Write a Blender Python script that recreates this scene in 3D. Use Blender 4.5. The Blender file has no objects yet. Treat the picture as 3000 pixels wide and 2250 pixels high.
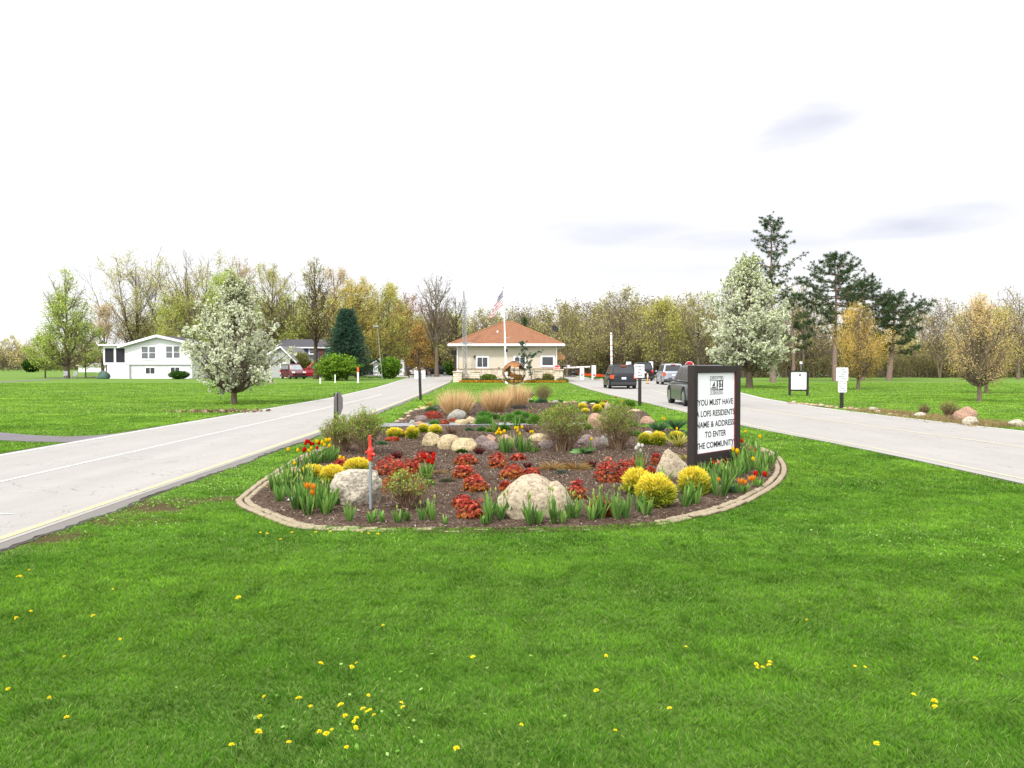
import bpy, bmesh, math, random
import numpy as np
from mathutils import Vector, Matrix, noise as mnoise

SC = bpy.context.scene
COL = SC.collection
rng = np.random.default_rng(11)
random.seed(11)
PI = math.pi

# ------------------------------------------------------------------ camera
CAM_H = 1.65
F = 1720.0          # focal length in units of a 2212 px wide frame (28 mm on 36 mm)
HOR = 790.0         # horizon row in that frame
cam_d = bpy.data.cameras.new("camera")
cam_d.lens = 28.0
cam_d.sensor_width = 36.0
cam_d.clip_start = 0.1
cam_d.clip_end = 3000
cam = bpy.data.objects.new("camera", cam_d)
COL.objects.link(cam)
cam.location = (0, 0, CAM_H)
cam.rotation_euler = (math.radians(90 - 1.315), 0, 0)
SC.camera = cam
SC.view_settings.view_transform = 'Standard'
SC.view_settings.look = 'None'
SC.view_settings.exposure = 0
SC.cycles.max_bounces = 6
SC.cycles.diffuse_bounces = 3
SC.cycles.transparent_max_bounces = 8

def g(x, y):
    """survey helper: where a sighting line meets the flat ground"""
    Y = F * CAM_H / (y - HOR)
    return (Y * (x - 1106) / F, Y)
def XX(x, Y): return Y * (x - 1106) / F
def ZZ(y, Y): return CAM_H - (y - HOR) * Y / F
def mpp(Y): return Y / F

# ------------------------------------------------------------------ node helpers
def lin(c):
    c = c / 255.0
    return c / 12.92 if c <= 0.04045 else ((c + 0.055) / 1.055) ** 2.4
def rgb(r, g_, b, k=1.0):
    return (lin(r) * k, lin(g_) * k, lin(b) * k)
def c4(c): return (c[0], c[1], c[2], 1)

class NT:
    def __init__(s, name):
        s.m = bpy.data.materials.new(name)
        s.m.use_nodes = True
        s.t = s.m.node_tree
        s.t.nodes.clear()
        s.out = s.n('ShaderNodeOutputMaterial')
    def n(s, typ, **kw):
        nd = s.t.nodes.new(typ)
        for k, v in kw.items():
            setattr(nd, k, v)
        return nd
    def l(s, a, b): s.t.links.new(a, b)
    def val(s, sock, v):
        if hasattr(v, 'links') or isinstance(v, bpy.types.NodeSocket): s.l(v, sock)
        elif isinstance(v, (tuple, list)) and len(v) == 3 and sock.type == 'RGBA': sock.default_value = c4(v)
        else: sock.default_value = v
    def coord(s, kind='Object'):
        return s.n('ShaderNodeTexCoord').outputs[kind]
    def pos(s):
        return s.n('ShaderNodeNewGeometry').outputs['Position']
    def map(s, v, scale=(1, 1, 1), rot=(0, 0, 0), loc=(0, 0, 0)):
        m = s.n('ShaderNodeMapping')
        s.l(v, m.inputs['Vector'])
        m.inputs['Scale'].default_value = scale
        m.inputs['Rotation'].default_value = rot
        m.inputs['Location'].default_value = loc
        return m.outputs[0]
    def noise(s, v, scale=5, detail=3, rough=0.55, dist=0):
        nd = s.n('ShaderNodeTexNoise')
        s.l(v, nd.inputs['Vector'])
        nd.inputs['Scale'].default_value = scale
        nd.inputs['Detail'].default_value = detail
        nd.inputs['Roughness'].default_value = rough
        nd.inputs['Distortion'].default_value = dist
        return nd.outputs['Fac']
    def ramp(s, f, stops):
        r = s.n('ShaderNodeValToRGB')
        s.l(f, r.inputs['Fac'])
        e = r.color_ramp.elements
        while len(e) < len(stops): e.new(0.5)
        for i, (p, c) in enumerate(stops):
            e[i].position = p
            e[i].color = c4(c) if isinstance(c, (tuple, list)) else (c, c, c, 1)
        return r.outputs['Color']
    def mix(s, f, a, b, blend='MIX'):
        m = s.n('ShaderNodeMix', data_type='RGBA', blend_type=blend)
        s.val(m.inputs[0], f)
        s.val(m.inputs[6], a)
        s.val(m.inputs[7], b)
        return m.outputs[2]
    def math(s, op, a, b=0.0, c=None):
        m = s.n('ShaderNodeMath', operation=op)
        s.val(m.inputs[0], a)
        s.val(m.inputs[1], b)
        if c is not None: s.val(m.inputs[2], c)
        return m.outputs[0]
    def bump(s, h, strength=0.3, dist=0.02):
        b = s.n('ShaderNodeBump')
        s.l(h, b.inputs['Height'])
        b.inputs['Strength'].default_value = strength
        b.inputs['Distance'].default_value = dist
        return b.outputs[0]
    def pbr(s, color, rough=0.7, metal=0.0, spec=0.3, normal=None, coat=0.0):
        p = s.n('ShaderNodeBsdfPrincipled')
        s.val(p.inputs['Base Color'], color)
        s.val(p.inputs['Roughness'], rough)
        p.inputs['Metallic'].default_value = metal
        p.inputs['Specular IOR Level'].default_value = spec
        p.inputs['Coat Weight'].default_value = coat
        if normal is not None: s.l(normal, p.inputs['Normal'])
        s.l(p.outputs[0], s.out.inputs['Surface'])
        return s.m

def plain(name, col, rough=0.6, metal=0.0, var=0.12, scale=4.0, spec=0.3, coat=0.0, bump=0.0):
    n = NT(name)
    v = n.coord()
    f = n.noise(v, scale, 4)
    c = n.mix(f, tuple(x * (1 - var) for x in col), tuple(min(1, x * (1 + var)) for x in col))
    nb = n.bump(n.noise(v, scale * 6, 3), bump, 0.01) if bump else None
    return n.pbr(c, rough, metal, spec, nb, coat)

def leaf_mat(name, trans=0.3, rough=0.6):
    n = NT(name)
    a = n.n('ShaderNodeAttribute')
    a.attribute_name = 'Col'
    f = n.noise(n.pos(), 3.0, 2)
    c = n.mix(n.math('MULTIPLY', f, 0.5), a.outputs['Color'], (0, 0, 0), 'MIX')
    c = n.mix(0.5, c, a.outputs['Color'])
    d = n.n('ShaderNodeBsdfDiffuse')
    t = n.n('ShaderNodeBsdfTranslucent')
    n.l(c, d.inputs['Color']); n.l(c, t.inputs['Color'])
    ms = n.n('ShaderNodeMixShader')
    ms.inputs[0].default_value = trans
    n.l(d.outputs[0], ms.inputs[1]); n.l(t.outputs[0], ms.inputs[2])
    n.l(ms.outputs[0], n.out.inputs['Surface'])
    return n.m

M = {}
M['leaf'] = leaf_mat('foliage', .38)
M['petal'] = leaf_mat('petals', 0.46)
M['grass'] = leaf_mat('grass_blades', 0.3)

def bark_mat(name, a, b):
    n = NT(name)
    v = n.map(n.coord(), (6, 6, 1.2))
    f = n.noise(v, 5, 5, 0.65)
    c = n.ramp(f, [(0.3, a), (0.7, b)])
    return n.pbr(c, 0.9, 0, 0.1, n.bump(f, 0.6, 0.03))
M['bark'] = bark_mat('grey_brown_bark', rgb(88, 76, 64, .75), rgb(140, 126, 108, .75))
M['bark_dark'] = bark_mat('dark_bark', rgb(62, 52, 44, .7), rgb(108, 92, 76, .7))
M['bark_pine'] = bark_mat('pine_bark', rgb(110, 90, 82, .7), rgb(165, 142, 130, .7))

# ------------------------------------------------------------------ object helpers
def link(o, parent=None):
    COL.objects.link(o)
    if parent is not None: o.parent = parent
    return o
def thing(name, label, cat, loc=(0, 0, 0), rotz=0.0, group=None, kind=None):
    o = bpy.data.objects.new(name, None)
    o.empty_display_size = 0.2
    COL.objects.link(o)
    o.location = loc
    o.rotation_euler = (0, 0, rotz)
    o['label'] = label
    o['category'] = cat
    if group: o['group'] = group
    if kind: o['kind'] = kind
    return o
def tag(o, label=None, cat=None, group=None, kind=None):
    if label: o['label'] = label
    if cat: o['category'] = cat
    if group: o['group'] = group
    if kind: o['kind'] = kind
    return o

def np_mesh(name, V, Fa, mats, parent=None, cols=None, smooth=False, midx=None, loc=None):
    """V (n,3); Fa (m,k) array with constant k, or a list of such arrays"""
    me = bpy.data.meshes.new(name)
    V = np.asarray(V, dtype=np.float32)
    Fl = Fa if isinstance(Fa, list) else [Fa]
    Fl = [np.asarray(f, dtype=np.int32) for f in Fl if len(f)]
    nl = sum(f.size for f in Fl)
    nf = sum(len(f) for f in Fl)
    me.vertices.add(len(V))
    me.vertices.foreach_set('co', V.ravel())
    me.loops.add(nl)
    me.loops.foreach_set('vertex_index', np.concatenate([f.ravel() for f in Fl]))
    me.polygons.add(nf)
    tot = np.concatenate([np.full(len(f), f.shape[1], dtype=np.int32) for f in Fl])
    st = np.concatenate([[0], np.cumsum(tot)[:-1]]).astype(np.int32)
    me.polygons.foreach_set('loop_start', st)
    me.polygons.foreach_set('loop_total', tot)
    if smooth: me.polygons.foreach_set('use_smooth', np.ones(nf, dtype=bool))
    if midx is not None: me.polygons.foreach_set('material_index', np.asarray(midx, dtype=np.int32))
    if cols is not None:
        a = me.color_attributes.new('Col', 'FLOAT_COLOR', 'POINT')
        c = np.ones((len(V), 4), dtype=np.float32)
        c[:, :3] = cols
        a.data.foreach_set('color', c.ravel())
    for m in (mats if isinstance(mats, (list, tuple)) else [mats]): me.materials.append(m)
    me.update(calc_edges=True)
    o = bpy.data.objects.new(name, me)
    link(o, parent)
    if loc is not None: o.location = loc
    return o

class MB:
    def __init__(s):
        s.v = []; s.f = []; s.mi = []
    def face(s, pts, mi=0):
        i = len(s.v)
        s.v += [tuple(p) for p in pts]
        s.f.append(tuple(range(i, i + len(pts)))); s.mi.append(mi)
    def box(s, c, d, rz=0, mi=0, tilt=None):
        hx, hy, hz = d[0] / 2, d[1] / 2, d[2] / 2
        i = len(s.v)
        R = Matrix.Rotation(rz, 3, 'Z')
        if tilt is not None: R = R @ tilt
        for dx, dy, dz in ((-1,-1,-1),(1,-1,-1),(1,1,-1),(-1,1,-1),(-1,-1,1),(1,-1,1),(1,1,1),(-1,1,1)):
            p = R @ Vector((dx * hx, dy * hy, dz * hz))
            s.v.append((c[0] + p.x, c[1] + p.y, c[2] + p.z))
        for f in ((0,3,2,1),(4,5,6,7),(0,1,5,4),(1,2,6,5),(2,3,7,6),(3,0,4,7)):
            s.f.append(tuple(i + k for k in f)); s.mi.append(mi)
        return s
    def bx(s, x0, x1, y0, y1, z0, z1, mi=0):
        return s.box(((x0+x1)/2, (y0+y1)/2, (z0+z1)/2), (abs(x1-x0), abs(y1-y0), abs(z1-z0)), 0, mi)
    def tube(s, p0, p1, r0, r1=None, n=8, mi=0, caps=True):
        if r1 is None: r1 = r0
        p0 = Vector(p0); p1 = Vector(p1)
        d = (p1 - p0).normalized()
        u = d.orthogonal().normalized(); w = d.cross(u)
        i = len(s.v)
        for p, r in ((p0, r0), (p1, r1)):
            for k in range(n):
                a = 2 * PI * k / n
                q = p + (u * math.cos(a) + w * math.sin(a)) * r
                s.v.append(tuple(q))
        for k in range(n):
            s.f.append((i + k, i + (k + 1) % n, i + n + (k + 1) % n, i + n + k)); s.mi.append(mi)
        if caps:
            s.f.append(tuple(i + k for k in reversed(range(n)))); s.mi.append(mi)
            s.f.append(tuple(i + n + k for k in range(n))); s.mi.append(mi)
        return s
    def lathe(s, prof, n=12, c=(0, 0, 0), mi=0, axis='Z'):
        i = len(s.v)
        for r, z in prof:
            for k in range(n):
                a = 2 * PI * k / n
                q = (r * math.cos(a), r * math.sin(a), z)
                if axis == 'X': q = (q[2], q[0], q[1])
                if axis == 'Y': q = (q[0], q[2], q[1])
                s.v.append((q[0] + c[0], q[1] + c[1], q[2] + c[2]))
        for j in range(len(prof) - 1):
            for k in range(n):
                a = i + j * n
                s.f.append((a + k, a + (k + 1) % n, a + n + (k + 1) % n, a + n + k)); s.mi.append(mi)
        s.f.append(tuple(i + k for k in reversed(range(n)))); s.mi.append(mi)
        a = i + (len(prof) - 1) * n
        s.f.append(tuple(a + k for k in range(n))); s.mi.append(mi)
        return s
    def prism(s, poly, y0, y1, mi=0):
        """polygon in (x,z), extruded along y"""
        i = len(s.v); n = len(poly)
        for y in (y0, y1):
            for x, z in poly: s.v.append((x, y, z))
        s.f.append(tuple(i + k for k in range(n))); s.mi.append(mi)
        s.f.append(tuple(i + n + k for k in reversed(range(n)))); s.mi.append(mi)
        for k in range(n):
            s.f.append((i + (k + 1) % n, i + k, i + n + k, i + n + (k + 1) % n)); s.mi.append(mi)
        return s
    def build(s, name, mats, parent=None, smooth=False, bevel=0.0, loc=None, fix=True, segs=2):
        me = bpy.data.meshes.new(name)
        me.from_pydata(s.v, [], s.f)
        for m in (mats if isinstance(mats, (list, tuple)) else [mats]): me.materials.append(m)
        me.polygons.foreach_set('material_index', s.mi)
        if fix:
            bm = bmesh.new(); bm.from_mesh(me)
            bmesh.ops.remove_doubles(bm, verts=bm.verts, dist=1e-5) if bevel else None
            bmesh.ops.recalc_face_normals(bm, faces=bm.faces)
            bm.to_mesh(me); bm.free()
        if smooth: me.polygons.foreach_set('use_smooth', [True] * len(me.polygons))
        me.update()
        o = bpy.data.objects.new(name, me)
        link(o, parent)
        if loc is not None: o.location = loc
        if bevel:
            b = o.modifiers.new('bevel', 'BEVEL')
            b.width = bevel; b.segments = segs; b.limit_method = 'ANGLE'
            b.angle_limit = math.radians(35)
        return o

def text_mesh(name, body, size, mat, parent, loc, rot, align='CENTER', sx=1.0, weight=0.0):
    cu = bpy.data.curves.new(name, 'FONT')
    cu.body = body; cu.size = size
    cu.align_x = align; cu.align_y = 'CENTER'
    cu.offset = weight
    cu.resolution_u = 3
    tmp = bpy.data.objects.new(name + '_src', cu)
    COL.objects.link(tmp)
    dg = bpy.context.evaluated_depsgraph_get()
    me = bpy.data.meshes.new_from_object(tmp.evaluated_get(dg))
    bpy.data.objects.remove(tmp); bpy.data.curves.remove(cu)
    me.transform(Matrix.Diagonal((sx, 1, 1, 1)))
    me.materials.clear(); me.materials.append(mat)
    me.name = name
    o = bpy.data.objects.new(name, me)
    link(o, parent)
    o.location = loc; o.rotation_euler = rot
    return o

# ------------------------------------------------------------------ numpy noise & polygons
_lat = rng.random((8, 256, 256))
def vnoise(x, y, scale, seed=0):
    x = np.asarray(x) * scale + 37.3 * seed + 100; y = np.asarray(y) * scale + 11.7 * seed + 100
    xi = np.floor(x).astype(int); yi = np.floor(y).astype(int)
    fx = x - xi; fy = y - yi
    fx = fx * fx * (3 - 2 * fx); fy = fy * fy * (3 - 2 * fy)
    L = _lat[seed % 8]
    a = L[xi % 256, yi % 256]; b = L[(xi + 1) % 256, yi % 256]
    c = L[xi % 256, (yi + 1) % 256]; d = L[(xi + 1) % 256, (yi + 1) % 256]
    return (a * (1 - fx) + b * fx) * (1 - fy) + (c * (1 - fx) + d * fx) * fy
def inpoly(x, y, poly):
    ins = np.zeros(len(x), dtype=bool)
    n = len(poly)
    for i in range(n):
        x0, y0 = poly[i]; x1, y1 = poly[(i + 1) % n]
        c = ((y0 > y) != (y1 > y)) & (x < (x1 - x0) * (y - y0) / (y1 - y0 + 1e-12) + x0)
        ins ^= c
    return ins
def smooth_poly(pts, closed=True, per=6):
    out = []; n = len(pts)
    rg = range(n) if closed else range(n - 1)
    for i in rg:
        p0 = pts[(i - 1) % n] if closed or i > 0 else pts[i]
        p1 = pts[i]; p2 = pts[(i + 1) % n]
        p3 = pts[(i + 2) % n] if closed or i + 2 < n else p2
        for k in range(per):
            t = k / per
            q = []
            for a in range(2):
                q.append(0.5 * ((2 * p1[a]) + (-p0[a] + p2[a]) * t + (2*p0[a] - 5*p1[a] + 4*p2[a] - p3[a]) * t*t + (-p0[a] + 3*p1[a] - 3*p2[a] + p3[a]) * t**3))
            out.append(tuple(q))
    if not closed: out.append(tuple(pts[-1]))
    return out

# ------------------------------------------------------------------ vector foliage
def unit(a): return a / (np.linalg.norm(a, axis=-1, keepdims=True) + 1e-9)
def frame(d):
    d = unit(d)
    h = np.where(np.abs(d[:, 2:3]) > 0.9, np.array([[1., 0, 0]]), np.array([[0., 0, 1]]))
    u = unit(np.cross(d, h)); w = np.cross(d, u)
    return d, u, w
def seg_tubes(S, k=4):
    """S: (n,8) p0,p1,r0,r1 -> V,F"""
    S = np.asarray(S)
    p0 = S[:, 0:3]; p1 = S[:, 3:6]; r0 = S[:, 6:7]; r1 = S[:, 7:8]
    d, u, w = frame(p1 - p0)
    n = len(S)
    V = np.zeros((n, 2 * k, 3))
    for j in range(k):
        a = 2 * PI * j / k
        o = u * math.cos(a) + w * math.sin(a)
        V[:, j] = p0 + o * r0
        V[:, k + j] = p1 + o * r1
    base = (np.arange(n) * 2 * k)[:, None]
    Fs = []
    for j in range(k):
        j2 = (j + 1) % k
        Fs.append(base + np.array([[j, j2, k + j2, k + j]]))
    return V.reshape(-1, 3), np.concatenate(Fs)
def diamonds(C, size, aspect, R, nrm=None, flat=0.0):
    """random diamond leaves; R rng; nrm optional preferred normal"""
    n = len(C)
    d = unit(R.normal(size=(n, 3)) + (0 if nrm is None else nrm * flat))
    d, u, w = frame(d)
    a = R.random((n, 1)) * 2 * PI
    uu = u * np.cos(a) + w * np.sin(a); ww = -u * np.sin(a) + w * np.cos(a)
    size = np.broadcast_to(np.asarray(size), (n,))[:, None]
    V = np.stack([C + uu * size, C + ww * size * aspect, C - uu * size, C - ww * size * aspect], 1)
    Fa = np.arange(n * 4).reshape(n, 4)
    return V.reshape(-1, 3), Fa
def blades(B, Dv, L, Wd, R, bend=0.3, nseg=2):
    """curved tapered blades from base B along Dv, length L, width Wd; returns V,F, t per vertex"""
    n = len(B)
    d, u, w = frame(Dv)
    a = R.random((n, 1)) * 2 * PI
    side = u * np.cos(a) + w * np.sin(a)
    L = np.broadcast_to(np.asarray(L), (n,))[:, None]; Wd = np.broadcast_to(np.asarray(Wd), (n,))[:, None]
    hor = Dv.copy(); hor[:, 2] = 0; hor = unit(hor)
    V = []; T = []
    for s in range(nseg + 1):
        t = s / nseg
        c = B + d * L * t + hor * L * bend * t * t - np.array([[0, 0, 1]]) * L * bend * 0.5 * t * t
        prof = (0.55 + 0.9 * t - 1.35 * t * t) if nseg > 1 else 1 - t
        if s == nseg:
            V.append(c); T.append(np.full(n, 1.0))
        else:
            V.append(c - side * Wd * 0.5 * prof); V.append(c + side * Wd * 0.5 * prof)
            T += [np.full(n, t)] * 2
    k = 2 * nseg + 1
    VV = np.stack(V, 1).reshape(-1, 3); TT = np.stack(T, 1).reshape(-1)
    base = (np.arange(n) * k)[:, None]
    Fs = []
    q = [base + np.array([[2*s, 2*s+1, 2*s+3, 2*s+2]]) for s in range(nseg - 1)]
    if q: Fs.append(np.concatenate(q))
    Fs.append(base + np.array([[2*nseg-2, 2*nseg-1, 2*nseg]]))
    return VV, Fs, TT
def pal(n, cols, R, jit=0.12):
    cols = np.array(cols)
    a = cols[R.integers(0, len(cols), n)]; b = cols[R.integers(0, len(cols), n)]
    t = R.random((n, 1)) * 0.5
    return np.clip((a * (1 - t) + b * t) * (1 + R.normal(size=(n, 1)) * jit), 0.003, 1)
def joinF(Fa, Fb, off):
    Fa = Fa if isinstance(Fa, list) else [Fa]
    Fb = Fb if isinstance(Fb, list) else [Fb]
    return Fa + [f + off for f in Fb]
# ================================================================== sky and sun
SUN_EL, SUN_AZ = 50.0, 205.0      # azimuth measured from +Y towards +X: behind and left of the camera
W = bpy.data.worlds.new("World")
SC.world = W
W.use_nodes = True
wt = W.node_tree; wt.nodes.clear()
def wn(t, **k):
    n = wt.nodes.new(t)
    for a, b in k.items(): setattr(n, a, b)
    return n
def wm(op, a, b=0.0):
    m = wn('ShaderNodeMath', operation=op)
    for i, v in enumerate((a, b)):
        if isinstance(v, bpy.types.NodeSocket): wt.links.new(v, m.inputs[i])
        else: m.inputs[i].default_value = v
    return m.outputs[0]
sky = wn('ShaderNodeTexSky', sky_type='NISHITA', sun_disc=False)
sky.sun_elevation = math.radians(SUN_EL)
sky.sun_rotation = math.radians(SUN_AZ)
bg = wn('ShaderNodeBackground'); bg.inputs['Strength'].default_value = 0.1
wo = wn('ShaderNodeOutputWorld')
tc = wn('ShaderNodeTexCoord')
sep = wn('ShaderNodeSeparateXYZ'); wt.links.new(tc.outputs['Generated'], sep.inputs[0])
mp = wn('ShaderNodeMapping'); mp.inputs['Scale'].default_value = (3, 3, 14)
wt.links.new(tc.outputs['Generated'], mp.inputs[0])
nz = wn('ShaderNodeTexNoise'); nz.inputs['Scale'].default_value = 1.6; nz.inputs['Detail'].default_value = 5
wt.links.new(mp.outputs[0], nz.inputs['Vector'])
tot = None
for (cx, cz, ax, az, st, tilt) in ((0.335, 0.268, 0.08, 0.034, .55, .25), (0.445, 0.160, 0.12, 0.026, .64, .0), (0.13, 0.165, 0.17, 0.026, .44, 0.03), (0.27, 0.150, 0.22, 0.026, .40, -.02), (0.18, 0.118, 0.16, 0.022, .38, 0)):
    dx = wm('SUBTRACT', sep.outputs[0], cx)
    ex = wm('DIVIDE', dx, ax)
    ez = wm('DIVIDE', wm('SUBTRACT', wm('SUBTRACT', sep.outputs[2], cz), wm('MULTIPLY', dx, tilt)), az)
    r2 = wm('ADD', wm('MULTIPLY', ex, ex), wm('MULTIPLY', ez, ez))
    m = wm('MULTIPLY', wm('MAXIMUM', wm('SUBTRACT', wm('ADD', 1.0, wm('MULTIPLY', wm('SUBTRACT', nz.outputs['Fac'], 0.5), 2.2)), r2), 0.0), st)
    m = wm('MULTIPLY', m, wm('GREATER_THAN', sep.outputs[1], 0.0))
    tot = m if tot is None else wm('MAXIMUM', tot, m)
tot = wm('MINIMUM', tot, 1.0)
tot = wm('MULTIPLY', wm('MULTIPLY', tot, tot), wm('SUBTRACT', 3.0, wm('MULTIPLY', tot, 2.0)))
mx = wn('ShaderNodeMix', data_type='RGBA')
# overcast brighter on the sun's side of the dome
az_ = math.radians(SUN_AZ); el_ = math.radians(SUN_EL)
dt = wn('ShaderNodeVectorMath', operation='DOT_PRODUCT')
wt.links.new(tc.outputs['Generated'], dt.inputs[0])
dt.inputs[1].default_value = (math.sin(az_) * math.cos(el_), math.cos(az_) * math.cos(el_), math.sin(el_))
lum = wm('ADD', 11.6, wm('MULTIPLY', wm('MINIMUM', wm('MAXIMUM', wm('DIVIDE', wm('ADD', dt.outputs['Value'], 0.25), 1.15), 0.0), 1.0), 19.0))
cmb = wn('ShaderNodeCombineXYZ')
wt.links.new(lum, cmb.inputs[0]); wt.links.new(lum, cmb.inputs[1]); wt.links.new(wm('MULTIPLY', lum, 1.02), cmb.inputs[2])
wt.links.new(cmb.outputs[0], mx.inputs[6])
mx.inputs[7].default_value = (7.0, 7.1, 8.6, 1)
wt.links.new(tot, mx.inputs[0])
m2 = wn('ShaderNodeMix', data_type='RGBA'); m2.inputs[0].default_value = 0.93
wt.links.new(sky.outputs[0], m2.inputs[6]); wt.links.new(mx.outputs[2], m2.inputs[7])
wt.links.new(m2.outputs[2], bg.inputs['Color']); wt.links.new(bg.outputs[0], wo.inputs['Surface'])

sl = bpy.data.lights.new('sun', 'SUN'); sl.energy = 4.4; sl.angle = math.radians(6); sl.color = (1, .965, .9)
so = bpy.data.objects.new('sun', sl); COL.objects.link(so)
az = math.radians(SUN_AZ); el = math.radians(SUN_EL)
sd = Vector((math.sin(az) * math.cos(el), math.cos(az) * math.cos(el), math.sin(el)))
so.rotation_euler = sd.to_track_quat('Z', 'Y').to_euler()
so.location = sd * 50

# ================================================================== outlines (metres, measured on the ground)
LR_edge = [(-4.55, -20), (-4.55, 20), (-4.7, 32), (-5.1, 49), (-6.1, 81), (-7.6, 105), (-9.5, 128)]
LR_far = [(-9.45, -20), (-9.5, 20), (-9.3, 40), (-10.3, 60), (-12.2, 84), (-14, 105), (-15.5, 128)]
RR_near = [(9.5, -20), (8.0, 0), (7.15, 10), (6.95, 15.5), (6.3, 21.5), (6.1, 28), (5.9, 36), (5.5, 44), (5.3, 60), (5.6, 81), (6.5, 100), (7, 128)]
RR_far = [(15.5, -20), (14.2, 0), (13.3, 12), (12.9, 20), (12.4, 25), (12.1, 31), (12.7, 40), (13.9, 48), (17.0, 66), (19, 90), (19.5, 128)]
def interp_x(line, y):
    ys = [p[1] for p in line]; xs = [p[0] for p in line]
    return np.interp(y, ys, xs)

bed_px = [(503, 1086), (520, 1101), (560, 1119), (620, 1141), (700, 1149), (800, 1152), (900, 1153), (1000, 1153), (1100, 1153), (1210, 1151), (1300, 1148), (1420, 1138), (1500, 1123), (1580, 1103), (1640, 1078), (1690, 1045), (1704, 1015), (1690, 990), (1665, 975), (1625, 960), (1560, 945), (1490, 932), (1420, 925), (1300, 920), (1100, 920), (950, 920), (840, 924), (800, 933), (750, 946), (690, 968), (650, 985), (600, 1013), (545, 1050), (513, 1075)]
bed1 = [g(*p) for p in bed_px]
bed1s = smooth_poly(bed1, True, 5)
def shrink(poly, d):
    n_ = len(poly); out = []
    for i in range(n_):
        a = poly[i - 2]; b = poly[(i + 2) % n_]
        dx, dy = b[0] - a[0], b[1] - a[1]; L = math.hypot(dx, dy) + 1e-9
        out.append((poly[i][0] - dy / L * d, poly[i][1] + dx / L * d))
    return out
_area = sum(bed1s[i][0] * bed1s[(i + 1) % len(bed1s)][1] - bed1s[(i + 1) % len(bed1s)][0] * bed1s[i][1] for i in range(len(bed1s)))
bed1in = shrink(bed1s, .175 if _area > 0 else -.175)
bed2_px = [(850, 924), (862, 908), (880, 893), (905, 884), (960, 874), (1060, 870), (1140, 869), (1260, 873), (1340, 878), (1392, 890), (1404, 906), (1380, 921), (1250, 919.5), (1000, 919.5)]
bed2 = [g(*p) for p in bed2_px]
bed2s = smooth_poly(bed2, True, 4)
bed3 = [(-5.5, 78.6), (5.0, 78.6), (5.6, 81), (-5.7, 81)]

# ================================================================== ground
n = NT('lawn_turf')
P = n.pos()
big = n.noise(n.map(P, (0.35, 0.35, 1)), 1.0, 4, .6)
stripe = n.noise(n.map(P, (0.10, 1.0, 1), (0, 0, 0.25)), 1.0, 4, .7)
fine = n.noise(n.map(P, (14, 5, 1)), 3.0, 4, .7)
c = n.mix(big, rgb(112, 146, 58, .60), rgb(136, 170, 76, .60))
c = n.mix(n.ramp(stripe, [(0.35, 0.0), (0.7, 1.0)]), c, rgb(160, 190, 100, .62))
c = n.mix(n.ramp(fine, [(0.32, 1.0), (0.7, 0.0)]), c, rgb(78, 112, 42, .56))
c = n.mix(n.ramp(n.noise(n.map(P, (5, 1.5, 1)), 2.2, 3, .8), [(0.66, 0.0), (0.8, 0.55)]), c, rgb(172, 200, 120, .65))
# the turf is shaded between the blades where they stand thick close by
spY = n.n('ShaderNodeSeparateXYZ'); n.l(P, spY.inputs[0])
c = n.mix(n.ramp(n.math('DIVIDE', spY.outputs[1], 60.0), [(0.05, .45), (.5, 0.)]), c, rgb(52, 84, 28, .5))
# worn soil near the left kerb
sx = n.n('ShaderNodeSeparateXYZ'); n.l(P, sx.inputs[0])
def blob(cx, cy, rx, ry):
    a = n.math('DIVIDE', n.math('SUBTRACT', sx.outputs[0], cx), rx)
    b = n.math('DIVIDE', n.math('SUBTRACT', sx.outputs[1], cy), ry)
    return n.math('SUBTRACT', 1.0, n.math('ADD', n.math('MULTIPLY', a, a), n.math('MULTIPLY', b, b)))
bb = n.math('MAXIMUM', blob(-4.2, 9.3, .75, .75), n.math('MAXIMUM', blob(-4.1, 8.4, .9, .28), n.math('MAXIMUM', blob(-3.45, 9.8, .75, .3), blob(-4.5, 7.6, .6, .4))))
soil = n.math('ADD', bb, n.math('MULTIPLY', n.math('SUBTRACT', n.noise(P, 6.0, 4, .7), .5), 2.4))
soilc = n.mix(n.noise(P, 30, 4, .7), rgb(70, 56, 42, .5), rgb(124, 100, 76, .5))
c = n.mix(n.ramp(soil, [(0.2, 0.0), (0.7, 0.9)]), c, soilc)
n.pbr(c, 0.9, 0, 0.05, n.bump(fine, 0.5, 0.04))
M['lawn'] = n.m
mb = MB()
mb.face([(-900, -60, 0), (900, -60, 0), (900, 1500, 0), (-900, 1500, 0)])
tag(mb.build('lawn', M['lawn'], fix=False), kind='structure')

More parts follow.
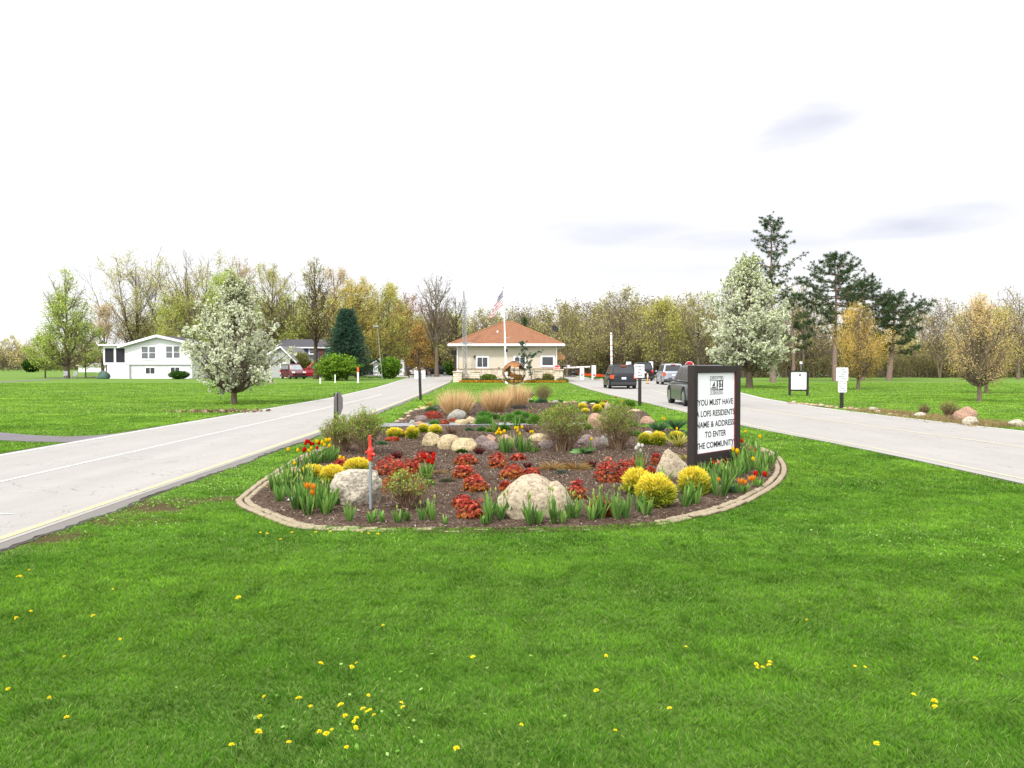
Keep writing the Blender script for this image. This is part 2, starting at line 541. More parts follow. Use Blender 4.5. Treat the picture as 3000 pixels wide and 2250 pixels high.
def strip(name, A, B, z, mat, ys):
    mb = MB()
    for y0, y1 in zip(ys[:-1], ys[1:]):
        mb.face([(interp_x(A, y0), y0, z), (interp_x(B, y0), y0, z), (interp_x(B, y1), y1, z), (interp_x(A, y1), y1, z)])
    return mb
def asphalt(name, base, k=1.0):
    n = NT(name)
    P = n.pos()
    a = n.noise(P, 0.5, 4, .6); b = n.noise(P, 90, 3, .8); s = n.noise(n.map(P, (0.6, 0.05, 1)), 2.2, 4, .6)
    c = n.mix(a, tuple(v * .80 for v in base), tuple(v * 1.14 for v in base))
    c = n.mix(n.ramp(s, [(.35, .5), (.65, 0.)]), c, tuple(v * .74 for v in base))
    s2 = n.noise(n.map(P, (1.1, 0.02, 1)), 1.3, 3, .6)
    c = n.mix(n.ramp(s2, [(.4, .45), (.6, 0.)]), c, tuple(v * .8 for v in base))
    c = n.mix(n.ramp(b, [(.3, .8), (.7, 0.)]), c, tuple(v * .55 for v in base))
    c = n.mix(n.ramp(n.noise(P, 60, 2, .8), [(.62, 0.), (.75, .5)]), c, tuple(min(.75, v * 1.5) for v in base))
    vo = n.n('ShaderNodeTexVoronoi', feature='DISTANCE_TO_EDGE')
    dd = n.n('ShaderNodeVectorMath', operation='ADD'); nn = n.n('ShaderNodeTexNoise'); nn.inputs['Scale'].default_value = 1.5
    n.l(P, nn.inputs['Vector']); n.l(P, dd.inputs[0]); n.l(nn.outputs['Color'], dd.inputs[1])
    n.l(n.map(dd.outputs[0], (0.22, 0.35, 1)), vo.inputs['Vector'])
    crack = n.ramp(vo.outputs['Distance'], [(0.0, 1.0), (0.014, 0.0)])
    gate = n.ramp(n.noise(P, .6, 2), [(.46, 0.), (.56, .9)])
    c = n.mix(n.math('MULTIPLY', n.math('MULTIPLY', crack, gate), k), c, tuple(v * .35 for v in base))
    n.pbr(c, .92, 0, .12, n.bump(b, .35, .008))
    return n.m
M['asphalt'] = asphalt('pale_worn_asphalt', rgb(207, 204, 198, .55))
M['asphalt_edge'] = asphalt('dark_crumbling_asphalt', rgb(112, 106, 102, .42), 0.3)
M['asphalt_mid'] = asphalt('grey_gritty_asphalt', rgb(168, 163, 158, .5), 0.3)
M['drive'] = asphalt('driveway_asphalt', rgb(158, 152, 158, .48))
def paint(name, col):
    n = NT(name); P = n.pos()
    w = n.ramp(n.noise(P, 9, 4, .8), [(.36, .0), (.62, 1.)])
    return n.pbr(n.mix(w, rgb(203, 199, 190, .5), col), .8, 0, .2)
M['paint_w'] = paint('road_paint_white', (.62, .62, .60))
M['paint_y'] = paint('road_paint_yellow', rgb(236, 214, 136, .62))
M['paint_y2'] = paint('road_paint_pale_yellow', rgb(226, 214, 176, .56))
ysl = [-20] + list(np.arange(-16, 129, 3.0)) + [128]
sh = lambda L_, d: [(x + d, y) for x, y in L_]
def ragged_strip(name, A, d0, d1, z, mat, step=.12, y0=2.0, y1=80, amp=.06):
    mb = MB(); ys = np.arange(y0, y1, step); R = np.random.default_rng(5)
    X0 = interp_x(A, ys) + d0; X1 = interp_x(A, ys) + d1 + (vnoise(ys, ys * 0, 1.1, 3) - .5) * amp * 2.5 + R.normal(size=len(ys)) * amp * .35
    for i in range(len(ys) - 1):
        mb.face([(X0[i], ys[i], z), (X1[i], ys[i], z), (X1[i+1], ys[i+1], z), (X0[i+1], ys[i+1], z)])
    return mb.build(name, mat, fix=False)
tag(strip('r', sh(LR_far, 0), sh(LR_edge, -.18), .012, None, ysl).build('left_road', M['asphalt'], fix=False), kind='structure')
tag(strip('r', RR_near, RR_far, .012, None, ysl).build('right_road', M['asphalt'], fix=False), kind='structure')
tag(ragged_strip('road_shoulder', LR_edge, -.2, .0, .009, M['asphalt_mid']), kind='structure')
tag(ragged_strip('road_shoulder', LR_edge, -.03, .06, .006, M['asphalt_edge']), kind='structure')
tag(ragged_strip('road_shoulder', RR_near, .05, -.08, .008, M['asphalt_edge']), kind='structure')
tag(ragged_strip('road_shoulder', LR_far, .05, -.06, .008, M['asphalt_edge']), kind='structure')
mb = MB(); mb.face([(-60, 127.9, .012), (60, 127.9, .012), (60, 146, .012), (-60, 150, .012)])
tag(mb.build('cross_road', M['asphalt'], fix=False), kind='structure')
def mline(A, d, w, y0, y1, z, mat, step=2.0):
    ys = list(np.arange(y0, y1, step)) + [y1]
    o = strip('x', sh(A, d - w / 2), sh(A, d + w / 2), z, None, ys).build('road_marking', mat, fix=False)
    tag(o, kind='structure')
mline(LR_edge, -.30, .085, -2, 90, .016, M['paint_y'])
mline(LR_far, .16, .08, -2, 90, .016, M['paint_w'])
mid = [((interp_x(LR_edge, y) + interp_x(LR_far, y)) / 2 - .2, y) for y in np.arange(-5, 100, 5)]
mline(mid, 0, .06, -2, 46, .016, M['paint_w'])
mline(RR_near, .3, .08, -2, 90, .016, M['paint_y2'])
mline([(x, y) for x, y in [(10.9, 0), (10.5, 12), (10.3, 16), (9.9, 20), (8.95, 30), (8.8, 40), (9.2, 50), (9.5, 62)]], 0, .1, 2, 62, .016, M['paint_y2'])
mline(RR_far, -.15, .1, 2, 60, .016, M['paint_w'])
# arrow tip on the left road
mb = MB(); X0, Y0 = g(0, 1113); 
mb.face([(X0 + .17, 8.76, .017), (X0 - .9, 8.46, .017), (X0 - .9, 8.98, .017)])
tag(mb.build('road_arrow', M['paint_w'], fix=False), kind='structure')
# driveway on the left and the far lane
def pathsheet(name, top, bot, z, mat, real=False):
    mb = MB()
    T = top if real else [g(*p) for p in top]; B = bot if real else [g(*p) for p in bot]
    for i in range(len(T) - 1):
        mb.face([(*B[i], z), (*B[i+1], z), (*T[i+1], z), (*T[i], z)])
    return tag(mb.build(name, mat, fix=False), kind='structure')
pathsheet('driveway', [(-500, 925), (-200, 930), (0, 935), (70, 941), (140, 944), (200, 942), (262, 936), (330, 927)], [(-500, 945), (-200, 948), (0, 952), (70, 955), (140, 956), (180, 953), (230, 947), (262, 943)], .009, M['drive'])
pathsheet('far_lane', [(-300, 829.5), (0, 824.8), (120, 817.5), (225, 812)], [(-300, 832), (0, 827), (120, 819), (225, 813)], .009, M['drive'])
pathsheet('concrete_drive', [(700, 812), (800, 808.2), (860, 812), (905, 813.5)], [(700, 813.5), (800, 811), (860, 814.6), (905, 816)], .009, plain('pale_concrete', rgb(215, 208, 190, .6)))
pathsheet('parking_drive', [(540, 806), (600, 806), (700, 805), (800, 802)], [(540, 817), (600, 816), (700, 813), (800, 808)], .007, M['drive'])
# crosswalk path between the two beds
tag(pathsheet('garden_path', [(830, 919), (950, 918), (1100, 918), (1240, 918), (1300, 918)], [(815, 927), (950, 924), (1100, 923), (1240, 922), (1300, 921)], .062, plain('path_asphalt', rgb(165, 166, 172, .5), .9, bump=.3, scale=9)), kind='structure')

# ================================================================== mulch beds
n = NT('bark_mulch'); P = n.pos()
vo = n.n('ShaderNodeTexVoronoi'); n.l(n.map(P, (38, 60, 40)), vo.inputs['Vector']); vo.inputs['Scale'].default_value = 1
cc = n.ramp(vo.outputs['Color'], [(0.0, rgb(76, 62, 52, .56)), (.5, rgb(120, 102, 88, .62)), (.8, rgb(146, 126, 112, .62)), (1.0, rgb(205, 190, 176, .62))])
cc = n.mix(n.noise(P, 2.0, 4), cc, rgb(72, 54, 42, .5))
n.pbr(cc, .95, 0, .05, n.bump(vo.outputs['Distance'], .8, .03))
M['mulch'] = n.m
def mulch(name, poly, step, h, sg=1):
    mb = MB()
    rings = [(0, .010), (.035, .026), (.12, .033), (.30, h + .012)]
    P_ = [[(*q, z) for q in (poly if d == 0 else shrink(poly, d * sg))] for d, z in rings]
    n_ = len(poly)
    for A_, B_ in zip(P_[:-1], P_[1:]):
        for k in range(n_):
            l = (k + 1) % n_
            mb.face([A_[k], A_[l], B_[l], B_[k]])
    mb.face(P_[-1])
    o = mb.build(name, M['mulch'], fix=False)
    return tag(o, kind='structure')
_sg = 1 if _area > 0 else -1
_a2 = sum(bed2s[i][0] * bed2s[(i + 1) % len(bed2s)][1] - bed2s[(i + 1) % len(bed2s)][0] * bed2s[i][1] for i in range(len(bed2s)))
_sg2 = 1 if _a2 > 0 else -1
mb = MB(); mb.face([(*p, .004) for p in bed1s]); tag(mb.build('mulch_bed', M['mulch'], fix=False), kind='structure')
mulch('mulch_bed', bed1in, .2, .035, _sg)
mulch('mulch_bed', bed2s, .2, .035, _sg2)
mb = MB(); mb.face([(*p, .02) for p in bed3]); tag(mb.build('mulch_bed', M['mulch'], fix=False), kind='structure')
BZ = .045
R = np.random.default_rng(3)
def chips(poly, nn, s, seed, z=BZ):
    R = np.random.default_rng(seed)
    xs = [p[0] for p in poly]; ys = [p[1] for p in poly]
    x = R.uniform(min(xs), max(xs), nn); y = R.uniform(min(ys), max(ys), nn)
    k = inpoly(x, y, poly); x = x[k]; y = y[k]
    e1 = inpoly(x, y, shrink(poly, .10 if _area > 0 else -.10)); e2 = inpoly(x, y, shrink(poly, .3 if _area > 0 else -.3))
    C = np.stack([x, y, np.where(e2, z + .003, np.where(e1, .036, .026)) + R.random(len(x)) * .012], 1)
    V, Fa = diamonds(C, s * (.5 + R.random(len(x))), .38, R, np.array([[0, 0, 1.]]), 2.2)
    cl = pal(len(x), [rgb(74, 58, 48, .7), rgb(98, 78, 66, .72), rgb(124, 102, 88, .75), rgb(150, 130, 114, .75), rgb(64, 50, 42, .6), rgb(176, 158, 140, .75), rgb(206, 192, 176, .75)], R, .15)
    return V, Fa, np.repeat(cl, 4, 0)
V, Fa, cl = chips(bed1in, 60000, .017, 5)
tag(np_mesh('mulch_chips', V, Fa, M['leaf'], cols=cl), kind='stuff', label='loose brown bark mulch chips covering the flower beds', cat='mulch')
V, Fa, cl = chips(bed2s, 16000, .024, 6)
tag(np_mesh('mulch_chips', V, Fa, M['leaf'], cols=cl), kind='stuff', label='brown bark mulch chips in the bed behind the path', cat='mulch')

# ------------------------------------------------------------------ paver edging
def edging(name, line, label, rows=2, bl=.19, bw=.078, gap=.022, h=.034, off=-.16):
    R = np.random.default_rng(8)
    pts = [Vector((a, b)) for a, b in line]
    cum = [0]
    for a, b in zip(pts[:-1], pts[1:]): cum.append(cum[-1] + (b - a).length)
    def at(s):
        s = max(0, min(cum[-1] - 1e-4, s))
        i = max(0, int(np.searchsorted(cum, s, side='right')) - 1)
        t = (s - cum[i]) / max(1e-6, cum[i+1] - cum[i])
        d = (pts[i+1] - pts[i]).normalized()
        return pts[i].lerp(pts[i+1], t), d
    mb = MB()
    for r in range(rows):
        s = (bl / 2) * (r % 2)
        while s < cum[-1]:
            p, d = at(s)
            nrm = Vector((d.y, -d.x))
            q = p + nrm * (off + r * (bw + gap))
            z = h / 2 - .004 + R.normal() * .004 - .016 * max(0, min(1, (8.5 - q.y) / .3)) * max(0, min(1, 1.9 - abs(q.x + .1) * .72)) - .018 * max(0, min(1, (1.7 - abs(q.x - .25)) * 2)) * (1 if q.y < 9 else 0) * R.choice([1, 1, 1, .2])
            tl = Matrix.Rotation(R.normal() * .03, 3, 'X') @ Matrix.Rotation(R.normal() * .03, 3, 'Y')
            mb.box((q.x, q.y, z), (bl - gap, bw, h), math.atan2(d.y, d.x) + R.normal() * .03, 0, tl)
            s += bl
    n = NT('tan_paver'); 
    f = n.noise(n.pos(), 2.5, 3, .6); f2 = n.noise(n.pos(), 30, 4, .7)
    vo = n.n('ShaderNodeTexVoronoi'); n.l(n.pos(), vo.inputs['Vector']); vo.inputs['Scale'].default_value = 6
    cc = n.mix(f, rgb(204, 192, 168, .50), rgb(196, 178, 150, .50)); cc = n.mix(n.ramp(f2, [(.35, .5), (.6, 0.)]), cc, rgb(130, 112, 86, .6))
    sv = n.n('ShaderNodeSeparateColor'); n.l(vo.outputs['Color'], sv.inputs[0])
    cc = n.mix(n.math('MULTIPLY', sv.outputs[0], .35), cc, rgb(150, 140, 112, .6))
    n.pbr(cc, .9, 0, .1, n.bump(f2, .4, .01))
    o = mb.build(name, n.m, bevel=.012, segs=1)
    return tag(o, label, 'edging')
N1 = len(bed1s)
# front arc from behind the left tip round to the right end
i0 = 17 * 5 + 12
OFF_ = -.19
arc = bed1s[29 * 5:] + bed1s[:19 * 5]
edging('paver_edging', arc, 'double row of tan pavers curving round the front of the flower bed')

# ================================================================== grass blades
def grass_zone(y0, y1, dens, h, w, seed, xpad=2.6, poly_excl=(), xlim=None):
    R = np.random.default_rng(seed)
    Amax = 1.31 * y1 + 2 * xpad
    nn = int(Amax * (y1 - y0) * dens)
    y = R.uniform(y0, y1, nn); x = R.uniform(-Amax / 2, Amax / 2, nn)
    k = np.abs(x) < .655 * y + xpad
    x = x[k]; y = y[k]
    k = (x > interp_x(LR_edge, y) + .07 + (vnoise(x, y, 5, 1) - .5) * .12) & (x < interp_x(RR_near, y) - .06)
    lf = (x < interp_x(LR_far, y) - .06) | (x > interp_x(RR_far, y) + .06)
    if xlim is None: k = k | lf
    dz = g_drive = None
    x = x[k]; y = y[k]
    for p in poly_excl:
        k = ~inpoly(x, y, p); x = x[k]; y = y[k]
    # worn soil
    s = np.full(len(x), -9.)
    for cx, cy, rx, ry in ((-4.2, 9.3, .75, .75), (-4.1, 8.4, .9, .28), (-3.45, 9.8, .75, .3), (-4.5, 7.6, .6, .4)):
        s = np.maximum(s, 1 - ((x - cx) / rx) ** 2 - ((y - cy) / ry) ** 2)
    s += (vnoise(x, y, 7, 2) - .5) * 2.2
    near = np.clip((x - interp_x(LR_edge, y)) / .6, 0, 1)
    k = (s < .1 + R.random(len(x)) * 1.3) & ((x > 0) | (x < -8) | (R.random(len(x)) < .35 + .65 * near))
    x = x[k]; y = y[k]
    nn = len(x)
    lo = vnoise(x, y, .9, 3) * .45 + vnoise(x, y, 2.7, 4) * .25 + vnoise(x + .5 * y, y * 3, .8, 5) * .3
    tuft = vnoise(x, y, 11, 6)
    hh = h * (.62 + .35 * lo + .5 * tuft ** 1.5) * (.7 + .6 * R.random(nn))
    B = np.stack([x, y, np.zeros(nn)], 1)
    az = vnoise(x, y, 3.0, 7) * 9 + R.normal(size=nn) * 1.1
    ln = .12 + .42 * R.random(nn)
    D = np.stack([np.cos(az) * ln, np.sin(az) * ln, np.ones(nn)], 1)
    V, Fs, T = blades(B, D, hh, w * (.6 + .8 * R.random(nn)), R, .35, 2)
    A = np.array(rgb(76, 128, 36, .76)); Bc = np.array(rgb(136, 184, 62, .78)); Cc = np.array(rgb(64, 110, 38, .66)); Dd = np.array(rgb(170, 196, 112, .78))
    t = np.clip(lo * 1.4 - .2 + R.normal(size=nn) * .12, 0, 1)[:, None]
    cl = A * (1 - t) + Bc * t
    t2 = np.clip((tuft - .66) * 2, 0, .5)[:, None]; cl = cl * (1 - t2) + Cc * t2
    pale = (R.random(nn) < .05)[:, None]; cl = np.where(pale, Dd * (.8 + .3 * R.random((nn, 1))), cl)
    cl = cl * (.85 + .3 * R.random((nn, 1)))
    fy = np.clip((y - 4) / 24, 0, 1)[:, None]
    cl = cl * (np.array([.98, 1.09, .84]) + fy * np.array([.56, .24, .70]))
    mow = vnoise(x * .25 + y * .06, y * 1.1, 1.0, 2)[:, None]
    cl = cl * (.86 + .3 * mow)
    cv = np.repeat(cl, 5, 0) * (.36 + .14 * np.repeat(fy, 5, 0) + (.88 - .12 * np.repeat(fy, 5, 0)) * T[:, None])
    return V, Fs, cv
drv = [g(*p) for p in [(-300, 922), (0, 934), (70, 940), (140, 943), (200, 941), (262, 935), (330, 926), (262, 945), (230, 949), (180, 955), (140, 958), (70, 957), (0, 954), (-300, 950)]]
bed1x = [(x, y + .19 * max(0, min(1, (8.6 - y) / .35)) * max(0, min(1, 1.9 - abs(x + .25) * .62))) for x, y in bed1s]
exc = [bed1x, bed2s, drv, [g(800, 917), g(800, 930), g(1300, 923), g(1300, 917)]]
allV = []; allF = []; allC = []; off = 0
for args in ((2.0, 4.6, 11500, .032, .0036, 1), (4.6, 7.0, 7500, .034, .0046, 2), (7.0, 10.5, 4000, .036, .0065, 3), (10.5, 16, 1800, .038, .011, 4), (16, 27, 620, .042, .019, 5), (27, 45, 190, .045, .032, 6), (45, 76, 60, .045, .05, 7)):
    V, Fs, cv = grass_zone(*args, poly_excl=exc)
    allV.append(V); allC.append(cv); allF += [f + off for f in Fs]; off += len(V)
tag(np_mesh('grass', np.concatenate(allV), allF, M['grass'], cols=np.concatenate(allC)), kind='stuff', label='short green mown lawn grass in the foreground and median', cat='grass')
print('grass verts', off)
# clover and weed leaves in loose drifts on the lawn
R = np.random.default_rng(77)
cl_ = []
for (px, py, n_, sx_, sy_) in ((330, 1090, 500, .5, .25), (250, 1130, 250, .5, .3), (500, 1020, 900, .5, .6), (560, 1040, 600, .4, .4), (1950, 1170, 160, .8, .35), (2120, 1200, 100, .6, .3), (770, 1480, 40, .5, .25), (800, 1600, 40, .35, .12), (420, 1060, 500, .6, .3)):
    cx, cy = g(px, py)
    cl_.append(np.stack([R.normal(cx, sx_, n_), R.normal(cy, sy_, n_), .03 + R.random(n_) * .02], 1))
C = np.concatenate(cl_)
k = (C[:, 0] > interp_x(LR_edge, C[:, 1]) + .15) & (C[:, 0] < interp_x(RR_near, C[:, 1]) - .1) & ~inpoly(C[:, 0], C[:, 1], bed1s)
C = C[k]
V, Fa = diamonds(C, .006 + .008 * R.random(len(C)), .8, R, np.array([[0, 0, 1.]]), 2.5)
tag(np_mesh('clover', V, Fa, M['leaf'], cols=np.repeat(pal(len(C), [rgb(150, 190, 96, .8), rgb(120, 170, 70, .8), rgb(170, 200, 120, .8)], R), 4, 0)), kind='stuff', label='pale green clover and weed leaves scattered in the lawn', cat='weeds')
# ================================================================== trees
def branches(R, H, prof, tr, nl=26, nt=9, zb=.25, lift=.25, stems=1, wob=.03, lean=(0, 0), r2=.35, twig=.012, curve=.12, splay=.25, tt=2):
    """skeleton aimed at an envelope. prof: (t,r) list, t = height fraction, r = radius in m"""
    pt = [p[0] for p in prof]; pr = [p[1] for p in prof]
    S = []; tips = []
    st = []; seedv = R.random() * 50
    for s in range(stems):
        a = 2 * PI * s / stems + R.random() * 1.0
        k = 9; pts = []
        sp = 0 if stems == 1 else splay
        ph = R.random() * 6
        for i in range(k + 1):
            t = i / k
            rr = sp * np.interp(.75, pt, pr) * (t ** .8)
            pts.append(np.array([math.cos(a) * rr + lean[0] * t + math.sin(t * 7 + ph) * wob * H * .25 * t, math.sin(a) * rr + lean[1] * t + math.cos(t * 6 + ph) * wob * H * .25 * t, H * .97 * t * (1 if stems == 1 else .9 + .1 * R.random())]))
        r0 = tr / math.sqrt(stems)
        for i in range(k):
            S.append([*pts[i], *pts[i+1], r0 * (1 - .93 * i / k) * (1.25 if i == 0 else 1), r0 * (1 - .93 * (i+1) / k)])
        st.append((pts, r0))
    def onstem(t, s):
        pts, r0 = st[s]; f = t * 9; i = min(8, int(f)); u = f - i
        return pts[i] * (1 - u) + pts[i+1] * u, r0 * (1 - .93 * t)
    for j in range(nl):
        s = j % stems
        te = zb + .06 + (1 - zb - .08) * ((j + .5) / nl) ** .9 + R.normal() * .015
        te = min(.98, te)
        a = j * 2.39996 + R.normal() * .3
        rad = np.interp(te, pt, pr) * (.72 + .36 * R.random())
        rad *= 1 + .42 * mnoise.noise(Vector((math.cos(a) * 1.3 + seedv, math.sin(a) * 1.3, te * 3.2)))
        ts = max(zb * .75, te - lift * (.4 + .6 * rad / max(pr)) * (.7 + .5 * R.random()))
        p0, rs = onstem(ts, s)
        pe = np.array([math.cos(a) * rad + lean[0] * te, math.sin(a) * rad + lean[1] * te, H * te])
        L = np.linalg.norm(pe - p0)
        rb = min(rs * .62, .05 * tr + .028 * L)
        kk = 5; prev = p0; q = []
        side = np.cross(pe - p0, [0, 0, 1.0]); side = side / (np.linalg.norm(side) + 1e-6)
        wv = R.normal() * .06 * L
        for i in range(1, kk + 1):
            u = i / kk
            c = p0 * (1 - u) + pe * u
            c = c + np.array([0, 0, -1.]) * curve * L * math.sin(u * PI) + side * wv * math.sin(u * PI * 1.5) + R.normal(size=3) * .018 * L
            S.append([*prev, *c, rb * (1 - .8 * (i-1) / kk), rb * (1 - .8 * i / kk)])
            prev = c; q.append((c, rb * (1 - .8 * i / kk)))
        q = [(p0, rb)] + q
        d0 = unit((pe - p0)[None])[0]
        for m in range(nt):
            u = .25 + .75 * (m + R.random()) / nt
            f = u * kk; i = min(kk - 1, int(f)); w = f - i
            b = q[i][0] * (1 - w) + q[i+1][0] * w
            br = (q[i][1] * (1 - w) + q[i+1][1] * w) * .6
            d = d0 * .7 + R.normal(size=3) * .6 + np.array([0, 0, .3])
            d = d / np.linalg.norm(d)
            l2 = L * r2 * (.5 + .8 * R.random()) * (1.15 - .5 * u) + .1
            mid_ = b + d * l2 * .5 + R.normal(size=3) * .04 * l2
            e = b + d * l2 + np.array([0, 0, .12 * l2])
            S.append([*b, *mid_, max(br, twig), max(br * .6, twig)]); S.append([*mid_, *e, max(br * .6, twig), twig * .5])
            tips += [mid_, e]
            for _ in range(tt):
                e2 = mid_ + unit((d + R.normal(size=3) * .7)[None])[0] * l2 * .5
                S.append([*mid_, *e2, twig * .8, twig * .4]); tips.append(e2)
        tips.append(pe)
    return np.array(S), np.array(tips)

def clumpw(tips, R, k=3.6, amp=2.2, floor=.08):
    H_ = np.ptp(tips[:, 2]) + 1e-6; o = R.random() * 40
    w = np.array([max(floor, .5 + amp * mnoise.noise(Vector(p) * (k / H_) + Vector((o, 0, 0)))) for p in tips])
    return w / w.sum()
def leaves_at(R, tips, n, sig, size, cols, aspect=.7, jit=.14, shade=None):
    idx = R.choice(len(tips), n, p=clumpw(tips, R))
    C = tips[idx] + R.normal(size=(n, 3)) * sig
    V, Fa = diamonds(C, size * (.6 + .7 * R.random(n)), aspect, R)
    cl = pal(n, cols, R, jit)
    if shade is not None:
        # lower leaves darker, upper ones lighter: crown shade painted into the leaf colour
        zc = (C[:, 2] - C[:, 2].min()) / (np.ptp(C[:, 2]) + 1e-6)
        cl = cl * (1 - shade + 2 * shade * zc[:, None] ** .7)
    return V, Fa, np.repeat(cl, 4, 0)

def tree(name, label, loc, H, prof, tr, nleaf, sig, size, cols, seed, group=None, bark='bark', cat='tree', shade=None, k=5, crown='crown', **kw):
    R = np.random.default_rng(seed)
    S, tips = branches(R, H, prof, tr, **kw)
    t = thing(name, label, cat, (loc[0], loc[1], 0), 0, group)
    V, Fa = seg_tubes(S, k)
    np_mesh('trunk', V, Fa, M[bark], t)
    if nleaf:
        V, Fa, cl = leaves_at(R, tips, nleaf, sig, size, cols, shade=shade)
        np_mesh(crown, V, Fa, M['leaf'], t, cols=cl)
    return t

YG = [rgb(182, 198, 98, .9), rgb(164, 184, 82, .86), rgb(202, 212, 134, .92), rgb(146, 168, 76, .84)]
OL = [rgb(192, 190, 104, .9), rgb(174, 174, 94, .86), rgb(206, 198, 116, .9), rgb(154, 156, 88, .82)]
GO = [rgb(212, 180, 88, .88), rgb(200, 172, 86, .86), rgb(186, 174, 90, .86), rgb(218, 190, 110, .88)]
RB = [rgb(180, 124, 92, .78), rgb(162, 118, 84, .76), rgb(192, 142, 102, .8), rgb(140, 106, 76, .72)]
BR = [rgb(170, 156, 124, .8), rgb(152, 142, 108, .78), rgb(182, 172, 134, .82), rgb(164, 158, 104, .78)]
BRD = [rgb(150, 136, 108, .72), rgb(132, 122, 92, .7), rgb(160, 148, 116, .75), rgb(140, 132, 90, .7)]
PK = [rgb(210, 178, 150, .82), rgb(196, 176, 136, .8), rgb(190, 190, 122, .82), rgb(218, 190, 162, .84)]
WH = [rgb(240, 242, 218, .92), rgb(226, 232, 196, .9), rgb(250, 250, 236, .95), rgb(218, 226, 178, .92), rgb(252, 252, 244, .97), rgb(200, 210, 156, .88)]

# ---- the two flowering pears
def pear(label, base, H, prof, seed, nl, size, sig, lean=(0, 0), tr=.14, zb=.14):
    R = np.random.default_rng(seed)
    S, tips = branches(R, H, prof, tr, nl=60, nt=9, zb=zb, lift=.42, stems=1, wob=.02, r2=.3, twig=.008, lean=lean, tt=2, curve=.06)
    t = thing('flowering_pear_tree', label, 'tree', (base[0], base[1], 0), 0, 'white blossoming trees')
    V, Fa = seg_tubes(S, 6); np_mesh('trunk', V, Fa, M['bark'], t)
    idx = R.integers(0, len(tips), nl)
    # blossom in small clumps
    nc = len(tips) * 3
    cc = tips[R.choice(len(tips), nc, p=clumpw(tips, R, 6, 1.3, .22))] + R.normal(size=(nc, 3)) * sig
    C = cc[R.integers(0, nc, nl)] + R.normal(size=(nl, 3)) * sig * .28
    zt = C[:, 2] / H
    V, Fa = diamonds(C, size * (.5 + .8 * R.random(nl)), .8, R)
    cl = pal(nl, WH, R, .1)
    top = (R.random(nl) < np.clip((zt - .74) * 1.6, 0, .4) + .08)
    cl[top] = pal(int(top.sum()), [rgb(176, 190, 100, .75), rgb(196, 204, 130, .78), rgb(150, 168, 84, .7)], R, .1)
    dk = (R.random(nl) < .05)
    cl[dk] = pal(int(dk.sum()), [rgb(110, 124, 72, .6), rgb(92, 104, 60, .6)], R, .1)
    np_mesh('blossom', V, Fa, M['petal'], t, cols=np.repeat(cl, 4, 0))
pear('white blossoming tree beside the left road in front of the white split-level house', g(505, 872), 5.6, [(0, .1), (.12, .25), (.18, 1.1), (.28, 2.0), (.42, 2.45), (.58, 1.85), (.7, 1.05), (.85, .62), (1, .2)], 21, 56000, .040, .075, (.12, 0), .12, .12)
pear('white blossoming tree on the right lawn behind the large black framed sign', g(1619, 838), 9.6, [(0, .1), (.16, .6), (.22, 2.3), (.35, 3.1), (.5, 3.0), (.65, 2.45), (.78, 1.6), (.9, .75), (1, .15)], 22, 95000, .062, .15, (-.3, 0), .24, .17)

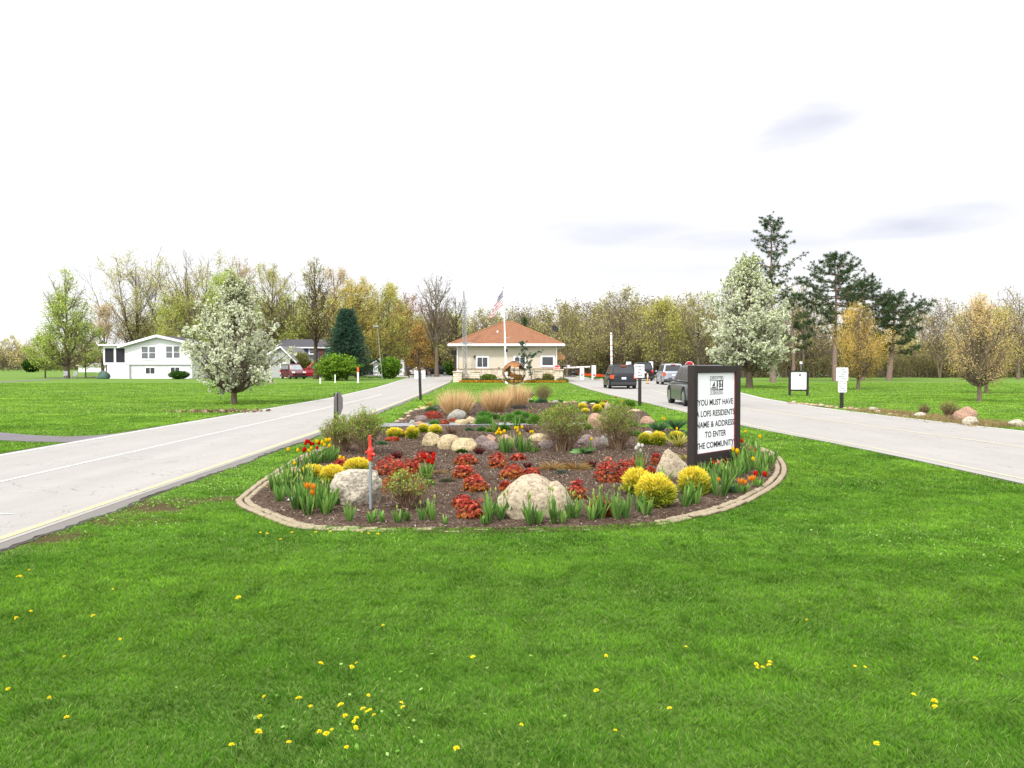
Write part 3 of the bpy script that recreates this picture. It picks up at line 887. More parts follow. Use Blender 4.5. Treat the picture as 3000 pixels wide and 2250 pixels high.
# ---- trees of the left side
def at(px, Y): return (XX(px, Y), Y)
def hgt(py, Y): return ZZ(py, Y)
def shp(w, kind='oval'):
    if kind == 'oval': return [(0, w*.1), (.25, w*.6), (.45, w), (.65, w*.95), (.85, w*.6), (1, w*.15)]
    if kind == 'vase': return [(0, w*.1), (.3, w*.4), (.55, w*.8), (.8, w), (.93, w*.7), (1, w*.3)]
    if kind == 'low': return [(0, w*.3), (.15, w*.9), (.35, w), (.55, w*.65), (.75, w*.6), (.9, w*.45), (1, w*.1)]
    if kind == 'round': return [(0, w*.2), (.2, w*.75), (.45, w), (.7, w*.9), (.88, w*.6), (1, w*.2)]
    if kind == 'narrow': return [(0, w*.1), (.35, w*.45), (.6, w), (.8, w*.8), (1, w*.15)]
LT = [
 # label, px, py_base(Y), py_top, half width px, shape, leaves, palette, stems, kw
 ('tall budding tree with a narrow top standing alone on the far left lawn', 145, 104, 585, 66, 'low', 8500, YG, 1, dict(nl=46, nt=9, zb=.16, lift=.3)),
 ('wide bare vase-shaped tree with several trunks behind the white split-level house', 302, 125, 549, 92, 'vase', 11000, YG[:3] + PK, 4, dict(nl=44, nt=11, zb=.22, lift=.45, splay=.5, wob=.02)),
 ('tall loose green tree behind the left end of the white split-level house', 222, 118, 655, 40, 'oval', 4500, PK, 2, dict(nl=22, nt=8)),
 ('tall pink-budded tree behind the right end of the white split-level house', 425, 118, 540, 74, 'vase', 9000, PK + YG, 2, dict(nl=38, nt=10, zb=.25, lift=.4, splay=.35)),
 ('yellow-green tree behind the roof ridge of the white split-level house', 372, 112, 628, 60, 'round', 7000, YG + OL, 1, dict(nl=34, nt=8, zb=.2)),
 ('bright yellow-green tree directly behind the left blossoming tree', 492, 110, 590, 70, 'round', 10000, YG, 1, dict(nl=40, nt=9, zb=.2)),
 ('slender tree with sparse tips rising between the bright green crowns', 520, 126, 552, 36, 'vase', 3000, PK, 1, dict(nl=22, nt=9, zb=.4)),
 ('tall pale-leaved tree behind the blue house roof', 590, 142, 568, 56, 'vase', 8000, YG + PK, 1, dict(nl=34, nt=9, zb=.35)),
 ('broad light green tree above the blue house', 632, 144, 635, 62, 'round', 12000, YG + OL, 1, dict(nl=36, nt=8, zb=.2)),
 ('tall bare dark-trunked tree between the blue house and the blue spruce', 682, 98, 556, 42, 'narrow', 1500, OL, 1, dict(nl=34, nt=10, zb=.36, lift=.22)),
 ('bare branching tree with rosy tips just right of the tall dark trunk', 722, 122, 575, 46, 'vase', 4500, PK, 1, dict(nl=30, nt=10, zb=.3)),
 ('golden olive tree rising left behind the blue spruce', 770, 108, 604, 66, 'round', 9500, OL + GO, 1, dict(nl=40, nt=9, zb=.22)),
 ('large golden olive tree right behind the blue spruce with curved branches', 828, 112, 612, 70, 'round', 11000, OL + GO + YG, 2, dict(nl=42, nt=9, zb=.2)),
 ('reddish brown budding tree at the right edge of the golden trees', 878, 128, 634, 44, 'round', 6500, RB, 1, dict(nl=30, nt=8, zb=.25)),
 ('low rust-coloured tree beside the mailboxes on the left road', 905, 126, 690, 40, 'round', 6500, RB + GO, 2, dict(nl=26, nt=8, zb=.15)),
 ('tall bare pale-trunked tree left of the gatehouse and antenna mast', 943, 118, 590, 42, 'vase', 500, BR, 1, dict(nl=36, nt=10, zb=.42, lift=.3)),
 ('thin bare tree just left of the antenna mast', 985, 128, 640, 30, 'vase', 500, BR, 1, dict(nl=24, nt=9, zb=.35)),
]
sd_ = 100
for lab, px, Y, top, hw, kd, nlf, pl, stems, kw in LT:
    sd_ += 1
    H = hgt(top, Y); w = hw * mpp(Y)
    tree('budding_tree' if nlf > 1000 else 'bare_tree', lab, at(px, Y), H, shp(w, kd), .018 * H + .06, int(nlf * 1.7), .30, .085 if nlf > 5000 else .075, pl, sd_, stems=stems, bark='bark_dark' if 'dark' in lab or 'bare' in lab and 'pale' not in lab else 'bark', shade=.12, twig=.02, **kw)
tree('budding_tree', 'small low yellow-green tree left of the tall lone tree', at(98, 108), hgt(722, 108), shp(34 * mpp(108), 'round'), .1, 4500, .25, .11, YG, 300, nl=22, nt=8, twig=.02)
tree('budding_tree', 'small rounded yellow-green tree right of the tall lone tree', at(185, 110), hgt(690, 110), shp(34 * mpp(110), 'round'), .1, 3500, .25, .11, YG, 301, nl=22, nt=8, twig=.02)
tree('young_tree', 'thin young white-trunked tree in front of the white garage', at(572, 93), hgt(752, 93), shp(12 * mpp(93), 'vase'), .05, 350, .12, .06, WH, 302, nl=12, nt=5, twig=.012, bark='bark')
# ---- right side
RT = [
 ('small golden-orange budding tree on the right lawn in front of the pines', 1854, 54.6, 657, 52, 'oval', 17000, [rgb(220, 180, 92, .92), rgb(206, 174, 94, .9), rgb(196, 184, 104, .9), rgb(226, 196, 120, .94)], 1, dict(nl=64, nt=8, zb=.18, lift=.3, tt=1), .036),
 ('slender rosy-topped budding tree nearest the road on the far right lawn', 2116, 36.4, 640, 62, 'oval', 11000, [rgb(224, 190, 120, .95), rgb(228, 190, 160, .95), rgb(206, 200, 120, .95), rgb(200, 176, 130, .9)], 1, dict(nl=60, nt=8, zb=.2, lift=.35, tt=1), .026),
 ('budding tree standing just behind the rosy-topped tree on the far right', 2131, 47.5, 655, 78, 'round', 11000, OL + GO, 1, dict(nl=50, nt=8, zb=.2, lift=.3, tt=1), .036),
 ('large bare-branched tree behind the dark pickup with wide pale limbs', 1340, 118, 620, 76, 'round', 6000, OL + BR, 1, dict(nl=46, nt=11, zb=.2, lift=.2), .11),
 ('grey bare tree between the right pines and the rosy-topped tree', 2030, 105, 648, 48, 'vase', 1800, PK + BR, 3, dict(nl=34, nt=10, zb=.3, splay=.4), .09),
 ('bare dark-limbed tree at the far right edge of the photo', 2200, 96, 618, 66, 'vase', 900, PK, 1, dict(nl=36, nt=11, zb=.3), .09),
 ('pale bare tree between the tall pine and the second pine', 1735, 110, 610, 40, 'vase', 1700, PK + YG, 1, dict(nl=34, nt=11, zb=.3), .09),
 ('tall olive tree at the left edge of the right blossoming tree', 1508, 112, 632, 52, 'vase', 5000, OL + BR, 1, dict(nl=36, nt=9, zb=.3), .11),
 ('rounded brown-budded tree right of the gatehouse roof', 1225, 116, 652, 56, 'round', 5000, BR + OL, 1, dict(nl=36, nt=10, zb=.2), .11),
 ('rounded olive tree between the bare wide tree and the blossoming tree', 1430, 114, 645, 54, 'round', 7500, OL, 1, dict(nl=36, nt=9, zb=.2), .11),
]
for lab, px, Y, top, hw, kd, nlf, pl, stems, kw, sz in RT:
    sd_ += 1
    H = hgt(top, Y); w = hw * mpp(Y)
    tree('budding_tree' if nlf > 2500 else 'bare_tree', lab, at(px, Y), H, shp(w, kd), .014 * H + .03, nlf, .006 * Y * .5 + .04, sz, pl, sd_, stems=stems, bark='bark', shade=.12, twig=.006 + Y * .00012, **kw)

# ---- pines
PN = [rgb(70, 96, 62, .8), rgb(84, 110, 70, .8), rgb(58, 80, 54, .75), rgb(100, 122, 80, .8)]
def tufts(R, C, r, per, wd, cols):
    n = len(C)
    Cc = np.repeat(C, per, 0)
    D = unit(R.normal(size=(n * per, 3)) + np.array([[0, 0, .25]]))
    V, Fs, T = blades(Cc, D, r * (.7 + .5 * R.random(n * per)), wd, R, .05, 1)
    cl = np.repeat(pal(n, cols, R, .15), per, 0) * (.8 + .4 * R.random((n * per, 1)))
    return V, Fs, np.repeat(cl, 3, 0)
def pine(label, base, H, whorls, seed, tr=.28, tuftr=.34, lean=(0, 0), dens=1.0):
    R = np.random.default_rng(seed)
    t = thing('pine_tree', label, 'tree', (base[0], base[1], 0), 0, 'tall pines on the right lawn')
    S = []; TC = []
    k = 12
    tp = lambda u: np.array([lean[0] * u + .12 * math.sin(u * 5 + seed), lean[1] * u, H * u])
    for i in range(k): S.append([*tp(i / k), *tp((i + 1) / k), tr * (1 - .93 * i / k), tr * (1 - .93 * (i + 1) / k)])
    for (u, lng, nb, up, az0) in whorls:
        for j in range(nb):
            a = az0 + 2 * PI * j / nb + R.normal() * .35 if az0 is not None else R.random() * 2 * PI
            L = lng * (.75 + .4 * R.random())
            p = tp(min(.99, u + R.normal() * .008)); r = .03 + .012 * L
            d = np.array([math.cos(a), math.sin(a), 0])
            kk = 6; q = p
            for i in range(1, kk + 1):
                s = i / kk
                c = p + d * L * s + np.array([0, 0, L * (up * s + .22 * s * s - .08 * math.sin(s * PI))]) + R.normal(size=3) * .03 * L * s
                S.append([*q, *c, r * (1 - .8 * (i-1) / kk), r * (1 - .8 * i / kk)])
                if i >= 2:
                    m = int((2 + L * 1.2) * dens)
                    for _ in range(max(1, m)):
                        sdv = unit((R.normal(size=3) * np.array([1, 1, .45]) + np.array([0, 0, .35]) + d * .7)[None])[0]
                        e = c + sdv * (.25 + .5 * R.random()) * (.35 + L * .17)
                        S.append([*c, *e, .018, .01])
                        TC.append(e)
                q = c
            TC.append(q)
    for _ in range(6): TC.append(tp(1.0) + R.normal(size=3) * np.array([.25, .25, .3]))
    V, Fa = seg_tubes(np.array(S), 5); np_mesh('trunk', V, Fa, M['bark_pine'], t)
    V, Fs, cl = tufts(R, np.array(TC), tuftr, 22, .045, PN)
    np_mesh('crown', V, Fs, M['leaf'], t, cols=cl)
def W_(lst): return lst
b1 = g(1671, 826)
pine('tallest pine with open crown above the right blossoming tree', b1, hgt(476, b1[1]), [(.97, .7, 4, .5, 0), (.93, 1.1, 5, .4, 1), (.88, 1.5, 5, .3, 2), (.83, 1.9, 5, .25, .5), (.77, 1.4, 4, .2, 0), (.71, 3.0, 4, .2, 0.05), (.66, 2.4, 4, .1, 1), (.6, 2.6, 5, .1, .3), (.55, 3.6, 4, .18, 0.02), (.5, 2.4, 4, .05, 2), (.45, 2.8, 4, .1, .5)], 41, .34, .30, (-.5, 0), .7)
pine('second pine with a dense dark top between the tall pine and golden tree', at(1806, 84), hgt(560, 84), [(.98, .9, 5, .5, 0), (.93, 1.7, 6, .35, 1), (.87, 2.3, 6, .25, 2), (.81, 2.8, 6, .2, .5), (.75, 3.8, 6, .1, 0), (.69, 4.3, 6, .05, .3), (.63, 4.2, 6, .05, .8), (.56, 3.0, 5, 0, 0), (.48, 3.0, 4, 0, 1.2), (.4, 3.0, 3, 0, .4)], 42, .3, .33, (-.3, 0), .95)
pine('wide spreading flat-topped dark pine behind the golden-orange tree', at(1922, 90), hgt(645, 90), [(.98, 1.3, 5, .25, 0), (.92, 2.6, 6, .15, 1), (.84, 3.5, 7, .08, 2), (.75, 3.9, 7, .05, .5), (.66, 3.3, 6, .02, 0), (.56, 2.8, 6, 0, .9), (.46, 3.6, 5, 0, .1), (.36, 2.6, 4, -.05, .3)], 43, .34, .35, (.5, 0), 1.0)
pine('dark pine crown leaning right of the second pine', at(1862, 88), hgt(612, 88), [(.97, 1.0, 5, .35, 0), (.91, 1.8, 6, .25, 1), (.84, 2.5, 6, .15, .2), (.76, 2.6, 6, .1, .6), (.68, 2.6, 5, .05, .1), (.58, 2.0, 4, 0, 1)], 44, .3, .32, (.4, 0), .7)
pine('thin shaded pine behind the right blossoming tree', at(1712, 92), hgt(640, 92), [(.95, 1.2, 4, .3, 0), (.85, 2.0, 5, .2, 1), (.75, 2.4, 4, .1, 2), (.62, 2.4, 4, .05, 1), (.5, 2.2, 4, 0, .4), (.38, 2.0, 3, 0, 0)], 45, .24, .34, (.1, 0), .8)

# ---- blue spruce
def conifer(name, label, base, H, Rd, seed, cols, n=22000, sz=.2, cat='tree', layers=13, zb=.03, group=None):
    R = np.random.default_rng(seed)
    t = thing(name, label, cat, (base[0], base[1], 0), 0, group)
    MB().tube((0, 0, 0), (0, 0, H * .9), .16, .03, 8).build('trunk', M['bark_dark'], t)
    S = []; B = []; D = []
    nb = 260
    for j in range(nb):
        u = zb + (1 - zb - .02) * (j / nb) ** .85
        a = j * 2.39996
        Lr = Rd * ((1 - u) ** .74) * (.62 + .52 * R.random()) * (1 + .09 * math.sin(a * 3 + u * 9)) + .12
        z0 = H * u + .12 * Lr
        for i in range(7):
            s = .3 + .7 * (i + R.random()) / 7
            B.append([math.cos(a) * Lr * s, math.sin(a) * Lr * s, z0 - .25 * Lr * s + .18 * Lr * s * s]); D.append([math.cos(a), math.sin(a), .1])
        S.append([0, 0, z0, math.cos(a) * Lr, math.sin(a) * Lr, z0 - .07 * Lr, .03, .01])
    V0, F0 = seg_tubes(np.array(S), 3); np_mesh('branches' if False else 'limb', V0, F0, M['bark_dark'], t)
    B = np.array(B); D = np.array(D)
    per = n // len(B)
    Bc = np.repeat(B, per, 0) + R.normal(size=(len(B) * per, 3)) * sz * np.array([.9, .9, .28])
    Dd = unit(np.repeat(D, per, 0) + R.normal(size=(len(Bc), 3)) * .6)
    V, Fs, T = blades(Bc, Dd, sz * (.6 + .7 * R.random(len(Bc))), sz * .22, R, .02, 1)
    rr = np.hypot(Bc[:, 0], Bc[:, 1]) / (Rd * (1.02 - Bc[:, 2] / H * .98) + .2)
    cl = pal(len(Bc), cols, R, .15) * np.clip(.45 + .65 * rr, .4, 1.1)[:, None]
    np_mesh('crown', V, Fs, M['leaf'], t, cols=np.repeat(cl, 3, 0))
SP = [rgb(74, 106, 84, .78), rgb(58, 86, 66, .76), rgb(92, 124, 104, .8), rgb(50, 74, 56, .72)]
conifer('blue_spruce', 'large dark blue-green spruce behind the round green hedge bush on the left', at(749, 92), hgt(667, 92), 3.35, 51, SP, 30000, .30)
conifer('evergreen_tree', 'dark pointed evergreen in the woods behind the gatehouse roof', at(1133, 112), hgt(683, 112), 1.3, 52, PN, 5000, .25)

# ---- bushes
def bush(name, label, base, w, h, d, seed, cols, n, size, group=None, cat='bush', lump=.12, core=True, flatb=True):
    R = np.random.default_rng(seed)
    t = thing(name, label, cat, (base[0], base[1], 0), 0, group)
    a = R.random(n) * 2 * PI; c = R.uniform(-.95, 1, n)
    dirs = unit(np.stack([np.cos(a) * np.sqrt(np.clip(1 - c*c, 0, 1)), np.sin(a) * np.sqrt(np.clip(1 - c*c, 0, 1)), c], 1))
    lumpv = 1 + lump * (vnoise(a * 2.2, c * 4, 1, 2) - .5) * 2 + lump * .6 * (vnoise(a * 5, c * 9, 1, 3) - .5) * 2
    rad = (R.random(n) ** .28) * lumpv
    C = dirs * rad[:, None] * np.array([w / 2, d / 2, h * .52]) + np.array([0, 0, h * .48])
    C[:, 2] = np.abs(C[:, 2]) + .02
    V, Fa = diamonds(C, size * (.6 + .7 * R.random(n)), .65, R)
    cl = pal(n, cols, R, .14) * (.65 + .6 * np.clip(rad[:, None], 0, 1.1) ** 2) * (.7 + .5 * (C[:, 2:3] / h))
    np_mesh('foliage', V, Fa, M['leaf'], t, cols=np.repeat(cl, 4, 0))
    S = []
    for j in range(14):
        a_ = j * 2.4; rr = .35 * w * R.random()
        S.append([0, 0, 0, math.cos(a_) * rr, math.sin(a_) * rr, h * .6, .02 + .01 * h, .01])
    V, Fa = seg_tubes(np.array(S), 4); np_mesh('stem', V, Fa, M['bark_dark'], t)
    return t
LG = [rgb(124, 158, 48, .74), rgb(104, 142, 44, .7), rgb(144, 176, 66, .75), rgb(84, 118, 40, .66)]
DG = [rgb(62, 98, 34, .7), rgb(48, 78, 32, .7), rgb(82, 116, 44, .72)]
MG = [rgb(84, 130, 40, .72), rgb(104, 150, 52, .74), rgb(70, 110, 40, .7)]
OG = [rgb(120, 126, 52, .7), rgb(98, 108, 48, .7), rgb(140, 140, 62, .72)]
def bushpx(name, label, px, Y, top, hw, cols, seed, n=5000, size=.09, **kw):
    m = mpp(Y)
    return bush(name, label, at(px, Y), 2 * hw * m, hgt(top, Y), 2 * hw * m * .8, seed, cols, n, size, **kw)
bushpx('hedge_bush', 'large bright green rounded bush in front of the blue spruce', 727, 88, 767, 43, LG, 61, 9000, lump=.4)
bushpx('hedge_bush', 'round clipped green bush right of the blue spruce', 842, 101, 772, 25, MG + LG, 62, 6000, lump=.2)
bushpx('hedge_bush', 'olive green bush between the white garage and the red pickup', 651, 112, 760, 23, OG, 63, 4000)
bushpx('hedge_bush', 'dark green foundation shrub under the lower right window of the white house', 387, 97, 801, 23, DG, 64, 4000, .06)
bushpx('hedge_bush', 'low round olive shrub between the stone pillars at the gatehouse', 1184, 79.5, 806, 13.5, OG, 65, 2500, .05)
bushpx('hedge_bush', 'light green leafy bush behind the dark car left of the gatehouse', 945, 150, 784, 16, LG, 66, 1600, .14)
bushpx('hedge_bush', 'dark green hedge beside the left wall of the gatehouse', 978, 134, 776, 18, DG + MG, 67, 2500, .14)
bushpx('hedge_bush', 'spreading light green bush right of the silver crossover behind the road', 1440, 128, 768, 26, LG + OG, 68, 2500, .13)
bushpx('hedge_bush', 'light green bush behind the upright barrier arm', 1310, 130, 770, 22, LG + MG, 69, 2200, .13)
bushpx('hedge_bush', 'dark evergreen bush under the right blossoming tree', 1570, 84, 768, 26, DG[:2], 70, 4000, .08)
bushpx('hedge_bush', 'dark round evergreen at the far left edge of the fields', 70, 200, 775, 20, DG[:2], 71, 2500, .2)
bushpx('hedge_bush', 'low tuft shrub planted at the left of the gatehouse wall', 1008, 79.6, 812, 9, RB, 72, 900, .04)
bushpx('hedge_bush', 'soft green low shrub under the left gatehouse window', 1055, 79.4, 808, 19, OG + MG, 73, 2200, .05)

# ---- far-off woodland (reads as one mass)
def woodland(name, label, spans, seed):
    R = np.random.default_rng(seed)
    SS = []; LV = []; LF = []; LC = []; off = 0
    for (x0, x1, step, Y0, Y1, tops, cols, nlf, sz) in spans:
        px = x0
        while px < x1:
            Y = R.uniform(Y0, Y1)
            top = np.interp(px, [t[0] for t in tops], [t[1] for t in tops]) + R.normal() * 11
            H = hgt(top, Y); hw = R.uniform(26, 46) * mpp(Y) * (1 if H > 6 else .7)
            S, tips = branches(R, H, shp(hw, R.choice(['vase', 'oval', 'round'])), .014 * H + .05, nl=18, nt=7, zb=.2, lift=.28, twig=.028, tt=1, stems=int(R.choice([1, 1, 2])), splay=.3)
            p = np.array([XX(px, Y), Y, 0])
            S[:, 0:3] += p; S[:, 3:6] += p; SS.append(S)
            V, Fa, cl = leaves_at(R, tips + p, nlf, .42, sz, cols if R.random() < .5 else BRD, shade=.15)
            LV.append(V); LF.append(Fa + off); LC.append(cl); off += len(V)
            px += step * R.uniform(.6, 1.4)
    t = thing(name, label, 'woods', (0, 0, 0), kind='stuff')
    V, Fa = seg_tubes(np.concatenate(SS), 3)
    np_mesh('trunk', V, Fa, M['bark'], t)['kind'] = 'stuff'
    np_mesh('crown', np.concatenate(LV), np.concatenate(LF), M['leaf'], t, cols=np.concatenate(LC))['kind'] = 'stuff'
Ltops = [(-100, 735), (20, 745), (60, 755), (170, 752), (215, 730), (300, 700), (400, 660), (560, 620), (700, 640), (900, 665), (960, 690), (1010, 672)]
woodland('woodland', 'mixed spring woodland standing behind the houses on the left', [
    (-120, 215, 17, 230, 330, [(-120, 742), (215, 750)], OL + PK, 700, .28),
    (300, 1010, 17, 138, 175, [(300, 690), (400, 655), (560, 625), (700, 632), (860, 655), (930, 676), (1010, 690)], OL + YG + YG, 1900, .16),
    (440, 1000, 15, 144, 158, [(440, 700), (900, 700), (1000, 720)], YG + YG + OL, 1900, .15)], 71)
woodland('woodland', 'dense brown-green budding woods rising behind the gatehouse', [
    (985, 1500, 15, 150, 190, [(985, 680), (1050, 668), (1150, 660), (1300, 652), (1500, 640)], BR + OL[:2], 1300, .17),
    (985, 1500, 14, 128, 150, [(985, 700), (1100, 690), (1300, 675), (1500, 660)], BR + OL[:2] + [rgb(120, 112, 80, .66)], 1100, .14),
    (1200, 1560, 17, 118, 128, [(1200, 735), (1560, 725)], BR + OL, 1100, .12)], 72)
woodland('woodland', 'open bare woods behind the pines on the right', [
    (1540, 2260, 17, 130, 175, [(1540, 640), (1650, 660), (1780, 640), (1850, 700), (2000, 665), (2100, 672), (2260, 640)], BR + PK + OL, 800, .15),
    (1560, 2260, 16, 112, 130, [(1560, 725), (1900, 735), (2260, 740)], BR + OL + GO[:1], 1200, .12)], 73)
# undergrowth bank under the woods
def thicket(label, x0, x1, Y0, Y1, top, n, cols, size, seed):
    R = np.random.default_rng(seed)
    px = R.uniform(x0, x1, n); Y = R.uniform(Y0, Y1, n)
    hh = (ZZ(top, Y) ) * (.55 + .6 * vnoise(px * .03, Y * .05, 1, 4))
    z = hh * R.random(n) ** .8
    C = np.stack([XX(px, Y), Y, z], 1)
    V, Fa = diamonds(C, size * (.5 + R.random(n)), .6, R)
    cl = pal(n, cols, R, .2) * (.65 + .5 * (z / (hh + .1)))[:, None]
    # vertical stems among it
    m = n // 25
    i = R.integers(0, n, m)
    S = np.stack([C[i, 0], C[i, 1], 0 * C[i, 2], C[i, 0] + R.normal(size=m) * .4, C[i, 1], hh[i] * 1.3, np.full(m, .035), np.full(m, .01)], 1)
    t = thing('thicket', label, 'undergrowth', kind='stuff')
    np_mesh('foliage', V, Fa, M['leaf'], t, cols=np.repeat(cl, 4, 0))['kind'] = 'stuff'
    V, Fa = seg_tubes(S, 3); np_mesh('stem', V, Fa, M['bark'], t)['kind'] = 'stuff'
SCR = [rgb(142, 128, 92, .72), rgb(126, 120, 76, .7), rgb(150, 140, 86, .72), rgb(112, 106, 78, .66), rgb(154, 126, 98, .7)]
thicket('brown-green undergrowth along the edge of the left woods', 420, 1000, 150, 160, 755, 22000, SCR + OL[:2], .17, 81)
thicket('brown-green undergrowth behind the gatehouse and gates', 960, 1620, 148, 160, 745, 30000, SCR, .17, 82)
thicket('brown-green undergrowth along the edge of the right woods', 1580, 2300, 108, 120, 762, 28000, SCR + MG[:1], .13, 83)
thicket('distant scrub line across the far left fields', -150, 230, 300, 330, 765, 9000, SCR + DG, .3, 84)
# ================================================================== rocks
def rock_mat(name, a, b, dk, veins=.5):
    n = NT(name); P = n.coord()
    f = n.noise(P, 3.0, 6, .65); f2 = n.noise(P, 26, 5, .75); f3 = n.noise(n.map(P, (1.5, 1.5, 4), (.3, .2, 0)), 4, 5, .7, 1.5)
    c = n.mix(f, a, b)
    c = n.mix(n.ramp(f2, [(.38, .75), (.52, 0.)]), c, dk)
    c = n.mix(n.ramp(f3, [(.38, veins), (.5, 0.)]), c, tuple(v * .55 for v in b))
    c = n.mix(n.ramp(n.noise(P, 48, 3, .7), [(.6, 0.), (.72, .5)]), c, tuple(min(.7, v * 1.5) for v in a))
    h = n.math('ADD', n.math('MULTIPLY', f3, .7), n.math('MULTIPLY', f2, .5))
    return n.pbr(c, .9, 0, .15, n.bump(h, .7, .02))
M['rock_a'] = rock_mat('speckled_pale_granite', rgb(212, 200, 178, .6), rgb(190, 172, 142, .6), rgb(120, 96, 76, .55))
M['rock_w'] = rock_mat('grey_white_stone', rgb(220, 214, 198, .66), rgb(184, 170, 148, .6), rgb(110, 98, 84, .55), .8)
M['rock_t'] = rock_mat('tan_fieldstone', rgb(214, 198, 162, .64), rgb(192, 172, 130, .62), rgb(130, 110, 84, .55), .3)
M['rock_g'] = rock_mat('grey_fieldstone', rgb(188, 186, 172, .6), rgb(150, 150, 142, .6), rgb(96, 92, 88, .5), .3)
M['rock_p'] = rock_mat('purple_grey_fieldstone', rgb(168, 150, 144, .55), rgb(138, 122, 118, .55), rgb(88, 74, 72, .5), .4)
M['rock_k'] = rock_mat('pinkish_fieldstone', rgb(206, 174, 152, .6), rgb(180, 140, 116, .6), rgb(120, 88, 74, .5), .3)
def rock(label, px, py, wpx, hpx, mat, seed, cuts=7, depth=.7, sub=4, name='boulder', group=None, rough=.14, shape=None, rz=None, Y=None, smooth=True, cat='boulder'):
    R = np.random.default_rng(seed)
    if Y is None: X, Y = g(px, py)
    else: X = XX(px, Y)
    m = mpp(Y); w = wpx * m; h = hpx * m
    bm = bmesh.new(); bmesh.ops.create_icosphere(bm, subdivisions=sub, radius=1)
    V = np.array([v.co[:] for v in bm.verts])
    for _ in range(cuts):
        nrm = unit(R.normal(size=(1, 3)) * np.array([1, 1, .8]))[0]
        dd = R.uniform(.62, .86); pr_ = V @ nrm
        over = pr_ > dd
        V[over] -= np.outer(pr_[over] - dd, nrm) * .9
    for i, p in enumerate(V):
        q = Vector(p) * 1.3 + Vector((seed * 3.1, 0, 0))
        V[i] *= 1 + rough * (mnoise.noise(q) + .45 * mnoise.noise(q * 2.6) + .22 * mnoise.noise(q * 6) + .1 * mnoise.noise(q * 14))
    if shape is not None: V = shape(V)
    if rz is not None:
        c_, s_ = math.cos(rz), math.sin(rz); V[:, :2] = V[:, :2] @ np.array([[c_, s_], [-s_, c_]])
    z0 = -.45
    sxx = w / np.ptp(V[V[:, 2] > z0][:, 0]); zmax = V[:, 2].max()
    V[:, 0] -= (V[:, 0].max() + V[:, 0].min()) / 2
    V[:, 0] *= sxx; V[:, 1] *= w * depth / 2
    V[:, 2] = (V[:, 2] - z0) * (h / (zmax - z0))
    for v, p in zip(bm.verts, V): v.co = p
    me = bpy.data.meshes.new(name); bm.to_mesh(me); bm.free()
    me.materials.append(M[mat])
    if smooth: me.polygons.foreach_set('use_smooth', [True] * len(me.polygons))
    o = bpy.data.objects.new(name, me); link(o)
    o.location = (X, Y + w * depth * .35, .01)
    return tag(o, label, cat, group)
def shp_big(V):
    x = V[:, 0]
    top = V[:, 2] > -.2
    prof = np.interp(x, [-1, -.85, -.55, -.25, .05, .3, .42, .58, .8, 1], [.2, .5, .86, 1.0, 1.0, .93, .84, .98, .86, .5])
    V[:, 2] = np.where(top, (V[:, 2] + .2) * prof * 1.05 - .2, V[:, 2])
    V[:, 1] *= 1 - .12 * np.exp(-((x - .4) / .12) ** 2)
    return V
def shp_point(V):
    t = np.clip((V[:, 2] + .45) / 1.4, 0, 1)
    V[:, 0] = V[:, 0] * (1.1 - .5 * t ** 1.6) - .16 * t
    return V
def shp_left(V):
    x = V[:, 0]; top = V[:, 2] > 0
    V[:, 2] = np.where(top, np.minimum(V[:, 2], .62 + .25 * np.interp(x, [-1, -.3, .6, 1], [-.3, .6, .5, .1])), V[:, 2])
    V[:, 0] += .22 * np.clip(-V[:, 2], 0, 1) * np.sign(-V[:, 0]) * .6
    return V
rock('big speckled pale boulder with two humps at the front centre of the bed', 1151, 1131, 182, 101, 'rock_a', 1, 5, .55, 5, shape=shp_big, rough=.09)
rock('wide grey-white creased boulder behind the grey yard hydrant pipe', 764, 1101, 114, 80, 'rock_w', 12, 8, .75, 5, shape=shp_left, rough=.15)
rock('pointed upright grey boulder beside the left post of the large sign', 1456, 1037, 72, 65, 'rock_a', 3, 6, .5, 5, shape=shp_point, rough=.1)
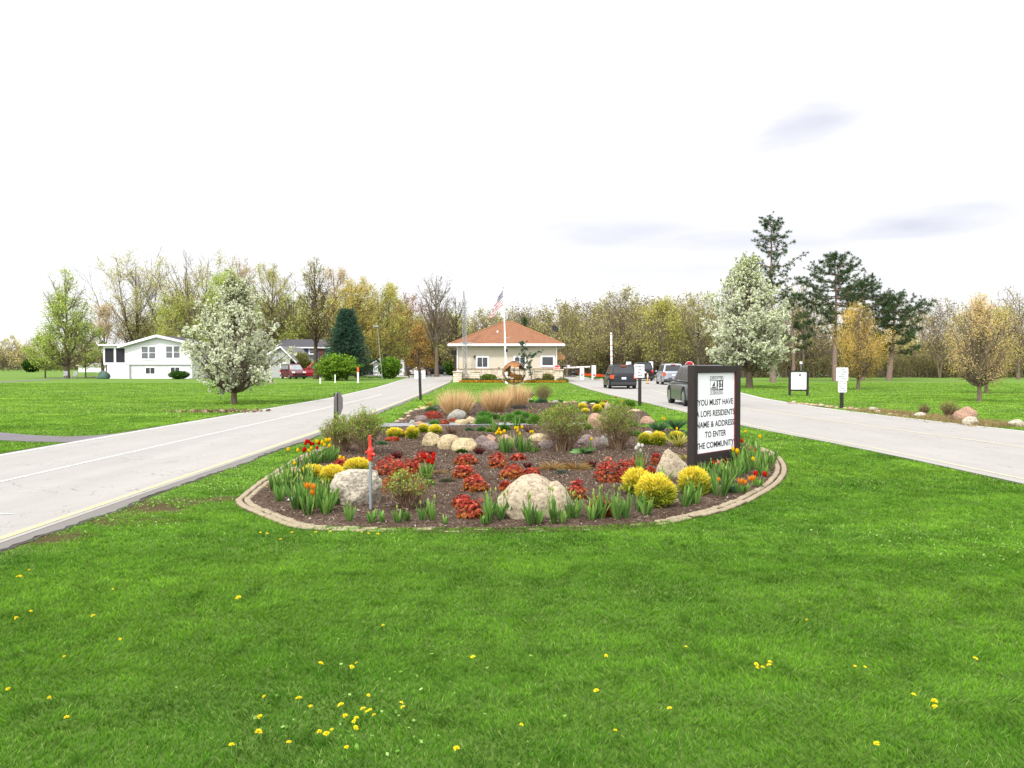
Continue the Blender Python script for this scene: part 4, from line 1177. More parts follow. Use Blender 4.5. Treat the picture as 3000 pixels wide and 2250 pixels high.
RK = [
 ('rounded tan boulder at the left end of the middle rock row', 931, 969, 44, 34, 'rock_t', 0, 'boulder'),
 ('tan boulder second from the left in the middle rock row', 968, 976, 50, 36, 'rock_t', 0, 'boulder'),
 ('widest tan boulder in the middle rock row', 1002, 980, 58, 32, 'rock_t', 0, 'boulder'),
 ('purple-grey slab leaning right of the tan boulders', 1042, 966, 36, 24, 'rock_p', 1, 'boulder'),
 ('reddish wedge rock on top of the purple-grey slab', 1056, 962, 30, 22, 'rock_k', 1, 'boulder'),
 ('brownish rock at the left of the yellow tulips', 1060, 978, 42, 24, 'rock_p', 0, 'boulder'),
 ('orange-tan rock behind the yellow tulips', 1092, 962, 38, 22, 'rock_k', 0, 'boulder'),
 ('flat tan rock right of the yellow tulips', 1162, 958, 42, 20, 'rock_t', 1, 'boulder'),
 ('grey rock between the yellow tulips and the centre twiggy shrub', 1184, 975, 44, 22, 'rock_p', 0, 'boulder'),
 ('brown rock just right of the centre twiggy shrub', 1268, 966, 40, 26, 'rock_p', 0, 'boulder'),
 ('round grey-brown rock above the broad hosta leaves', 1290, 968, 34, 22, 'rock_p', 0, 'boulder'),
 ('grey rock left of the right twiggy shrub', 1316, 962, 40, 24, 'rock_g', 0, 'boulder'),
 ('large pinkish boulder behind between the two twiggy shrubs', 1294, 928, 52, 34, 'rock_k', 0, 'boulder'),
 ('round pale grey boulder in front of the left straw grass clump', 986, 910, 42, 25, 'rock_g', 0, 'boulder'),
 ('yellow-tan cracked boulder right of the round pale grey boulder', 1016, 921, 28, 21, 'rock_t', 2, 'boulder'),
 ('low tan boulder in front of the yellow-tan cracked one', 999, 922.5, 34, 16, 'rock_t', 2, 'boulder'),
 ('purple-grey rock left of the red foliage behind the path', 908, 912, 32, 14, 'rock_p', 0, 'boulder'),
 ('white rounded rock by the path at the left', 891, 921, 18, 13, 'rock_g', 0, 'boulder'),
 ('pinkish white rock by the path at the left', 905, 923, 24, 12, 'rock_k', 0, 'boulder'),
 ('low yellow-tan rock at the left end of the path', 889, 926, 16, 7, 'rock_t', 0, 'boulder'),
 ('upright pale pointed stone among red tulips at the back of the bed', 1313, 886, 14, 18, 'rock_a', 3, 'boulder'),
 ('low pink flat boulder on the grass beyond the right twiggy shrub', 1400, 917, 34, 17, 'rock_k', 2, 'boulder'),
 ('tan stone hidden among tulips at the left tip of the bed', 630, 1036, 36, 24, 'rock_k', 0, 'boulder'),
 ('pale stone behind the golden globe shrubs left of the sign', 1400, 946, 22, 14, 'rock_w', 0, 'boulder'),
 ('tan flat stone at the far right back corner of the bed', 1372, 891, 26, 7, 'rock_t', 0, 'boulder'),
]
for i, (lab, px, py, w, h, mt, kd, nm) in enumerate(RK):
    rock(lab, px, py, w, h, mt, 40 + i, [8, 9, 10, 6][kd], .7, 4, shape=shp_point if kd == 3 else None, rough=.16, group='rocks in the island flower beds')
# small edging stones behind the path
R = np.random.default_rng(31)
def stone_row(pts, sizes, label, group, mats, seed):
    R = np.random.default_rng(seed)
    n = len(pts)
    for i, (px, py) in enumerate(pts):
        w = sizes * (.7 + .6 * R.random())
        rock(label % ordn(i, n), px, py, w, w * (.32 + .2 * R.random()), mats[i % len(mats)], 200 + seed * 40 + i, 5, .8, 2, name='edging_stone', group=group, cat='stone')
ORD = ['first', 'second', 'third', 'fourth', 'fifth', 'sixth', 'seventh', 'eighth', 'ninth', 'tenth', 'eleventh', 'twelfth', 'thirteenth', 'fourteenth', 'fifteenth', 'sixteenth', 'seventeenth', 'eighteenth', 'nineteenth', 'twentieth', 'twenty-first', 'twenty-second', 'twenty-third', 'twenty-fourth', 'twenty-fifth', 'twenty-sixth', 'twenty-seventh', 'twenty-eighth', 'twenty-ninth', 'thirtieth']
def ordn(i, n):
    if i == 0: return 'leftmost'
    if i == n - 1: return 'rightmost'
    return ORD[i] + ' from the left'
stone_row([(1137, 872), (1163, 871.5), (1185, 871.5), (1200, 872), (1222, 872.5), (1240, 873.5), (1262, 874), (1281, 876)], 15, 'flat pale stone edging the back of the bed, %s', 'pale stones along the back edge of the bed', ['rock_g', 'rock_t', 'rock_k'], 1)
stone_row([(852, 921), (858, 914), (866, 910), (875, 907), (882, 902), (879, 896), (888, 892), (900, 888.5), (914, 886.5)], 13, 'tan edging stone curving round the left side of the back bed, %s', 'tan stones round the left side of the back bed', ['rock_t', 'rock_a'], 2)
# verge stones along the right road
VS = [(1706, 872), (1716, 872.5), (1726, 874), (1735, 874.5), (1745, 876), (1756, 877), (1764, 878), (1776, 879.5), (1788, 881), (1798, 881), (1809, 883), (1828, 884), (1840, 886), (1852, 887), (1868, 889), (1882, 888), (1900, 893), (1925, 897), (1940, 899), (1960, 901)]
stone_row(VS, 12, 'small pale stone on the verge of the right road, %s', 'small pale stones lining the right road verge', ['rock_k', 'rock_a', 'rock_t'], 3)
rock('white oblong stone on the right road verge', 1890, 890, 22, 10, 'rock_w', 301, 4, .7, 3)
rock('white flat stone left of the boulders on the right verge', 1992, 903, 28, 12, 'rock_w', 302, 4, .7, 3)
rock('reddish grey rounded rock left of the big tan verge boulder', 2078, 911, 34, 20, 'rock_p', 303, 4, .7, 3)
rock('big square tan boulder on the right road verge', 2092, 912, 46, 33, 'rock_k', 304, 7, .7, 4)
rock('white rock in front of the big tan verge boulder', 2102, 919, 36, 18, 'rock_w', 305, 5, .7, 3)
rock('white stone at the right edge of the photo by the road', 2206, 923, 40, 16, 'rock_w', 306, 4, .7, 3)
M['paleleaf'] = M['leaf']
# dry thatch strip of the right verge & low plants
R = np.random.default_rng(90)
def scatter_blades(name, label, pts, hgt_, wd, cols, seed, spread, per, cat, kind='stuff', sp=.8, bend=.4):
    R = np.random.default_rng(seed)
    B = []
    for (px, py) in pts:
        X, Y = g(px, py); B.append(np.stack([R.normal(X, spread, per), R.normal(Y, spread * .8, per), np.full(per, .01)], 1))
    B = np.concatenate(B); n = len(B)
    D = unit(R.normal(size=(n, 3)) * sp + np.array([0, 0, 1.]))
    D[:, 2] = np.abs(D[:, 2]) + .1
    V, Fs, T = blades(B, D, hgt_ * (.5 + R.random(n)), wd, R, bend, 2)
    cl = np.repeat(pal(n, cols, R, .15), 5, 0)
    return tag(np_mesh(name, V, Fs, M['leaf'], cols=cl), label, cat, None, kind)
scatter_blades('dry_grass', 'dry straw thatch along the right road verge', [(x, 888 + (x - 1880) * .118) for x in range(1880, 2180, 10)], .14, .02, [rgb(196, 170, 130, .7), rgb(170, 142, 104, .7), rgb(150, 150, 84, .7)], 91, .35, 260, 'dry grass')

# ================================================================== bed plants
def gp(name, label, cat, px, py, group=None, z=BZ):
    X, Y = g(px, py)
    return thing(name, label, cat, (X, Y, z * .8), 0, group), mpp(Y)

# -- coral bells mounds
HRED = [rgb(196, 76, 66, .85), rgb(210, 100, 78, .85), rgb(170, 62, 58, .8), rgb(214, 120, 90, .85), rgb(150, 52, 54, .75)]
HORA = [rgb(222, 150, 62, .8), rgb(198, 104, 52, .78), rgb(226, 186, 84, .8), rgb(176, 96, 50, .75)]
def lobed(R, C, size, nrm, cols):
    """lobed round leaves: 10-gon fans with notches"""
    n = len(C); k = 10
    d, u, w = frame(nrm)
    a0 = R.random((n, 1)) * 2 * PI
    V = np.zeros((n, k + 1, 3)); V[:, 0] = C - d * (size[:, None] * .22)
    for j in range(k):
        a = a0 + 2 * PI * j / k; r = size[:, None] * (1.0 if j % 2 == 0 else .68) * (.3 if j == k - 1 else 1)
        V[:, j + 1] = C + (u * np.cos(a) + w * np.sin(a)) * r + d * size[:, None] * R.normal(size=(n, 1)) * .14
    base = (np.arange(n) * (k + 1))[:, None]
    Fa = np.concatenate([base + np.array([[0, j + 1, (j + 1) % k + 1]]) for j in range(k)])
    return V.reshape(-1, 3), Fa, np.repeat(cols, k + 1, 0)
def coralbell(label, px, py, wpx, hpx, seed, group='red coral bell mounds in the flower bed', ora=.5):
    R = np.random.default_rng(seed)
    t, m = gp('coral_bells', label, 'plant', px, py, group)
    w = wpx * m; h = hpx * m * .95; dp = w * .8
    n = int(110 + 900 * w * dp * 1.6)
    a = R.random(n) * 2 * PI; c = R.random(n)
    s = np.sqrt(1 - c * c)
    lump = 1 + .3 * (vnoise(a * 1.6 + seed, c * 3, 1, 1) - .5) + .12 * R.normal(size=n)
    C = np.stack([np.cos(a) * s * w * .46 * lump, np.sin(a) * s * dp * .46 * lump, c * (h - .02) * lump * .92 + .015], 1)
    C[:, 1] += dp * .35
    nrm = unit(np.stack([np.cos(a) * s, np.sin(a) * s, c + .5], 1) + R.normal(size=(n, 3)) * .35)
    sz = .017 + .014 * R.random(n)
    t_ = np.clip(c * 1.5 - .12 + R.normal(size=n) * .22, 0, 1)[:, None]
    cr = pal(n, HRED, R, .14); co = pal(n, HORA, R, .14)
    cl = cr * t_ + (co * ora + cr * (1 - ora)) * (1 - t_)
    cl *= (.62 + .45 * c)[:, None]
    V, Fa, cv = lobed(R, C, sz, nrm, cl)
    np_mesh('foliage', V, Fa, M['leaf'], t, cols=cv)
    S = []
    for j in range(16):
        q = C[R.integers(0, n)]
        S.append([0, dp * .35, 0, q[0] * .9, dp * .35 + (q[1] - dp * .35) * .9, q[2], .004, .0025])
    V, Fa = seg_tubes(np.array(S), 4); np_mesh('stem', V, Fa, plain_red, t)
plain_red = plain('dark_red_stem', rgb(120, 48, 44, .6))
CB = [
 ('red-orange coral bells mound at the top of the centre column', 1005, 1012, 52, 25, .6),
 ('red and gold coral bells mound second down in the centre column', 1000, 1041, 52, 30, .7),
 ('red and gold coral bells mound third down in the centre column', 1025, 1071, 58, 37, .8),
 ('small orange coral bells mound just behind the frontmost one', 1001, 1106, 48, 27, .6),
 ('bright red coral bells mound at the front left of the big boulder', 1014, 1131, 68, 42, .6),
 ('red coral bells mound just below the yellow tulips', 1075, 1018, 44, 36, .6),
 ('small low red coral bells mound right of the one below the yellow tulips', 1119, 1001, 34, 16, .2),
 ('red and yellow coral bells mound behind the left hump of the big boulder', 1106, 1042, 58, 32, .9),
 ('red coral bells mound touching the top of the big boulder', 1150, 1036, 40, 20, .2),
 ('half hidden coral bells mound at the left shoulder of the big boulder', 1092, 1068, 30, 22, .5),
 ('orange-red coral bells mound at the right shoulder of the big boulder', 1249, 1088, 40, 42, .5),
 ('coral bells mound behind the front tulips right of the big boulder', 1297, 1127, 54, 44, .4),
 ('large deep red coral bells mound left of the golden globe shrubs', 1316, 1050, 62, 48, .4),
 ('red coral bells mound joined to the right of the large deep red mound', 1352, 1050, 44, 50, .3),
 ('dark red coral bells mound behind the white tulips', 1378, 1014, 40, 20, .2),
 ('orange and red coral bells mound left of the pointed upright boulder', 1421, 1012, 26, 28, .6),
 ('low orange coral bells mound in front of the pointed upright boulder', 1407, 1030, 24, 16, .5),
 ('small orange coral bells mound left of the frontmost golden globe shrub', 1316, 1124, 30, 32, .4),
 ('wide red coral bells mound right of the yard hydrant', 836, 1034, 58, 40, .3),
 ('red coral bells mound in the middle of the group right of the hydrant', 868, 1042, 62, 44, .35),
 ('red coral bells mound at the right end of the group right of the hydrant', 893, 1026, 34, 26, .3),
 ('red coral bells mound left of the hydrant behind the golden shrubs', 738, 1016, 46, 20, .2),
 ('red coral bells mound immediately behind the hydrant pipe', 776, 1011, 44, 18, .2),
 ('orange-red coral bells mound in front of the wide red group', 834, 1072, 30, 34, .5),
 ('red coral bells mound behind the red tulips', 914, 1006, 42, 26, .2),
 ('red straggling coral bells mound between the small golden shrubs at left', 846, 958, 34, 11, .3),
 ('tiny red coral bells mound between two small golden globe shrubs', 873, 948, 16, 14, 0),
 ('wide red coral bells mound left of the round pale grey boulder', 933, 907, 42, 17, .1),
 ('small orange coral bells mound beside the path at left', 959, 922, 20, 13, .5),
 ('small orange coral bells mound in front of the round pale grey boulder', 979, 914, 18, 8, .6),
]
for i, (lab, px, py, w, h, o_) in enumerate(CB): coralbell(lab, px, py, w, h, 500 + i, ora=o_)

# -- golden globe shrubs
def globe(label, px, py, wpx, hpx, seed, green=.35, group='golden globe evergreens in the flower beds'):
    R = np.random.default_rng(seed)
    t, m = gp('golden_globe_shrub', label, 'shrub', px, py, group)
    w = wpx * m; h = hpx * m
    rx, rz = w * .46, h * .52; cz = h * .46
    n = int(2200 + 22000 * w * h)
    a = R.random(n) * 2 * PI; c = R.uniform(-.75, 1, n); s = np.sqrt(1 - c * c)
    d = np.stack([np.cos(a) * s, np.sin(a) * s, c], 1)
    lump = 1 + .3 * (vnoise(a * 2.5, c * 3.5 + seed, 1, 2) - .5) + .10 * (vnoise(a * 6, c * 8, 1, 4) - .5)
    rad = R.uniform(.62, .97, n) * lump
    B = d * rad[:, None] * np.array([rx, rx, rz]) + np.array([0, rx * .8, cz])
    D = unit(d * .75 + np.array([0, 0, .55]) + R.normal(size=(n, 3)) * .3)
    L = .028 + .035 * R.random(n)
    V, Fs, T = blades(B, D, L, .014, R, .1, 2)
    hi = np.clip((c + .15) * .75 + (rad - .75) * .9 + R.normal(size=n) * .16 + .5 * (vnoise(a * 4, c * 5, 1, 5) - .5) - green + .45, 0, 1)[:, None]
    Yl = pal(n, [rgb(252, 234, 64, .97), rgb(246, 220, 66, .95), rgb(250, 240, 104, .97), rgb(242, 204, 72, .92)], R, .08)
    Gr = pal(n, [rgb(150, 176, 50, .82), rgb(120, 150, 48, .8), rgb(180, 192, 62, .84)], R, .12)
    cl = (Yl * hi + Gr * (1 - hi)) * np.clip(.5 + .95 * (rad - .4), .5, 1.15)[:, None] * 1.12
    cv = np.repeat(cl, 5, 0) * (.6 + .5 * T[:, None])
    np_mesh('foliage', V, Fs, M['leaf'], t, cols=cv)
    S = [[0, rx * .8, 0, math.cos(j) * rx * .5, rx * .8 + math.sin(j) * rx * .5, cz * 1.3, .008, .004] for j in range(10)]
    V, Fa = seg_tubes(np.array(S), 4); np_mesh('stem', V, Fa, M['bark_dark'], t)
GL = [
 ('golden globe shrub at the left of the pair in front of the pointed boulder', 1382, 1080, 64, 57, .2),
 ('largest golden globe shrub at the front right of the bed', 1424, 1108, 90, 70, .3),
 ('golden globe shrub right below the left post of the large sign', 1507, 1080, 70, 60, .25),
 ('golden yellow low shrub at the far left of the bed', 671, 1047, 52, 32, 0),
 ('golden yellow low shrub behind the wide grey-white boulder', 768, 1028, 58, 28, 0),
 ('golden yellow low shrub at the left edge of the wide grey-white boulder', 714, 1052, 52, 36, 0),
 ('small round golden shrub left of the path near the left twiggy shrub', 851, 950, 36, 20, .2),
 ('small round green-gold shrub left of the tan boulder row', 889, 953, 28, 27, .35),
 ('small green-gold shrub by the path left of the round yellow one', 913, 939, 24, 18, .5),
 ('small yellow shrub by the path above the tan boulder row', 939, 941, 28, 18, .1),
 ('small dark green-gold globe at the left of the pair behind the white tulips', 1396, 966, 28, 25, .6),
 ('small green-gold globe at the right of the pair behind the white tulips', 1424, 968, 37, 29, .45),
 ('green-gold globe partly behind the striped yucca', 1464, 956, 30, 18, .6),
 ('tiny yellow shrub at the back between the twiggy shrubs', 1259, 887, 19, 13, .1),
 ('tiny yellow-green shrub at the back right above the pinkish boulder', 1291, 894, 20, 17, .3),
 ('tiny yellow shrub at the back beside the upright pointed stone', 1302, 885, 16, 12, .2),
 ('tiny golden shrub in front of the back yellow shrubs', 1265, 895, 16, 9, .1),
]
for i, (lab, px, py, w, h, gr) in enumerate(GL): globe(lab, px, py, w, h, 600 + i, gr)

# -- twiggy shrubs
def twiggy(label, px, py, wpx, hpx, seed, leafd=1.0, group='twiggy leafing shrubs in the flower beds', spread=1.0, red=.5):
    R = np.random.default_rng(seed)
    t, m = gp('twiggy_shrub', label, 'shrub', px, py, group)
    w = wpx * m; h = hpx * m
    S = []; tips = []
    ns = int(70 + 60 * w)
    for j in range(ns):
        a = R.random() * 2 * PI; rr = math.sqrt(R.random())
        b = np.array([math.cos(a) * w * .13 * rr, w * .35 + math.sin(a) * w * .12 * rr, 0])
        ex = math.cos(a) * rr * w * .5 * spread; ey = w * .35 + math.sin(a) * rr * w * .42
        ez = h * math.sqrt(max(.08, 1 - .72 * rr * rr)) * R.uniform(.72, 1.02)
        e = np.array([ex, ey, ez]); kk = 4; q = b; r = .0045 + .003 * R.random()
        for i in range(1, kk + 1):
            u = i / kk
            c = b + (e - b) * np.array([u ** 1.25, u ** 1.25, u ** .85]) + R.normal(size=3) * .018 * h
            S.append([*q, *c, r * (1 - .65 * (i - 1) / kk), r * (1 - .65 * i / kk)])
            if i >= 2:
                for _ in range(3):
                    d = unit((R.normal(size=3) * .7 + np.array([0, 0, .8]) + (e - b) * .3)[None])[0] * h * R.uniform(.1, .24)
                    S.append([*c, *(c + d), .0026, .0015]); tips += [c + d, c + d * .6]
            q = c
        tips.append(e)
    V, Fa = seg_tubes(np.array(S), 3)
    tw = [rgb(176, 152, 124, .8), rgb(152, 126, 104, .75), rgb(198, 176, 146, .82), rgb(156, 110, 88, .7)]
    cl = np.repeat(pal(len(S), tw, R, .15), 6, 0)
    np_mesh('twig', V, Fa, M['leaf'], t, cols=cl)
    tips = np.array(tips)
    n = int(3800 * (w * h + .25) * leafd)
    wt_ = np.clip((tips[:, 2] / h - .25), .05, 1) ** 1.3; wt_ /= wt_.sum()
    C = tips[R.choice(len(tips), n, p=wt_)] + R.normal(size=(n, 3)) * .018
    V, Fa = diamonds(C, .009 + .008 * R.random(n), .55, R, np.array([[0, 0, 1.]]), .8)
    cl = pal(n, [rgb(146, 182, 70, .85), rgb(120, 160, 60, .82), rgb(174, 200, 98, .88), rgb(150, 160, 80, .8)], R, .14)
    k = (R.random(n) < .12 * red); cl[k] = pal(int(k.sum()), [rgb(190, 110, 60, .7), rgb(200, 140, 90, .72)], R)
    np_mesh('foliage', V, Fa, M['leaf'], t, cols=np.repeat(cl, 4, 0))
twiggy('wide leafy twiggy shrub at the left of the pair in front of the dark post', 733, 984, 98, 74, 701, 1.5)
twiggy('taller twiggy shrub at the right of the pair in front of the dark post', 782, 990, 96, 92, 702, 1.5)
twiggy('rounded twiggy shrub in the centre right of the yellow tulips', 1220, 985, 112, 100, 703, 1.5)
twiggy('rounded twiggy shrub between the centre one and the large sign', 1340, 980, 96, 95, 704, 1.2)
twiggy('low loose twiggy shrub right of the yard hydrant in the front', 876, 1114, 108, 76, 705, 1.2, red=2)
twiggy('small brown twiggy shrub on the median grass right of the straw grass', 1174, 869, 42, 36, 706, .5, spread=1.1)
twiggy('small bare twiggy shrub on the verge of the right road', 2059, 904, 44, 34, 707, .6)
twiggy('faint bare twiggy shrub left of the other one on the right verge', 2002, 900, 28, 24, 708, .3)

# -- ornamental straw grass
def strawgrass(label, px, py, wpx, hpx, seed):
    R = np.random.default_rng(seed)
    t, m = gp('ornamental_grass', label, 'grass clump', px, py, 'straw coloured ornamental grass clumps')
    w = wpx * m; h = hpx * m * 1.12; n = 1500
    a = R.random(n) * 2 * PI; rr = np.sqrt(R.random(n))
    B = np.stack([np.cos(a) * rr * w * .3, np.sin(a) * rr * w * .3 + w * .35, np.zeros(n)], 1)
    ln = rr * .62 * (.3 + .9 * R.random(n))
    D = np.stack([np.cos(a) * ln, np.sin(a) * ln, np.ones(n)], 1)
    L = h * (.30 + .78 * R.random(n) ** .8) * (1.02 - .18 * rr)
    V, Fs, T = blades(B, D, L, .014, R, .06, 3)
    cl = pal(n, [rgb(232, 202, 152, .92), rgb(218, 182, 130, .9), rgb(244, 222, 180, .95), rgb(204, 160, 110, .85)], R, .2)
    cv = np.repeat(cl, 7, 0) * (.62 + .5 * T[:, None]) * np.array([1, .96, .9]) ** (1 - T[:, None] * 1)
    np_mesh('stalk', V, Fs, M['leaf'], t, cols=cv)
strawgrass('straw coloured ornamental grass clump at the left of the three', 985, 901, 78, 60, 801)
strawgrass('straw coloured ornamental grass clump in the middle of the three', 1068, 893, 66, 52, 802)
strawgrass('straw coloured ornamental grass clump at the right of the three', 1114, 885, 60, 56, 803)

# -- striped yucca and other strappy plants
def strappy(name, label, px, py, wpx, hpx, seed, cols, n=46, wd=.028, bend=.5, sp=1.0, cat='plant', group=None, part='leaf'):
    R = np.random.default_rng(seed)
    t, m = gp(name, label, cat, px, py, group)
    w = wpx * m; h = hpx * m
    a = R.random(n) * 2 * PI
    B = np.stack([np.cos(a) * .03, np.sin(a) * .03 + w * .25, np.zeros(n)], 1)
    ln = (.15 + R.random(n) * 1.1) * sp * (w / (2 * h))
    D = np.stack([np.cos(a) * ln, np.sin(a) * ln, np.ones(n)], 1)
    L = np.sqrt(h * h + (w * .5) ** 2) * (.6 + .4 * R.random(n)) * (.85)
    V, Fs, T = blades(B, D, L, wd, R, bend, 4)
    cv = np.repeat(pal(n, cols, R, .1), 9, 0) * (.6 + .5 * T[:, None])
    np_mesh(part, V, Fs, M['leaf'], t, cols=cv)
YU = [rgb(226, 214, 110, .82), rgb(200, 196, 84, .8), rgb(120, 150, 60, .7), rgb(238, 226, 150, .82)]
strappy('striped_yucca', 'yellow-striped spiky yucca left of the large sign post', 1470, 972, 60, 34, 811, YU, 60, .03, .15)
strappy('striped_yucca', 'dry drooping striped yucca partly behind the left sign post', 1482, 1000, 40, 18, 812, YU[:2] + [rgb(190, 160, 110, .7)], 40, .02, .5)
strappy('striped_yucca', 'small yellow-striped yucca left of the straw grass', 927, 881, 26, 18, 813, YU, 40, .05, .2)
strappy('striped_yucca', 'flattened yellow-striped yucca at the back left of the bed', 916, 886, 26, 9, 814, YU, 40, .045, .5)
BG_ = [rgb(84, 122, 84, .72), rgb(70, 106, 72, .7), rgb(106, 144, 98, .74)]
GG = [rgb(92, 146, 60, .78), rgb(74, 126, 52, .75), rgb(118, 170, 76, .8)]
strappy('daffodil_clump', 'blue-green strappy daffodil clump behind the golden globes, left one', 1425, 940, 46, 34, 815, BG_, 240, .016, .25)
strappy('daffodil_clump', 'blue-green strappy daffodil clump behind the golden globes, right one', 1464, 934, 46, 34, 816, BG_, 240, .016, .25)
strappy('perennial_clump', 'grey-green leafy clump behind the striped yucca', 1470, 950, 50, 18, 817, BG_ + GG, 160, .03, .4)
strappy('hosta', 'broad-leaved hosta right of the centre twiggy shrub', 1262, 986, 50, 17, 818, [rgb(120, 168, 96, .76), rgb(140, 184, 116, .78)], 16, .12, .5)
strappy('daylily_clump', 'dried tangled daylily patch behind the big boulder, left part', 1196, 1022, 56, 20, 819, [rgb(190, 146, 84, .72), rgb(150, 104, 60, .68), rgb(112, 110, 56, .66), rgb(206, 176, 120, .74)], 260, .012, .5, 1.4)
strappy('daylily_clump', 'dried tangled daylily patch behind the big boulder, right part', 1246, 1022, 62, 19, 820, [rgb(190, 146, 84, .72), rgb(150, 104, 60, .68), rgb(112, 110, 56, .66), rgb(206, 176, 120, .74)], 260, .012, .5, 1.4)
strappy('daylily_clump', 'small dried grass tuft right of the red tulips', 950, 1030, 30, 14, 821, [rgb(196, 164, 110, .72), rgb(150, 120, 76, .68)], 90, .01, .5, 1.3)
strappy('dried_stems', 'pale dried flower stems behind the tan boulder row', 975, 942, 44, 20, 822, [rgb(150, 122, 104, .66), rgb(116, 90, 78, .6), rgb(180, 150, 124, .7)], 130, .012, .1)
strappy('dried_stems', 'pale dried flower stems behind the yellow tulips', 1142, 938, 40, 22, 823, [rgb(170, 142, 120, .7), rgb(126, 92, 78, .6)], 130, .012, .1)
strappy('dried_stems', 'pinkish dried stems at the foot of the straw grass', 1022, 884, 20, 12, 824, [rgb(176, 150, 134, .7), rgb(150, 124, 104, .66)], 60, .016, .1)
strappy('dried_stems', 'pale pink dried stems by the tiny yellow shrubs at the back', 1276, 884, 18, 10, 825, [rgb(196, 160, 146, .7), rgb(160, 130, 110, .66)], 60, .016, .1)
PU = [rgb(104, 44, 48, .65), rgb(78, 34, 40, .6), rgb(128, 62, 56, .66)]
for i, (lab, px, py, w, h) in enumerate([('left of the red tulips', 928, 990, 14, 14), ('in front of the tan boulder row', 1034, 988, 34, 20), ('behind the big boulder at left', 1140, 1018, 16, 18), ('at the right end of the dried patch', 1280, 1018, 26, 22), ('in front of the left twiggy shrubs', 856, 998, 36, 22), ('above the red tulips', 911, 986, 12, 10)]):
    strappy('peony_shoots', 'dark purple-red young shoots ' + lab, px, py, w, h, 830 + i, PU, 60, .018, .05)
def mound(label, px, py, w, h, seed, cols, name='perennial_mound', group='green perennial mounds in the beds', n=900, wd=.012):
    R = np.random.default_rng(seed)
    t, m = gp(name, label, 'plant', px, py, group)
    W2 = w * m; H2 = h * m
    a = R.random(n) * 2 * PI; c = R.random(n); s = np.sqrt(1 - c * c); rad = R.uniform(.5, .95, n)
    B = np.stack([np.cos(a) * s * rad * W2 * .45, np.sin(a) * s * rad * W2 * .4 + W2 * .4, c * rad * H2 * .8], 1)
    D = unit(np.stack([np.cos(a) * s, np.sin(a) * s, c + .5], 1) + R.normal(size=(n, 3)) * .45)
    V, Fs, T = blades(B, D, H2 * .3 * (.6 + .8 * R.random(n)) + .02, wd * m * 100 * .9, R, .3, 2)
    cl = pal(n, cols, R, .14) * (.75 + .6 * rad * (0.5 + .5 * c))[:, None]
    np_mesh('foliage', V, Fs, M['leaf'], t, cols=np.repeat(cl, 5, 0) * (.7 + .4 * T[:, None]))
MD = [('dark green mound right of the yellow-tan boulder', 1044, 922, 42, 24, GG), ('green mound behind the dark green one by the straw grass', 1046, 904, 34, 14, GG), ('long low green mound in front of the middle straw grass', 1066, 910, 40, 14, DG + GG), ('green mound in the centre of the back bed', 1100, 914, 40, 20, GG), ('green mound right of centre in the back bed', 1122, 920, 38, 18, DG + GG), ('green mound left of the red flower', 1138, 906, 30, 14, GG), ('bright green mound under the small red flower', 1158, 922, 34, 26, GG + LG), ('small green mound at the path left end', 937, 922, 24, 11, GG), ('small blue-green tuft by the path', 1013, 935, 16, 8, BG_), ('blue-green tuft by the path left of the round green mound', 1040, 936, 22, 12, BG_ + GG), ('light green tuft in front of the path tufts', 1058, 938, 22, 9, LG), ('round dark green mound beside the yellow tulips', 1090, 934, 26, 14, GG + DG), ('grey-green mound left of the straw grass', 930, 892, 28, 12, BG_), ('blue-green low mound on the back edge of the bed', 1171, 873, 30, 11, BG_), ('low green mound right of the lamp on the back edge', 1146, 872, 22, 8, GG), ('low green mound at the back edge left of the pale stones', 1207, 871, 26, 7, GG), ('low green mound at the back edge right of the pale stones', 1284, 874, 34, 8, GG + DG), ('green mound behind the twiggy shrub at right', 1372, 948, 34, 16, GG), ('green leafy mound beside the pinkish boulder', 1268, 932, 28, 14, GG + LG), ('green leafy mound at the far right rear of the bed', 1360, 880, 34, 16, GG + LG), ('tiny green mound behind the path on the right', 1338, 878, 20, 10, LG), ('grey mound left of the boulder hump behind the dried patch', 1214, 1031, 34, 9, [rgb(120, 124, 110, .66), rgb(96, 104, 88, .6)]), ('low grey-green mound left of the red mounds in the front', 964, 1050, 40, 8, [rgb(112, 116, 92, .6), rgb(96, 100, 76, .6)]), ('blue-green spiky mound at the right end of the bed', 1582, 1072, 22, 17, BG_), ('small dark green mound in front of the tan boulder row', 996, 985, 28, 10, DG), ('green mound in the mulch by the front twiggy shrub', 925, 1056, 24, 12, GG)]
MD += [('leafy green mound at the right of the back bed behind the shrub', 1188, 902, 34, 14, GG), ('bright green mound behind the centre twiggy shrub', 1236, 896, 36, 16, GG + LG), ('low green mound just left of the pinkish boulder', 1262, 912, 30, 12, GG), ('green tuft in front of the right straw grass', 1120, 900, 28, 11, GG), ('green leafy tuft beside the path behind the right shrub', 1322, 924, 36, 14, GG + LG), ('green clump left of the low pink flat boulder', 1366, 926, 34, 15, GG), ('grey-green tuft near the left twiggy shrubs', 822, 966, 26, 9, BG_), ('small leafy tuft right of the white tulips', 1410, 1048, 24, 12, GG + LG)]
for i, (lab, px, py, w, h, cs) in enumerate(MD): mound(lab, px, py, w, h, 850 + i, cs)
LV_ = [rgb(124, 116, 112, .62), rgb(104, 98, 98, .6), rgb(140, 134, 122, .64)]
mound('grey dormant lavender mound in the back bed, left one', 1066, 880 + 12, 40, 9, 890, LV_, group='grey dormant mounds')
mound('grey dormant lavender mound in the back bed, middle one', 1122, 886, 44, 10, 891, LV_, group='grey dormant mounds')
mound('grey dormant lavender mound in the back bed, right one', 1198, 882, 26, 10, 892, LV_, group='grey dormant mounds')

